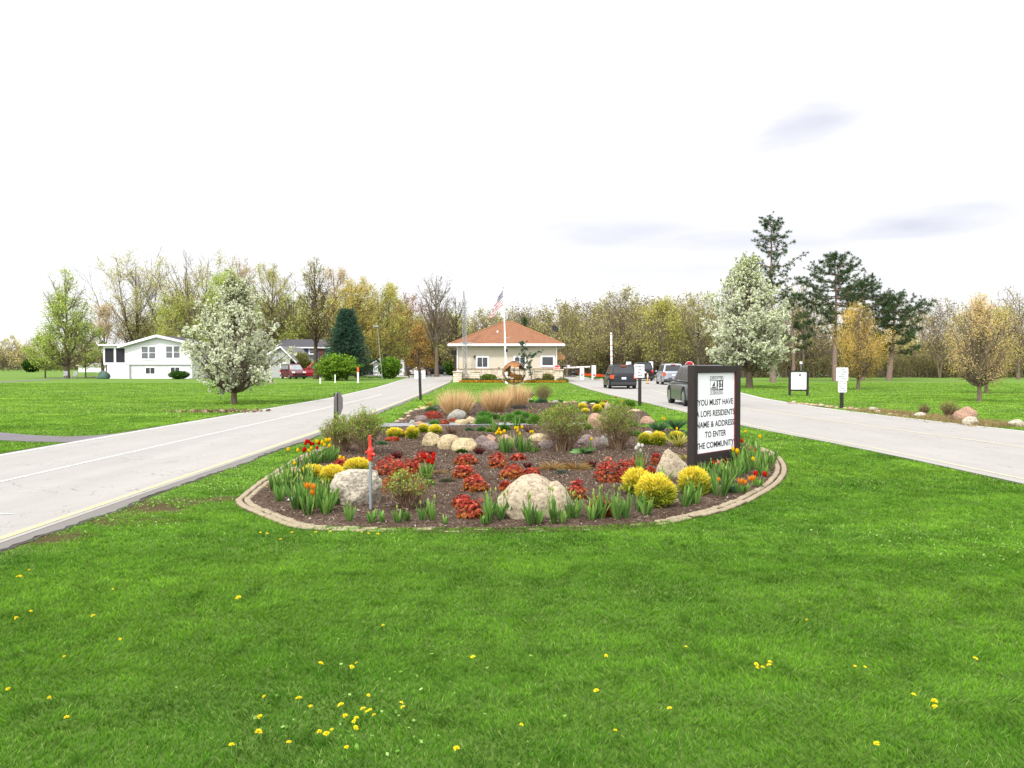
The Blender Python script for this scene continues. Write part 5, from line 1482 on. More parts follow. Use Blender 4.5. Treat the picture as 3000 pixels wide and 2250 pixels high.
# ================================================================== tulips
BLM = {'red': [rgb(226, 36, 24, .85), rgb(206, 30, 26, .8)], 'yellow': [rgb(250, 216, 30, .88), rgb(244, 200, 24, .85)], 'orange': [rgb(244, 140, 40, .88), rgb(240, 168, 60, .85)],
       'white': [rgb(246, 244, 232, .85), rgb(232, 232, 214, .82)], 'bud': [rgb(176, 196, 96, .8), rgb(196, 206, 122, .8)], 'pink': [rgb(224, 150, 120, .8), rgb(220, 170, 140, .8)]}
TL = [rgb(132, 176, 80, .86), rgb(108, 154, 70, .8), rgb(162, 198, 104, .9), rgb(116, 160, 86, .8), rgb(92, 136, 62, .75)]
TULIPS = []
def tulip_clump(label, px, py, hpx, blooms, seed, wpx=26, nleaf=9, group='tulip clumps in the flower bed'):
    R = np.random.default_rng(seed)
    t, m = gp('tulip_clump', label, 'tulips', px, py, group)
    h = hpx * m; w = wpx * m
    n = int(nleaf * 1.9) + 2
    lw = R.uniform(.018, .036, n)
    a = R.random(n) * 2 * PI; rr = np.sqrt(R.random(n))
    bx_ = np.cos(a) * rr * w * .28; by_ = np.sin(a) * rr * w * .2
    ln = .05 + .26 * R.random(n)
    D = np.stack([np.cos(a) * ln, np.sin(a) * ln, np.ones(n)], 1)
    L = h * ((.38 if any(b_ != 'bud' for b_ in blooms) else .46) + .46 * R.random(n))
    # wide tulip leaves, folded along the midrib
    d, u, wv = frame(D)
    side = np.stack([-np.sin(a), np.cos(a), np.zeros(n)], 1)
    out = np.stack([np.cos(a), np.sin(a), np.zeros(n)], 1)
    side = side * np.cos(R.normal(size=n) * .6)[:, None] + out * np.sin(R.normal(size=n) * .6)[:, None]
    side = unit(side); k = 6
    V = np.zeros((n, k * 3, 3)); cv = np.zeros((n, k * 3, 3)); lc = pal(n, TL, R, .08)
    B = np.stack([bx_, by_, np.zeros(n)], 1); bend = .04 + .42 * R.random(n) ** 3
    for i in range(k):
        s = i / (k - 1); wd = lw[:, None] * math.sin(PI * min(1, s * .86 + .12)) ** .8 * (.35 if i == 0 else 1) * (0.04 if i == k - 1 else 1)
        c = B + d * (L * s)[:, None] + out * (L * bend * s * s)[:, None] * .8 - np.array([0, 0, 1.]) * (L * bend * s ** 3)[:, None] * .45
        f = np.cross(side, d)
        V[:, i*3] = c - side * wd * .5 + f * wd * .18; V[:, i*3+1] = c; V[:, i*3+2] = c + side * wd * .5 + f * wd * .18
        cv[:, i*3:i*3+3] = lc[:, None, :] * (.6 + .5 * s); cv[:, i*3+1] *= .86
    base = (np.arange(n) * k * 3)[:, None]; Fl = []
    for i in range(k - 1):
        for j in range(2):
            p = i * 3 + j; Fl.append(base + np.array([[p, p + 1, p + 4, p + 3]]))
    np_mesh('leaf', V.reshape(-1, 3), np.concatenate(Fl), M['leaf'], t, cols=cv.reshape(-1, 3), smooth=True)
    for i, b in enumerate(blooms):
        a_ = R.random() * 2 * PI; r_ = math.sqrt(R.random())
        x0, y0 = math.cos(a_) * r_ * w * .24, math.sin(a_) * r_ * w * .15
        hh = h * ((.8 + .2 * R.random()) if b == 'bud' else (.66 + .34 * R.random()))
        tx, ty = x0 * 2.3 + R.normal() * .015, y0 * 1.5
        S = [[x0, y0, 0, (x0 + tx) / 2 * .95, (y0 + ty) / 2, hh * .5, .0038, .0035], [(x0 + tx) / 2 * .95, (y0 + ty) / 2, hh * .5, tx, ty, hh - .03, .0035, .003]]
        fl = np_mesh('flower' if b != 'bud' else 'flower_bud', *petals(R, b), M['petal'], t, cols=PC[0], smooth=True, loc=(tx, ty, hh - .03))
        V2, F2 = seg_tubes(np.array(S), 5)
        V2 = V2 - np.array([tx, ty, hh - .03])
        np_mesh('stem', V2, F2, M['leaf'], fl, cols=np.tile(np.array(TL[0]) * .95, (len(V2), 1)))
PC = [None]
def petals(R, b):
    cs = BLM[b]
    if b == 'bud':
        prof = [(.002, 0), (.0075, .008), (.0085, .018), (.006, .03), (.001, .04)]; np_ = 6
        V = []; Fq = []
        for r, z in prof:
            for k in range(np_): V.append((r * math.cos(2*PI*k/np_), r * math.sin(2*PI*k/np_), z))
        for j in range(len(prof) - 1):
            for k in range(np_): Fq.append((j*np_+k, j*np_+(k+1)%np_, (j+1)*np_+(k+1)%np_, (j+1)*np_+k))
        V = np.array(V); PC[0] = np.array(cs[R.integers(0, 2)]) * (.8 + 7 * V[:, 2:3])
        return V * (1 + .3 * R.random()), np.array(Fq)
    op = R.uniform(.6, 1.15) if b not in ('orange',) else R.uniform(1.0, 1.9)
    V = []; Fq = []; C = []
    c0 = np.array(cs[0]); c1 = np.array(cs[1])
    sc = 1.2 + .3 * R.random(); ph = R.random() * 2
    for p in range(6):
        a = ph + p * PI / 3; inn = .9 if p % 2 else 1.0
        i0_ = len(V)
        for i, (r, z, wd) in enumerate([(.003, 0, .006), (.017, .010, .015), (.021, .026, .017), (.018 * op, .042, .012), (.013 * op ** 1.6, .054, .0015)]):
            r *= inn
            for s in (-1, 0, 1):
                aa = a + s * wd / max(.012, r) * .75
                rr = r * (1 if s == 0 else .95)
                V.append((rr * math.cos(aa), rr * math.sin(aa), z)); C.append((c0 * (1 - i / 5) + c1 * i / 5) * (.75 + .3 * i / 4) * (.93 if s == 0 else 1))
        for i in range(4):
            for s in range(2):
                q = i0_ + i * 3 + s; Fq.append((q, q + 1, q + 4, q + 3))
    PC[0] = np.clip(np.array(C), 0, 1)
    return np.array(V) * sc, np.array(Fq)
FR = [(753,1134,52),(801,1138,38),(822,1137,34),(859,1138,42),(877,1135,34),(911,1134,50),(933,1134,60),(959,1142,26),(1043,1142,28),(1057,1138,80),(1083,1132,72),(1103,1130,66),(1145,1142,72),(1164,1141,42),(1197,1140,80),(1214,1139,44),(1233,1130,72),(1245,1129,60),(1279,1132,66),(1299,1130,78),(1332,1130,78),(1353,1128,72),(1379,1116,58),(1396,1122,58)]
nbd = [1,0,0,1,0,1,2,0,0,2,2,3,3,0,3,0,3,2,2,3,3,2,1,1]
FR.sort()
for i, ((px, py, h), nb) in enumerate(zip(FR, nbd)):
    tulip_clump('tulip clump %s, %s in the front edge row' % ('with pale buds' if nb else 'of short leaves', ordn(i, len(FR))), px, py, h, ['bud'] * nb, 900 + i, 24 if h > 40 else 16, 8 if h > 60 else 5)
LR_ = [(591,1068,58),(605,1080,66),(614,1060,60),(619,1079,68),(631,1050,56),(639,1110,84),(648,1108,78),(659,1050,60),(663,1121,70),(681,1108,72),(695,1092,66),(702,1120,60),(710,1114,76),(650,1078,70),(672,1082,66)]
LR_.sort()
lb = [['bud'], ['bud'], ['bud','bud'], ['bud'], ['bud'], ['bud','bud'], ['bud'], ['bud'], ['bud','bud'], ['orange','orange','orange'], ['bud'], ['bud'], [], ['bud'], ['bud']]
for i, ((px, py, h), b) in enumerate(zip(LR_, lb)):
    tulip_clump('tulip clump %s, %s in the left tip drift' % ('with orange blooms' if 'orange' in b else 'of tall green leaves', ordn(i, len(LR_))), px, py, h, b, 940 + i, 28, 11)
OT = [
 ('extra green tulip clump filling in before the golden shrubs at far left', 676, 1066, 56, ['bud', 'bud'], 34, 11),
 ('green tulip clump rising behind the orange blooms at the left tip', 654, 1098, 66, ['bud', 'bud'], 34, 11),
 ('green tulip clump on the outer side of the left tip near the pavers', 600, 1092, 50, ['bud'], 30, 9),
 ('tall green tulip clump between the left tip drift and the big grey boulder', 722, 1100, 58, ['bud'], 28, 9),
 ('broad green tulip clump at the outer right end of the bed', 1668, 1004, 40, ['bud', 'bud'], 40, 12),
 ('green tulip clump with yellow bloom at the outer right end', 1650, 1034, 44, ['yellow', 'bud'], 40, 12),
 ('tulip clump with red blooms at the left end of the red and yellow drift', 656, 1013, 52, ['red', 'red', 'red', 'yellow'], 30, 7),
 ('single yellow tulip clump leaning out left of the red ones', 640, 1020, 46, ['yellow', 'yellow'], 28, 5),
 ('tulip clump with mixed red and yellow blooms left of the twiggy shrubs', 676, 1010, 54, ['red', 'red', 'red', 'red', 'yellow'], 36, 10),
 ('tulip clump with yellow and red blooms in the middle of the left rear drift', 692, 1007, 55, ['yellow', 'yellow', 'red', 'yellow', 'red'], 36, 12),
 ('tulip clump with yellow blooms against the twiggy shrubs', 708, 1004, 52, ['yellow', 'yellow', 'yellow', 'yellow', 'bud'], 34, 10),
 ('tulip clump of green leaves and one bud beside the twiggy shrubs', 720, 1000, 46, ['bud', 'bud'], 28, 10),
 ('low tulip clump with one yellow bloom at the left tip near the tan stone', 632, 1026, 30, ['yellow'], 20, 5),
 ('tulip clump with green bud above the tan stone at the left tip', 617, 1030, 44, ['bud'], 18, 5),
 ('big yellow tulip clump at the left of the pair in the bed centre', 1094, 984, 60, ['yellow'] * 9, 50, 22),
 ('yellow tulip clump at the right of the pair in the bed centre', 1130, 982, 56, ['yellow'] * 7, 46, 22),
 ('low broad tulip leaves spreading right of the yellow tulips', 1152, 982, 22, [], 44, 12),
 ('tulip clump with bright red blooms in the red foliage left of centre', 920, 1042, 56, ['red'] * 5, 46, 16),
 ('white tulip clump behind the golden globe shrubs', 1385, 1024, 56, ['white'] * 4, 40, 9),
 ('two yellow tulips poking up behind the low golden shrubs', 745, 1014, 24, ['yellow', 'yellow'], 16, 3),
 ('pale budded tulip clump among green mounds left of the yellow tulips', 1068, 934, 38, ['bud', 'bud'], 24, 9),
 ('small pale budded tulip clump in the middle of the green mounds', 1091, 924, 28, ['bud'], 12, 4),
 ('pale budded tulip clump behind the yellow tulips', 1115, 930, 36, ['bud', 'bud'], 24, 8),
 ('tall budded tulip clump with a red bloom left of the centre twiggy shrub', 1148, 916, 34, ['bud', 'bud', 'red'], 20, 6),
 ('tulip clump with orange-red blooms behind the right twiggy shrub', 1342, 890, 30, ['red', 'orange', 'bud'], 24, 8),
 ('red tulip clump beside the upright pointed stone', 1318, 889, 20, ['red', 'orange'], 16, 5),
 ('small red tulip clump behind the tiny yellow shrubs', 1303, 880, 16, ['red', 'red'], 16, 4),
 ('yellow tulip clump in the blue-green daffodil leaves', 1432, 930, 28, ['yellow', 'yellow'], 22, 5),
 ('single bright yellow tulip left of the large sign', 1461, 948, 18, ['yellow'], 12, 3),
 ('small yellow tulip plant above the hosta leaves', 1274, 984, 42, ['yellow'], 14, 3),
 ('low tulip clump with open orange blooms at the right end of the bed', 1604, 1070, 30, ['orange', 'orange', 'orange', 'orange'], 50, 14),
 ('low tulip clump with a red bloom at the right end of the bed', 1640, 1056, 28, ['red', 'red'], 44, 12),
 ('broad green tulip clump in front of the right golden globe shrub', 1480, 1102, 66, ['bud'], 34, 8),
 ('tall green tulip clump right of the one before the golden globe', 1503, 1096, 66, ['bud', 'bud'], 34, 8),
 ('tulip leaves between the pointed boulder and the golden globe shrubs', 1436, 1050, 46, ['bud'], 40, 8),
 ('tall narrow tulip clump right of the golden globe shrub under the sign', 1558, 1080, 72, ['bud', 'bud'], 40, 12),
 ('low green tulip clump with pale tips under the large sign', 1542, 1074, 40, ['orange'], 26, 7),
]
for i, (lab, px, py, h, b, w, nl) in enumerate(OT): tulip_clump(lab, px, py, h, b, 1000 + i, w, nl)
RT_ = [(1522,1034,52),(1536,1018,52),(1548,1052,66),(1556,1022,60),(1566,1036,66),(1574,1052,66),(1580,1010,58),(1592,1038,66),(1588,985,44),(1600,1014,58),(1604,992,48),(1612,1030,62),(1620,1004,54),(1630,1020,60),(1636,996,50),(1646,1012,54),(1598,968,40),(1616,976,42),(1660,1018,44),(1632,980,40),(1542,1004,40)]
RT_.sort()
RBm = [['bud'], ['bud','red'], ['red'], ['bud','bud'], ['bud'], ['bud','pink'], ['bud'], ['red','bud'], ['red','red','yellow'], ['yellow','bud'], ['yellow','red','orange'], ['bud','bud'], ['bud'], ['yellow','orange'], ['bud'], ['red','bud'], ['bud','bud'], ['yellow'], ['bud','pink'], ['bud'], ['bud']]
for i, ((px, py, h), b) in enumerate(zip(RT_, RBm)):
    cs = [c for c in b if c != 'bud']
    tulip_clump('tulip clump with %s by the large sign, %s' % ((' '.join(sorted(set(cs))) + ' blooms') if cs else 'closed green buds', ordn(i, len(RT_))), px, py, (min(h, py - 996) if px < 1592 else h) if py - 996 > 12 else 34, b, 1100 + i, 38, 12)

# ================================================================== dandelions in the lawn
DN = [(512,1309),(507,1312),(57,1247),(31,1262),(38,1261),(239,1290),(253,1403),(195,1350),(131,1442),(98,1535),(8,1516),(135,1580),(494,1643),(553,1613),(556,1579),(566,1533),(619,1637),(641,1537),(667,1555),(733,1552),(742,1577),(767,1457),(757,1466),(793,1530),(797,1563),(790,1567),(781,1561),(805,1575),(767,1583),(761,1590),(765,1604),(865,1547),(868,1557),(713,1608),(686,1613),(701,1618),(690,1458),(1021,1444),(1126,1597),(1331,1610),(1311,1441),(1485,1420),(1638,1460),(1668,1455),(1666,1462),(1652,1467),(1640,1468),(1853,1464),(1875,1466),(1982,1529),(2027,1543),(2028,1556),(1747,1359),(2115,1447),(1902,1640),(826,1372),(560,1163),(575,1165),(604,1178),(628,1163),(680,1162),(712,1160),(795,1165),(815,1166),(780,1162),(60,1340),(28,1355),(575,1060),(590,1046),(600,1052),(560,1052),(585,1040),(985,1651),(745,1648),(1290,1520),(1450,1560)]
yel = plain('dandelion_yellow', rgb(252, 226, 36, .85), .8, var=.25, scale=60)
grn = plain('dandelion_green', rgb(110, 150, 66, .7), .8)
def dandelion_proto():
    R = np.random.default_rng(4)
    n = 90; a = R.random(n) * 2 * PI; el_ = R.random(n)
    D = unit(np.stack([np.cos(a) * (1.2 - el_), np.sin(a) * (1.2 - el_), el_ * .9 + .12], 1))
    V, Fs, T = blades(np.zeros((n, 3)) + D * .003, D, .017 * (1 - .35 * el_), .0055, R, .1, 2)
    return V, Fs
Vd, Fd = dandelion_proto()
r0 = None
for i, (px, py) in enumerate(DN):
    X, Y = g(px, py)
    where = 'close to the bottom edge' if py > 1560 else 'in the lower lawn' if py > 1420 else 'in the middle lawn' if py > 1220 else 'in the grass beside the paver edging'
    side = 'far left' if px < 300 else 'left of centre' if px < 900 else 'near the centre' if px < 1450 else 'right of centre' if px < 1900 else 'far right'
    lab = 'small yellow dandelion flower %s, %s' % (where, side)
    if r0 is None:
        r0 = thing('dandelion', lab, 'dandelion', (X, Y, .048), 0)
        h0 = np_mesh('flower', Vd, Fd, yel, r0)
        s0 = MB().tube((0, 0, -.045), (0, 0, 0), .0018, .0015, 5).build('stem', grn, r0)
        r0['group'] = lab.replace('small ', '').replace('flower', 'flowers')
    else:
        r = r0.copy(); COL.objects.link(r)
        r.location = (X, Y, .048); r['label'] = lab; r['group'] = lab.replace('small ', '').replace('flower', 'flowers')
        sc = .5 + .4 * random.random()
        r.scale = (sc, sc, sc); r.rotation_euler = (random.uniform(-.5, .3), random.uniform(-.4, .4), i)
        for c_ in (h0, s0):
            q = c_.copy(); COL.objects.link(q); q.parent = r
# litter scrap
mb = MB(); mb.face([(0, 0, .02), (.10, .01, .03), (.15, .05, .045), (.12, .09, .02), (.06, .07, .05), (.01, .05, .015)]); mb.face([(.03, .02, .032), (.12, .03, .05), (.1, .06, .06), (.04, .06, .05)])
o = mb.build('litter_scrap', plain('white_paper', (.78, .75, .78), .7), loc=(*g(614, 1094), BZ)); tag(o, 'crumpled white litter scrap on the mulch at the left tip of the bed', 'litter')
# ================================================================== building materials
def siding(name, col, pitch=.13, dark=.55):
    n = NT(name); v = n.coord()
    s = n.n('ShaderNodeSeparateXYZ'); n.l(v, s.inputs[0])
    fr = n.math('FRACT', n.math('DIVIDE', s.outputs[2], pitch))
    ln = n.ramp(fr, [(0.0, dark), (.12, .85), (.2, 1.0), (1.0, .96)])
    f = n.noise(n.map(v, (1, 1, 6)), 2.0, 4)
    c = n.mix(f, tuple(x * .92 for x in col), tuple(min(1, x * 1.05) for x in col))
    c = n.mix(1.0, c, ln, 'MULTIPLY')
    return n.pbr(c, .6, 0, .25, n.bump(fr, .3, .02))
M['siding_cream'] = siding('cream_lap_siding', rgb(236, 224, 204, .60), .165, .62)
M['siding_white'] = siding('white_lap_siding', (.64, .64, .66), .24, .5)
M['siding_blue'] = siding('slate_blue_siding', rgb(96, 108, 136, .6), .2)
M['siding_grey'] = siding('pale_grey_siding', rgb(200, 202, 200, .6), .2)
n = NT('ledge_stone'); v = n.map(n.coord(), (2.6, 2.6, 5.2))
dd = n.n('ShaderNodeTexNoise'); n.l(n.coord(), dd.inputs['Vector']); dd.inputs['Scale'].default_value = .8
vo = n.n('ShaderNodeTexBrick'); n.l(n.map(n.coord(), (1, 1, 1), (PI / 2, 0, 0)), vo.inputs['Vector'])
vo.inputs['Scale'].default_value = 1.0; vo.inputs['Brick Width'].default_value = .52; vo.inputs['Row Height'].default_value = .2; vo.inputs['Mortar Size'].default_value = .018
vo.inputs['Color1'].default_value = c4(rgb(242, 236, 220, .72)); vo.inputs['Color2'].default_value = c4(rgb(222, 208, 180, .68)); vo.inputs['Mortar'].default_value = c4(rgb(150, 132, 110, .55))
vo.offset = .37; vo.squash = .6; vo.squash_frequency = 3
cc = n.mix(n.ramp(n.noise(n.coord(), 3, 5, .7), [(.4, 0.), (.65, .5)]), vo.outputs['Color'], rgb(214, 192, 160, .62))
n.pbr(cc, .9, 0, .1, n.bump(vo.outputs['Fac'], -.5, .02)); M['stone'] = n.m
n = NT('shingle_roof'); v = n.coord()
br = n.n('ShaderNodeTexBrick'); n.l(n.map(v, (1, 1, 1)), br.inputs['Vector']); br.inputs['Scale'].default_value = 1; br.inputs['Brick Width'].default_value = .35; br.inputs['Row Height'].default_value = .28; br.inputs['Mortar Size'].default_value = .02
br.inputs['Color1'].default_value = c4(rgb(182, 132, 100, .46)); br.inputs['Color2'].default_value = c4(rgb(154, 106, 78, .44)); br.inputs['Mortar'].default_value = c4(rgb(122, 76, 58, .45))
cc = n.mix(n.noise(v, 2.2, 5, .7), br.outputs['Color'], rgb(174, 122, 92, .45)); cc = n.mix(n.ramp(n.noise(v, 9, 3, .7), [(.45, 0.), (.65, .6)]), cc, rgb(188, 140, 112, .46))
n.pbr(cc, .9, 0, .1, n.bump(n.noise(v, 20, 3), .4, .02)); M['shingle'] = n.m
M['roof_dark'] = plain('charcoal_shingles', rgb(86, 84, 90, .6), .9, var=.2, scale=6, bump=.3)
M['roof_grey'] = plain('grey_shingles', rgb(150, 148, 146, .6), .9, var=.15, scale=6, bump=.3)
M['trim'] = plain('white_trim', (.66, .66, .67), .5, var=.05)
M['trim_grey'] = plain('grey_soffit', rgb(170, 170, 170, .6), .6)
def glass_mat(name, col=(.02, .022, .025), rough=.08):
    n = NT(name); f = n.noise(n.coord(), 1.2, 3)
    c = n.mix(f, tuple(x * .5 for x in col), tuple(x * 1.8 for x in col))
    return n.pbr(c, rough, 0, .5)
M['glass'] = glass_mat('dark_window_glass')
M['glass_grey'] = glass_mat('curtained_window_glass', (.075, .08, .09), .15)
M['screen'] = plain('dark_porch_screen', (.018, .016, .022), .8)
M['black'] = plain('black_paint', (.022, .021, .024), .45, var=.3)
M['metal'] = plain('galvanised_metal', rgb(176, 178, 182, .7), .45, .7)
M['metal_dk'] = plain('dark_metal', rgb(60, 60, 62, .6), .5, .5)

def window(parent, x0, x1, z0, z1, y, fr=.09, panes=2, glass='glass', mull=.05, cross=False, out=.05):
    """window in a wall facing -y at local y; frame, panes as sub-parts"""
    mb = MB()
    ya, yb = y - out, y + .02
    mb.bx(x0, x0 + fr, ya, yb, z0, z1); mb.bx(x1 - fr, x1, ya, yb, z0, z1)
    mb.bx(x0 + fr, x1 - fr, ya + .003, yb, z1 - fr, z1); mb.bx(x0 + fr, x1 - fr, ya - .015, yb, z0, z0 + fr)
    w = (x1 - x0 - 2 * fr)
    for k in range(1, panes):
        xc = x0 + fr + w * k / panes
        mb.bx(xc - mull / 2, xc + mull / 2, ya + .008, yb, z0 + fr, z1 - fr)
    if cross:
        zc = (z0 + z1) / 2
        mb.bx(x0 + fr, x1 - fr, ya + .012, yb, zc - .03, zc + .03)
    f = mb.build('window', M['trim'], parent)
    MB().bx(x0 + fr - .005, x1 - fr + .005, y - .018, y - .008, z0 + fr - .005, z1 - fr + .005).build('pane', M[glass], f)
    return f

# ================================================================== gatehouse
GY = 81.0
gm = mpp(GY)
gx = lambda px: XX(px, GY) - XX(1096, GY)
gz = lambda py: ZZ(py, GY)
gh = thing('gatehouse', 'cream gatehouse with an orange-brown hipped roof between the two roads', 'building', (XX(1096, GY), GY, 0))
x0, x1 = gx(988), gx(1202); D = 10.0
ez = gz(744); sz = gz(797)
mb = MB().bx(x0, x1, 0, D, sz, ez + .05); mb.build('wall', M['siding_cream'], gh)
# stone plinth with a ledge and projecting pillars
mb = MB().bx(x0 - .06, x1 + .06, -.10, D + .05, 0, sz); mb.build('stone_base', M['stone'], gh)
MB().bx(x0 - .1, x1 + .1, -.16, .0, sz, sz + .07).build('ledge', plain('ledge_cap_stone', rgb(186, 160, 130, .6), .8), gh)
for (a, b, zt) in ((982, 1000, 804), (1020, 1038, 803), (1152.5, 1170, 801), (1195.5, 1214, 800)):
    pl = MB().bx(gx(a), gx(b), -1.9, -1.0, 0, gz(zt)).build('pillar', M['stone'], gh)
    MB().bx(gx(a) - .07, gx(b) + .07, -1.98, -.92, gz(zt), gz(zt) + .12).build('cap', M['ledge'] if 'ledge' in M else gh.children[2].data.materials[0], pl)
MB().bx(gx(1000), gx(1020), -1.6, -1.2, 0, gz(806)).build('low_wall', M['stone'], gh)
MB().bx(gx(1170), gx(1195.5), -1.6, -1.2, 0, gz(806)).build('low_wall', M['stone'], gh)
# roof
ov = .75; rl, rr_ = gx(970.5), gx(1217.5); yf, yb = -ov, D + ov
zt = ez + .02; apx0, apx1 = gx(1088), gx(1106); ap = gz(699) + .45 
mb = MB(); A = [(rl, yf, zt), (rr_, yf, zt), (rr_, yb, zt), (rl, yb, zt)]
r1 = (apx0, D / 2, ap + .0); r2 = (apx1, D / 2, ap)
mb.face([A[0], A[1], r2, r1]); mb.face([A[1], A[2], r2]); mb.face([A[2], A[3], r1, r2]); mb.face([A[3], A[0], r1]); mb.face([A[3], A[2], A[1], A[0]])
rf = mb.build('roof', M['shingle'], gh)
mb = MB().bx(rl - .05, rr_ + .05, yf - .12, yf - .004, zt - .2, zt + .03); mb.bx(rl - .1, rl - .003, yf, yb, zt - .2, zt + .03); mb.bx(rr_ + .003, rr_ + .1, yf, yb, zt - .2, zt + .03)
mb.build('gutter', M['trim'], gh, bevel=.02)
MB().bx(rl, rr_, yf, yb, zt - .1, zt - .006).build('soffit', M['trim_grey'], gh)
MB().bx(x0 - .05, x0 + .06, -.11, -.004, .9, ez - .1).build('downspout', M['trim'], gh)
MB().bx(x1 - .06, x1 + .05, -.11, -.004, .9, ez - .1).build('downspout', M['trim'], gh)
# hip caps
mb = MB()
for p, q in ((A[0], r1), (A[1], r2), (r1, r2)): mb.tube(Vector(p) + Vector((0, 0, .02)), Vector(q) + Vector((0, 0, .03)), .06, .06, 6)
mb.build('ridge_cap', plain('ridge_cap_shingle', rgb(196, 140, 98, .5), .8), rf)
window(gh, gx(1028), gx(1056.5), gz(796), gz(769), 0, .16, 2)
window(gh, gx(1109), gx(1137), gz(796), gz(769), 0, .16, 2)
window(gh, gx(1167.5), gx(1198.5), gz(793), gz(767.5), 0, .18, 1)
for px, py in ((1075, 703), (1094.5, 703), (1112.5, 703)):
    fy = 3.6; MB().bx(gx(px) - .22, gx(px) + .22, fy, fy + .3, gz(py) - .55, gz(py) - .28).build('roof_vent', M['trim'], rf)
MB().tube((gx(1074), 2.2, gz(722) - .25), (gx(1074), 2.2, gz(708) - .2), .09, .09, 8).build('vent_pipe', M['trim'], rf)
# awning on the lane side
mb = MB(); ax = x1 + .02
mb.prism([(0, 0), (.95, -.55), (.95, -.95), (0, -.95)], 1.2, 5.0)
for i, vv in enumerate(mb.v): mb.v[i] = (vv[0] + ax, vv[1], vv[2] + gz(756.5))
mb.build('awning', plain('tan_canvas', rgb(226, 176, 122, .62), .9), gh)
MB().bx(gx(993.5), gx(1005), -.22, -.105, gz(796.5), gz(782)).build('meter_box', plain('beige_meter_box', rgb(222, 206, 176, .62), .6), gh)
MB().bx(gx(1004) - 1.45, gx(984.5), .6, .95, gz(766), gz(757)).build('wall_lamp', M['metal_dk'], gh)
MB().lathe([(.12, 0), (.1, .1), (.05, .22)], 10, (gx(1025.5), -.12, gz(772.5))).build('camera_dome', M['metal_dk'], gh)
MB().bx(gx(1076.5), gx(1079), -.2, -.102, gz(795.5), gz(793)).build('light_fixture', M['metal_dk'], gh)

# antenna mast
X0 = XX(1006, 79.9)
ms = thing('antenna_mast', 'slim grey lattice antenna mast at the left end of the gatehouse', 'mast', (X0, 79.2, 0))
H = ZZ(646, 79.2); mb = MB(); legs = [(-.2, 0), (.2, 0), (0, .32)]
for lx, ly in legs: mb.tube((lx, ly, 0), (lx * .75 - .12, ly, H), .036, .03, 6)
mb.build('leg', M['metal'], ms)
mb = MB(); k = 34
for i in range(k):
    a = i / k; b = (i + 1) / k
    for j in range(3):
        p, q = legs[j], legs[(j + 1) % 3]
        if i % 2: p, q = q, p
        mb.tube((p[0] * (1 - .25 * a) - .12 * a, p[1], H * a), (q[0] * (1 - .25 * b) - .12 * b, q[1], H * b), .018, .018, 4)
mb.build('lattice', M['metal'], ms)
MB().tube((-.12, .1, H), (-.14, .1, ZZ(629, 79.2)), .05, .035, 8).build('pole_tip', M['metal_dk'], ms)
MB().tube((-.5, .1, ZZ(741, 79.2)), (.75, .1, ZZ(741, 79.2)), .06, .06, 6).build('bracket', M['trim_grey'], ms)
MB().tube((-.1, .1, ZZ(688, 79.2)), (1.85, .1, ZZ(689, 79.2)), .014, .012, 4).build('antenna_rod', M['metal'], ms)

# flagpole and flag
fx = XX(1094.5, 72); fp = thing('flagpole', 'white tapering flagpole in front of the gatehouse', 'flagpole', (fx, 72, 0))
H = ZZ(624, 72); lx = XX(1087, 72) - fx
MB().tube((0, 0, 0), (lx, 0, H), .105, .042, 12).build('pole', plain('white_flagpole', (.7, .7, .71), .35), fp)
MB().lathe([(.02, 0), (.07, .04), (.07, .1), (.02, .15)], 10, (lx, 0, H)).build('finial', M['metal'], fp)
mb = MB().tube((lx + .07, -.05, 1.3), (lx + .07, -.05, H - .05), .008, .008, 4); mb.build('halyard', M['metal'], fp)
MB().bx(-.1, .1, -.16, -.09, ZZ(760, 72), ZZ(754, 72)).build('cleat', M['metal_dk'], fp)
MB().bx(-.32, .28, -.05, .05, ZZ(730.5, 72), ZZ(729, 72)).build('crossbar', M['metal'], fp)
fl = thing('flag', 'drooping american flag with stars and stripes on the white flagpole', 'flag', (XX(1086.4, 72), 71.95, ZZ(626.5, 72)))
nu, nv = 40, 26; m7 = mpp(72)
Vg = []
for i in range(nu + 1):
    for j in range(nv + 1):
        u = i / nu; vv = j / nv
        sq = (1 - u) ** .75
        x = -28 * m7 * (u ** .92) + .04 * math.sin(vv * 9 + u * 14) * u
        z = -57 * m7 * u ** 1.08 - vv * 33 * m7 * sq * (1 - .1 * u) - vv * .22 * u
        y = .16 * math.sin(u * 17 + vv * 2.2) * min(1, u * 3) + .05 * math.sin(vv * 10) * u
        x += -.10 * vv * math.sin(u * PI) * (1 - u) + .1 * (1 - sq) * math.sin(u * 17 + vv * 2.2)
        Vg.append((x, y, z))
Fg = []; mi = []
for i in range(nu):
    for j in range(nv):
        a = i * (nv + 1) + j
        Fg.append((a, a + 1, a + nv + 2, a + nv + 1))
        canton = i < nu * .4 and j < 14
        star = canton and ((i * 2 + j) % 4 == 1) and j % 2 == 1
        mi.append(2 if canton and not star else (1 if star or (j // 2) % 2 else 0))
np_mesh('cloth', np.array(Vg), np.array(Fg), [plain('flag_red', rgb(186, 24, 48, .62), .7), plain('flag_white', (.72, .70, .72), .7), plain('flag_blue', rgb(34, 46, 108, .5), .7)], fl, smooth=True, midx=mi)

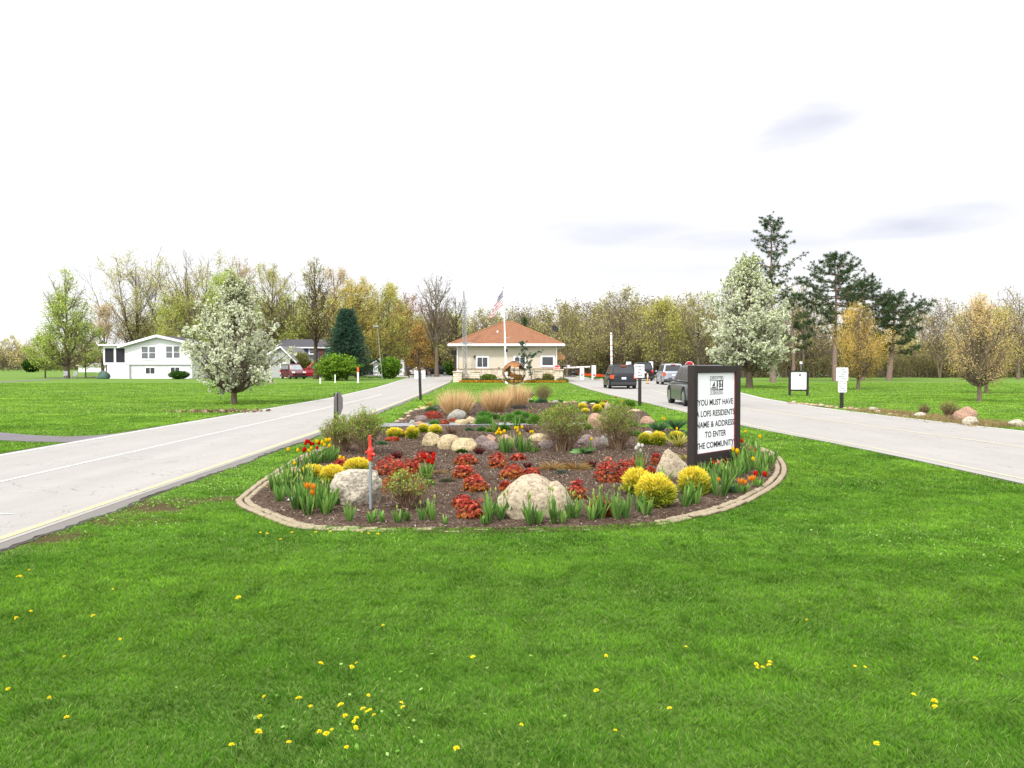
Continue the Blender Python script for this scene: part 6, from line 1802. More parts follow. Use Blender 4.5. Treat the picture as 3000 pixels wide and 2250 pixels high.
# globe sculpture
GYY = 46.0; gr = 24.6 * mpp(GYY); gc = (0, 0, ZZ(805.5, GYY))
gs = thing('globe_sculpture', 'copper and wire globe sculpture on a post in front of the gatehouse', 'sculpture', (XX(1110.5, GYY), GYY, 0))
M['copper'] = plain('orange_copper', rgb(190, 130, 76, .5), .5, .5, var=.3, scale=3)
M['copper_dk'] = plain('dark_patina_metal', rgb(92, 66, 50, .6), .5, .6, var=.4, scale=5)
mb = MB()
def ring(mb, c, r, axis, rad, n_=40, tilt=0.0):
    R3 = Matrix.Rotation(tilt, 3, 'Y') @ (Matrix.Rotation(axis[1], 3, 'Z') @ Matrix.Rotation(axis[0], 3, 'X'))
    pts = [Vector(c) + R3 @ Vector((r * math.cos(2*PI*i/n_), r * math.sin(2*PI*i/n_), 0)) for i in range(n_)]
    for i in range(n_): mb.tube(pts[i], pts[(i + 1) % n_], rad, rad, 4, 0, False)
for j in range(6): ring(mb, gc, gr, (PI / 2, j * PI / 6), .014)
for lt in (-60, -35, -12, 12, 35, 60):
    a = math.radians(lt); ring(mb, (0, 0, gc[2] + gr * math.sin(a)), gr * math.cos(a), (0, 0), .014)
mb.build('wire_frame', M['metal_dk'], gs)
mb = MB(); nu, nv = 96, 48
def cont(lo, la):
    p = Vector((math.cos(la) * math.cos(lo), math.cos(la) * math.sin(lo), math.sin(la)))
    v_ = 1.25 * mnoise.noise(p * 1.55 + Vector((3.3, 1.2, 9.1))) + .3 * mnoise.noise(p * 5.0)
    return v_ + .55 * max(0, math.sin(la)) - .28 * max(0, -math.sin(la)) > .20
for i in range(nu):
    for j in range(nv):
        l0, l1 = 2*PI*i/nu, 2*PI*(i+1)/nu; a0, a1 = -PI/2 + PI*j/nv, -PI/2 + PI*(j+1)/nv
        if a1 > 1.25: mi_ = 1
        elif cont((l0+l1)/2, (a0+a1)/2): mi_ = 0
        else: continue
        P_ = lambda lo, la: (gc[0] + gr*1.01*math.cos(la)*math.cos(lo), gc[1] + gr*1.01*math.cos(la)*math.sin(lo), gc[2] + gr*1.01*math.sin(la))
        mb.face([P_(l0,a0), P_(l1,a0), P_(l1,a1), P_(l0,a1)], mi_)
mb.build('continents', [M['copper'], M['copper_dk']], gs, fix=False)
mb = MB(); ring(mb, (0, 0, gc[2] - .05), gr * 1.2, (0, 0), .009, 48, 0); o = mb.build('orbit_ring', M['metal'], gs)
o.rotation_euler = (0, 0, 0); 
for vtx in o.data.vertices:
    p = Matrix.Rotation(math.radians(64), 3, 'X') @ (vtx.co - Vector(gc)); vtx.co = p + Vector(gc)
MB().tube((0, 0, 0), (0, 0, gc[2] + gr), .035, .03, 8).build('post', M['black'], gs)
MB().tube((.12, .1, 0), (.02, 0, gc[2] - gr), .02, .02, 6).tube((-.12, .1, 0), (-.02, 0, gc[2] - gr), .02, .02, 6).build('brace', M['metal_dk'], gs)
MB().lathe([(gr*.32, -.03), (gr*.3, .03), (.05, .06)], 16, (0, 0, gc[2] + gr * .96)).build('cap', M['copper_dk'], gs)

# flower strip and foundation planting
R = np.random.default_rng(14)
n_ = 5000; x = R.uniform(-5.2, 5.3, n_); y = 78.2 + R.normal(size=n_) * .16 + .15 * np.sin(x)
C = np.stack([x, y, R.random(n_) * .16 + .03], 1)
V, Fa = diamonds(C, .05, .7, R, np.array([[0, -.4, 1.]]), 1.2)
tag(np_mesh('flower_strip', V, Fa, M['petal'], cols=np.repeat(pal(n_, [rgb(238, 176, 40, .85), rgb(226, 130, 50, .8), rgb(206, 96, 60, .7), rgb(110, 150, 60, .7), rgb(244, 196, 60, .85)], R), 4, 0)), 'narrow strip of orange and yellow flowers along the gatehouse front', 'flower bed', None, 'stuff')
n_ = 9000; x = R.uniform(-5.0, 5.6, n_); y = R.uniform(78.5, 79.3, n_); hh = .1 + .45 * vnoise(x, y, 1.3, 2)
C = np.stack([x, y, hh * R.random(n_)], 1); V, Fa = diamonds(C, .045, .6, R)
tag(np_mesh('ground_cover', V, Fa, M['leaf'], cols=np.repeat(pal(n_, MG + OG + BG_ + RB[:1], R), 4, 0)), 'leafy low ground cover at the foot of the gatehouse stone wall', 'plants', None, 'stuff')
# crooked ornamental juniper in front of the gatehouse
R = np.random.default_rng(19); JY = 77.0; base = (XX(1148, JY), JY)
t = thing('ornamental_juniper', 'crooked small blue-green juniper in front of the middle gatehouse window', 'tree', (*base, 0))
J = lambda px, py: np.array([XX(px, JY) - base[0], 0, ZZ(py, JY)])
pth = [(1148, 822), (1147, 806), (1141, 788), (1137, 770), (1131, 756), (1128, 737)]
S = []; TC = []
for a, b in zip(pth[:-1], pth[1:]): S.append([*J(*a), *J(*b), .07, .05])
for (a, b, k_) in (((1137, 770), (1163, 762), 14), ((1140, 775), (1152, 768), 8), ((1131, 757), (1120, 768), 9), ((1131, 752), (1141, 757), 7), ((1128, 738), (1124, 746), 6), ((1128, 737), (1129, 748), 10), ((1138, 785), (1126, 781), 9), ((1140, 784), (1150, 781), 7), ((1142, 790), (1148, 793), 7), ((1132, 764), (1131, 776), 12), ((1145, 800), (1150, 812), 7), ((1142, 792), (1136, 800), 8), ((1128, 742), (1137, 741), 5), ((1163, 762), (1167, 757), 4)):
    S.append([*J(*a), *J(*b), .03, .015])
    for q in range(k_):
        u = (q + .5) / k_; TC.append(J(*a) * (1 - u) + J(*b) * u + R.normal(size=3) * .11)
V, Fa = seg_tubes(np.array(S), 5); np_mesh('trunk', V, Fa, M['bark'], t)
V, Fs, cl = tufts(R, np.array(TC), .17, 26, .05, [rgb(92, 128, 104, .72), rgb(70, 104, 84, .7), rgb(112, 146, 116, .74)])
np_mesh('foliage', V, Fs, M['leaf'], t, cols=cl)
# lamp at the back edge of the bed: small white box with dark spotlight
X, Y = g(1166 - 22, 874)
t = thing('garden_floodlight', 'small dark garden floodlight on a white base box right of the straw grass', 'light', (XX(1145, 35), 35, 0))
MB().bx(-.09, .09, -.09, .09, 0, .2).build('base_box', M['trim'], t, bevel=.01)
MB().tube((.03, 0, .2), (.03, 0, .3), .02, .02, 6).build('stand', M['black'], t)
o = MB().lathe([(.06, -.12), (.11, .02), (.12, .1)], 12).build('lamp_head', M['metal_dk'], t, loc=(.04, .0, .36)); o.rotation_euler = (.3, .5, 0)

# ================================================================== white split-level house
WY = 101.0; wm_ = mpp(WY)
wx = lambda px: XX(px, WY) - XX(330, WY)
wz = lambda py: ZZ(py, WY)
wh = thing('split_level_house', 'white split-level house with a screened porch on the far left lawn', 'house', (XX(330, WY), WY, 0))
D = 9.0
mb = MB().prism([(wx(272), wz(787.5)), (wx(416), wz(787.5)), (wx(416), wz(741)), (wx(343), wz(726)), (wx(272), wz(743))], 0, D)
mb.build('wall', M['siding_white'], wh)
MB().bx(wx(281), wx(414.5), .12, D - .1, 0, wz(787.5)).build('lower_wall', M['siding_white'], wh)
MB().bx(wx(280), wx(416.5), -.02, .1, wz(789), wz(787)).build('trim_board', M['trim_grey'], wh)
MB().bx(wx(232), wx(281), -.06, 3.0, 0, wz(788.5)).build('porch_base', M['siding_white'], wh)
# porch frame
mb = MB(); pa, pb = wx(224.5), wx(272); zb_, zt_ = wz(787.5), wz(747)
mb.bx(pa, pa + .18, -.05, .1, zb_, zt_); mb.bx(wx(247), wx(251.5), -.05, .1, zb_, zt_); mb.bx(pa + .18, pb, -.052, .1, zb_, zb_ + .25); mb.bx(pa + .18, pb, -.048, .1, zt_ - .3, zt_); mb.bx(pb - .08, pb - .002, -.05, .1, zb_ + .25, zt_ - .3)
mb.bx(pa, pb, .1, 3.0, zb_ - .12, zb_); mb.bx(pa, pa + .1, .1, 3.0, zb_, zb_ + .8); mb.bx(pa, pa + .12, 2.9, 3.0, zb_, zt_)
mb.build('porch_frame', M['trim'], wh)
MB().bx(pa + .18, wx(247), .02, .05, zb_ + .25, zt_ - .3).build('screen', M['screen'], wh)
MB().bx(wx(251.5), pb - .08, .02, .05, zb_ + .25, zt_ - .3).build('screen', M['screen'], wh)
MB().bx(pa + .1, pb, 2.96, 2.99, zb_, zt_).build('screen', M['screen'], wh)
MB().bx(wx(217), wx(273), -.5, 3.3, wz(747), wz(744.2)).build('porch_roof', M['trim'], wh)
MB().bx(wx(233) - .3, wx(233), .1, 1.2, 0, 2.3).build('door', plain('dark_red_door', rgb(110, 50, 50, .6), .6), wh)
# gable roof
mb = MB(); e0, e1, rd = wx(260), wx(429), wx(343); th = .16
za, zb2, zr = wz(747.5), wz(743.5), wz(724)
mb.prism([(e0, za), (rd, zr), (e1, zb2), (e1, zb2 - th), (rd, zr - th), (e0, za - th)], -.55, D + .5)
mb.build('roof', M['roof_dark'], wh)
mb = MB(); 
mb.prism([(e0 - .02, za + .04), (rd, zr + .05), (rd, zr - .27), (e0 - .02, za - .26)], -.62, -.556)
mb.prism([(rd + .002, zr + .05), (e1 + .02, zb2 + .04), (e1 + .02, zb2 - .22), (rd + .002, zr - .27)], -.62, -.556)
mb.build('fascia', M['trim'], wh)
window(wh, wx(303.5), wx(340), wz(778), wz(746), 0, .2, 2, 'glass_grey', .16, True)
window(wh, wx(356.5), wx(392.5), wz(776.5), wz(745), 0, .2, 2, 'glass_grey', .16, True)
window(wh, wx(312.5), wx(335.5), wz(809), wz(792.5), .12, .11, 2, 'glass', .06)
window(wh, wx(366.5), wx(389), wz(808), wz(792), .12, .11, 2, 'glass', .06)
MB().tube((wx(415), -.06, .1), (wx(415), -.06, wz(742)), .05, .05, 6).tube((wx(415), -.06, .1), (wx(411), -.5, .05), .05, .05, 6).build('downspout', M['trim'], wh)
MB().tube((wx(281), -.12, .1), (wx(281), -.12, wz(788)), .04, .04, 6).build('downspout', M['trim_grey'], wh)
MB().bx(wx(317), wx(319.5), -.03, -.003, wz(773.5), wz(772.3)).build('wall_fixture', M['metal_dk'], wh)
# grill cover & pair of planters & fence
R = np.random.default_rng(2)
o = rock('grill', 221, 822, 27, 18, 'rock_g', 400, 3, .7, 3, name='covered_grill', rough=.18, Y=99, cat='grill')
o['label'] = 'dark green covered grill left of the white house wall'; o.data.materials[0] = plain('green_tarp', rgb(66, 96, 84, .6), .6, var=.25)
for i, px in enumerate((140, 161)):
    t = thing('garden_chair', 'pale garden chair %s of the lone tree trunk' % ('left' if i == 0 else 'right'), 'chair', (XX(px, 98), 98, 0))
    MB().bx(-.25, .25, -.25, .25, .4, .45).build('seat', M['trim_grey'], t); MB().bx(-.25, .25, .2, .25, .45, 1.0).build('backrest', M['trim_grey'], t)
    for sx_ in (-.22, .22):
        for sy_ in (-.22, .22): MB().bx(sx_ - .02, sx_ + .02, sy_ - .02, sy_ + .02, 0, .4).build('leg', M['trim_grey'], t)
t = thing('garden_fence', 'low dark wire garden fence left of the covered grill', 'fence', (XX(196, 100), 100, 0))
mb = MB(); 
for k in range(13): mb.tube((-.65 + k * .11, 0, 0), (-.65 + k * .11, 0, .8), .008, .008, 4)
mb.build('picket', M['metal_dk'], t); MB().tube((-.66, 0, .78), (.68, 0, .78), .012, .012, 4).tube((-.66, 0, .2), (.68, 0, .2), .012, .012, 4).build('rail', M['metal_dk'], t)

# ---- other buildings
def gable_house(label, x0, x1, base, eave, ridge, Y, D, wall, roof, name='house', axis='front', rx=None, over=.35):
    cx = (x0 + x1) / 2
    t = thing(name, label, 'house', (XX(cx, Y), Y, 0))
    a, b = XX(x0, Y) - XX(cx, Y), XX(x1, Y) - XX(cx, Y); e = ZZ(eave, Y); r = ZZ(ridge, Y)
    if axis == 'front':
        m_ = 0 if rx is None else XX(rx, Y) - XX(cx, Y)
        MB().prism([(a, 0), (b, 0), (b, e), (m_, r - .1), (a, e)], 0, D).build('wall', M[wall], t)
        s1 = (r - e) / (m_ - a) if m_ != a else 0; s2 = (r - e) / (b - m_)
        MB().prism([(a - over, e - over * s1 + .08), (m_, r + .08), (b + over, e - over * s2 + .08), (b + over, e - over * s2 - .08), (m_, r - .08), (a - over, e - over * s1 - .08)], -.4, D + .4).build('roof', M[roof], t)
        MB().prism([(a - over, e - over * s1 + .1), (m_, r + .1), (b + over, e - over * s2 + .1), (b + over, e - over * s2 - .12), (m_, r - .12), (a - over, e - over * s1 - .12)], -.46, -.404).build('fascia', M['trim'], t)
    else:
        MB().bx(a, b, 0, D, 0, e).build('wall', M[wall], t)
        mb = MB(); ya, yb_ = -.4, D + .4; a2, b2 = a - .4, b + .4
        mb.face([(a2, ya, e), (b2, ya, e), (b2, D / 2, r), (a2, D / 2, r)]); mb.face([(b2, yb_, e), (a2, yb_, e), (a2, D / 2, r), (b2, D / 2, r)])
        mb.face([(a2, ya, e), (a2, D / 2, r), (a2, yb_, e)]); mb.face([(b2, ya, e), (b2, yb_, e), (b2, D / 2, r)]); mb.face([(a2, yb_, e - .01), (b2, yb_, e - .01), (b2, ya, e - .01), (a2, ya, e - .01)])
        mb.build('roof', M[roof], t)
        MB().bx(a2 - .02, b2 + .02, ya - .08, ya - .004, e - .18, e + .02).build('gutter', M['trim'], t)
    return t, a, b
bh, a, b = gable_house('slate blue house with a charcoal roof behind the white garage', 600, 712, 800, 750, 731, 128, 9, 'siding_blue', 'roof_dark', axis='side')
bx_o = XX(656, 128)
window(bh, XX(667, 128) - bx_o, XX(685, 128) - bx_o, ZZ(766, 128), ZZ(750.5, 128), 0, .2, 1, 'glass', cross=True)
MB().bx(XX(655.5, 128) - bx_o, XX(657.5, 128) - bx_o, -.1, -.01, .5, ZZ(751, 128)).build('downspout', M['trim'], bh)
MB().bx(XX(690, 128) - bx_o, XX(700, 128) - bx_o, -.12, -.01, .0, ZZ(751, 128)).build('brick_panel', plain('brown_brick', rgb(120, 74, 62, .6), .9), bh)
gg, a, b = gable_house('white garage with a low gable roof behind the left blossoming tree', 575, 627, 806, 768, 749, 110, 10, 'siding_grey', 'roof_grey', name='garage', rx=608, over=1.0)
MB().bx(.3, 1.15, -.05, -.003, 0, 2.1).build('door', M['trim'], gg)
hh_, a, b = gable_house('white garage house partly hidden behind the round green bush', 806, 838, 801, 784, 774, 136, 8, 'siding_white', 'roof_dark', name='garage')
MB().bx(-.9, .9, -.06, -.003, 0, 1.5).build('garage_door', M['trim'], hh_)
hh2, a, b = gable_house('narrow white house end seen between the trunks left of the mailboxes', 862, 873, 804, 775, 763, 140, 8, 'siding_white', 'roof_dark')
window(hh2, -.25, .25, 1.3, 2.1, 0, .08, 1)
yb, a, b = gable_house('low pale yellow building far behind the white house', 170, 236, 797, 788.5, 784, 205, 10, 'trim', 'roof_grey', name='shed', axis='side')
yb.children[0].data.materials[0] = plain('pale_yellow_wall', rgb(224, 212, 150, .6), .8)
wb, a, b = gable_house('dark brown house with a low white-edged roof behind the parked queue', 1375, 1455, 800, 778, 765, 155, 10, 'wood', 'roof_dark', rx=1412) if 'wood' in M else (None, 0, 0)
M['wood'] = siding('dark_brown_siding', rgb(84, 70, 60, .5), .25)
wb, a, b = gable_house('dark brown house with a white-edged gable behind the queue of cars', 1352, 1460, 800, 782, 762, 150, 10, 'wood', 'roof_dark', rx=1412)
wb2, a, b = gable_house('dark grey house with a small white window behind the big sign', 1500, 1556, 800, 762, 748, 135, 10, 'siding_blue', 'roof_dark', axis='side')
wb2.children[0].data.materials[0] = plain('dark_grey_wall', rgb(92, 88, 86, .5), .8)
window(wb2, XX(1509, 135) - XX(1528, 135), XX(1519, 135) - XX(1528, 135), ZZ(775, 135), ZZ(765, 135), 0, .14, 1, 'glass_grey')
wb3, a, b = gable_house('small grey gabled shed behind the upright barrier arm', 1286, 1304, 800, 784, 772, 152, 6, 'wood', 'roof_grey', name='shed')
t = thing('satellite_dish', 'grey satellite dish on a tall pole right of the gatehouse roof', 'dish', (XX(1197, 96), 96, 0))
MB().tube((0, 0, 0), (0, 0, ZZ(716, 96)), .04, .03, 8).build('pole', M['metal'], t)
o = MB().lathe([(.02, 0), (.3, .05), (.5, .16), (.52, .2), (.3, .1), (.03, .04)], 18).build('dish', M['metal_dk'], t, smooth=True, loc=(0, 0, ZZ(712, 96))); o.rotation_euler = (.9, .5, .4)
# ================================================================== vehicles
def paintm(name, col, metal=.3, rough=.28):
    n = NT(name); f = n.noise(n.coord(), 2.0, 3)
    c = n.mix(f, tuple(x * .92 for x in col), tuple(min(1, x * 1.06) for x in col))
    return n.pbr(c, rough, metal, .3, None, .12 if max(col) < .03 else .3)
M['tyre'] = plain('tyre_rubber', (.018, .018, .018), .85)
M['rim'] = plain('alloy_rim', rgb(190, 192, 196, .7), .3, .8)
M['carglass'] = glass_mat('car_glass', (.012, .014, .016), .2)
M['carglass_l'] = glass_mat('bright_car_glass', (.18, .2, .21), .08)
M['lens_red'] = plain('red_lens', rgb(196, 26, 30, .7), .2, coat=.5)
M['lens_clear'] = plain('clear_lens', (.75, .76, .78), .15, coat=.5)
M['plastic'] = plain('black_trim_plastic', (.03, .03, .032), .6)
M['plate'] = plain('licence_plate', rgb(205, 215, 235, .8), .5)
n = NT('lit_brake_light'); e = n.n('ShaderNodeEmission'); e.inputs['Color'].default_value = (1, .16, .06, 1); e.inputs['Strength'].default_value = 1.1; n.l(e.outputs[0], n.out.inputs['Surface']); M['brake'] = n.m
def car(name, label, cat, px, Y, L, Wd, H, mat, yaw, kind='suv', lights=False, glass='carglass', pos=None, arch=None, group=None, rimr=.0, plate=True, bumper='plastic'):
    x0 = XX(px, Y) if pos is None else pos[0]
    t = thing(name, label, cat, (x0, Y, .014), yaw, group)
    hl, hw = L / 2, Wd / 2
    wr = .36 if kind in ('suv', 'pickup') else .32
    yf, yr = hl * .62, -hl * .58
    belt = H * .60 if kind != 'sedan' else H * .64
    gc_ = .22
    hood = {'suv': (.42, .88), 'van': (.56, .80), 'sedan': (.40, .90), 'pickup': (.42, .92)}[kind]
    wsb = hl * hood[0]                       # windscreen base
    P = [(-hl + .10, gc_ + .10), (-hl, .48), (-hl + .01, .62), (-hl + .05, belt - .1), (-hl + .10, belt)]
    if kind == 'sedan': P = [(-hl + .10, gc_ + .08), (-hl, .45), (-hl + .02, belt - .08), (-hl + .12, belt + .02), (-hl * .68, belt + .03)]
    P += [(wsb, belt), (hl - .42, belt * hood[1] + .02), (hl - .12, belt * hood[1] - .10), (hl - .01, belt * .62), (hl, .42), (hl - .12, gc_ + .04)]
    def archpts(yc):
        r = wr + .07; o = []
        for k in range(9):
            a = math.radians(-12) + (PI + math.radians(24)) * k / 8
            o.append((yc + r * math.cos(a), max(gc_, wr + r * math.sin(a))))
        return o
    P += [(yf + wr + .12, gc_)] + archpts(yf) + [(yf - wr - .12, gc_), (yr + wr + .12, gc_)] + archpts(yr) + [(yr - wr - .12, gc_ + .02)]
    n_ = len(P)
    bm = bmesh.new()
    cy = sum(p[0] for p in P) / n_
    rings = []
    for (xs, sc, dz) in ((-1, .965, 1), (-.93, .995, 1), (-.6, 1, 1), (.6, 1, 1), (.93, .995, 1), (1, .965, 1)):
        rg = []
        for (y, z) in P:
            up = z > .55
            tumble = 1 - .05 * max(0, (z - .6) / (belt - .6)) if up else 1
            nose = 1 - .16 * max(0, (abs(y) - hl * .72) / (hl * .28)) ** 2
            z2 = z
            if abs(xs) == 1: z2 = z - (.035 if z > belt - .12 else 0)
            yy = y * (sc if abs(y) > hl * .85 else 1)
            rg.append(bm.verts.new((xs * hw * tumble * nose, yy, z2 + (.02 if abs(xs) < .7 and z > belt - .15 else 0))))
        rings.append(rg)
    for A, B in zip(rings[:-1], rings[1:]):
        for i in range(n_):
            j = (i + 1) % n_
            bm.faces.new((A[i], A[j], B[j], B[i]))
    bm.faces.new(list(reversed(rings[0]))); bm.faces.new(rings[-1])
    # greenhouse frustum
    rt, rb_ = {'suv': (hl * .12, -hl + .42), 'van': (hl * .26, -hl + .30), 'sedan': (hl * .06, -hl * .38), 'pickup': (hl * .1, -hl * .25)}[kind]
    gb = {'suv': -hl + .10, 'van': -hl + .08, 'sedan': -hl * .70, 'pickup': -hl * .32}[kind]
    hb, ht = hw * .93, hw * .74
    zr = H - .05
    c8 = [(-hb, gb, belt), (hb, gb, belt), (hb, wsb, belt), (-hb, wsb, belt), (-ht, rb_, zr), (ht, rb_, zr), (ht, rt, zr), (-ht, rt, zr)]
    vs = [bm.verts.new(p) for p in c8]
    for f in ((0,1,5,4), (1,2,6,5), (2,3,7,6), (3,0,4,7)): bm.faces.new([vs[i] for i in f])
    # crowned roof
    tp = [bm.verts.new((sx * ht * .8, yy, H)) for sx, yy in ((-1, rb_ + .14), (1, rb_ + .14), (1, rt - .18), (-1, rt - .18))]
    for i in range(4):
        j = (i + 1) % 4; bm.faces.new((vs[4 + i], vs[4 + j], tp[j], tp[i]))
    bm.faces.new(tp)
    bmesh.ops.recalc_face_normals(bm, faces=bm.faces)
    me = bpy.data.meshes.new('body'); bm.to_mesh(me); bm.free(); me.materials.append(mat)
    body = bpy.data.objects.new('body', me); link(body, t)
    bv = body.modifiers.new('bevel', 'BEVEL'); bv.width = .06; bv.segments = 3; bv.limit_method = 'ANGLE'; bv.angle_limit = math.radians(25)
    for p in me.polygons: p.use_smooth = False
    def quad_on(a, b, c, d, u0, u1, v0, v1, nm, mt, off=.006):
        a, b, c, d = map(Vector, (a, b, c, d))
        f = lambda u, v: (a * (1 - u) + b * u) * (1 - v) + (d * (1 - u) + c * u) * v
        nrm = (b - a).cross(d - a).normalized()
        ctr = Vector((0, (gb + wsb) / 2, belt))
        if nrm.dot((a + c) / 2 - ctr) < 0: nrm = -nrm
        pts = [f(u0, v0) + nrm * off, f(u1, v0) + nrm * off, f(u1, v1) + nrm * off, f(u0, v1) + nrm * off]
        back = [p - nrm * .012 for p in pts]
        mb = MB(); mb.face(pts); mb.face(list(reversed(back)))
        for i in range(4): mb.face([pts[i], back[i], back[(i + 1) % 4], pts[(i + 1) % 4]])
        return mb.build(nm, M[mt], t)
    quad_on(c8[0], c8[1], c8[5], c8[4], .08, .92, .12, .86, 'rear_window', glass)
    quad_on(c8[3], c8[2], c8[6], c8[7], .06, .94, .06, .9, 'windscreen', glass)
    for (q, nm) in (((c8[1], c8[2], c8[6], c8[5]), 1), ((c8[0], c8[3], c8[7], c8[4]), 0)):
        for u0, u1 in ((.05, .32), (.35, .60), (.63, .90)) if kind in ('suv', 'van') else ((.08, .5), (.53, .92)):
            quad_on(*q, u0, u1, .10, .86, 'side_window', glass)
    # wheels
    for sx_ in (-1, 1):
        for yc in (yf, yr):
            w = MB().lathe([(wr * .6, -.11), (wr * .96, -.105), (wr, -.06), (wr, .06), (wr * .96, .105), (wr * .6, .11)], 20, (0, 0, 0), 0, 'X').build('wheel', M['tyre'], t, loc=(sx_ * (hw - .12), yc, wr))
            mb = MB()
            for k in range(5):
                a = 2 * PI * k / 5
                mb.box((sx_ * .112, math.cos(a) * wr * .34, math.sin(a) * wr * .34), (.02, wr * .5, wr * .16), 0, 0, Matrix.Rotation(a, 3, 'X'))
            mb.lathe([(wr * .62, .095), (wr * .66, .118), (wr * .58, .118)] if sx_ > 0 else [(wr * .58, -.118), (wr * .66, -.118), (wr * .62, -.095)], 20, (0, 0, 0), 0, 'X')
            mb.build('rim', M['rim'], w)
            MB().lathe([(wr + .06, -.12), (wr + .06, .0)], 18, (0, 0, 0), 0, 'X').build('wheel_well', M['plastic'], t, loc=(sx_ * (hw - .22), yc, wr)) if False else None
    # underbody
    MB().bx(-hw * .86, hw * .86, -hl * .9, hl * .9, gc_ - .04, gc_ + .12).build('underbody', M['plastic'], t)
    for sx_ in (-1, 1):
        MB().bx(sx_ * hw * .70, sx_ * hw * .95, -hl - .012, -hl + .22, belt - .30, belt - .04).build('taillight', M['brake'] if lights else M['lens_red'], t, bevel=.02)
        MB().bx(sx_ * hw * .52, sx_ * hw * .86, hl - .2, hl + .0, belt * .66, belt * .66 + .17).build('headlight', M['lens_clear'], t, bevel=.02)
        MB().bx(sx_ * (hw + .02), sx_ * (hw + .20), wsb - .35, wsb - .22, belt - .02, belt + .14).build('wing_mirror', mat, t, bevel=.03)
    if lights: MB().bx(-.18, .18, rb_ - .14, rb_ - .06, H - .12, H - .07).build('brake_light', M['brake'], t)
    MB().bx(-hw * .9, hw * .9, -hl - .03, -hl + .08, gc_ + .06, gc_ + .26).build('rear_bumper', M[bumper], t, bevel=.03)
    MB().bx(-hw * .86, hw * .86, hl - .1, hl + .025, gc_ + .04, gc_ + .2).build('front_bumper', M[bumper], t, bevel=.03)
    MB().bx(-hw * .40, hw * .40, hl - .12, hl + .012, belt * .5, belt * .64).build('grille', M['plastic'], t, bevel=.01)
    if plate: MB().bx(-.16, .16, -hl - .015, -hl + .05, belt - .35, belt - .2).build('license_plate', M['plate'], t)
    if kind == 'suv':
        for sx_ in (-1, 1): MB().tube((sx_ * ht * .92, rb_ + .2, H + .02), (sx_ * ht * .92, rt - .2, H + .02), .018, .018, 6).build('roof_rail', M['plastic'], t)
    return t
P_dark = paintm('charcoal_blue_paint', rgb(18, 20, 30, .5), 0); P_grey = paintm('pewter_grey_paint', rgb(122, 126, 130, .45)); P_silver = paintm('silver_paint', rgb(190, 196, 206, .5))
P_red = paintm('maroon_paint', rgb(122, 22, 38, .5)); P_red2 = paintm('bright_red_paint', rgb(170, 26, 42, .55)); P_wh = paintm('pearl_white_paint', rgb(226, 220, 220, .62)); P_blk = paintm('black_paint_car', rgb(22, 24, 34, .6))
P_gn = paintm('dark_graphite_paint', rgb(34, 35, 42, .5)); P_sd = paintm('grey_sedan_paint', rgb(120, 118, 128, .6))
car('car', 'dark charcoal crossover with lit brake lights waiting in the left lane', 'car', 1338, 57.2 + 1.2, 4.7, 1.98, 1.71, P_dark, math.radians(0), 'suv', True)
car('car', 'silver crossover with raised rear lights waiting in the right lane', 'car', 1446, 70.5, 4.6, 1.9, 1.82, P_silver, math.radians(-2), 'suv', True)
car('car', 'dark graphite crossover partly hidden behind the guests lane sign', 'car', 1386, 88, 4.6, 2.0, 2.0, P_gn, math.radians(-1), 'suv', False)
car('car', 'pewter grey crossover half hidden behind the large black framed sign', 'car', 1507, 33.6, 4.45, 1.84, 1.66, P_grey, math.radians(1), 'suv', False)
car('minivan', 'maroon minivan parked facing the road beside the white garage', 'minivan', 633, 100.2, 5.0, 2.0, 1.85, P_red, math.radians(180 + 33), 'van', False, 'carglass_l', bumper='plastic')
car('pickup', 'bright red vehicle parked behind the maroon minivan', 'car', 681, 112, 5.4, 2.0, 2.15, P_red2, math.radians(100), 'suv', False)
car('car', 'pearl white sedan parked behind the mailboxes', 'car', 903, 140, 4.8, 1.85, 1.42, P_wh, math.radians(84), 'sedan', False)
car('car', 'black crossover crossing the road end left of the gatehouse', 'car', 944, 136, 4.5, 1.85, 1.62, P_blk, math.radians(97), 'suv', False)
car('car', 'grey sedan beyond the lowered barrier right of the gatehouse', 'car', 1235, 128, 4.6, 1.9, 1.42, P_sd, math.radians(0), 'sedan', True)

# ================================================================== signs, posts, gates
M['signwhite'] = plain('white_sign_face', (.74, .75, .76), .5, var=.03)
M['ink'] = plain('black_lettering', (.03, .03, .035), .6)
M['ink_grey'] = plain('grey_lettering', (.16, .16, .17), .6)
n = NT('black_stained_wood'); v = n.map(n.coord(), (8, 8, 1)); f = n.noise(v, 6, 5, .7)
c_ = n.mix(f, rgb(38, 34, 34, .6), rgb(72, 64, 60, .6)); n.pbr(c_, .75, 0, .2, n.bump(f, .4, .01)); M['blackwood'] = n.m
M['maroon'] = plain('dark_red_edge', rgb(96, 30, 40, .6), .7)

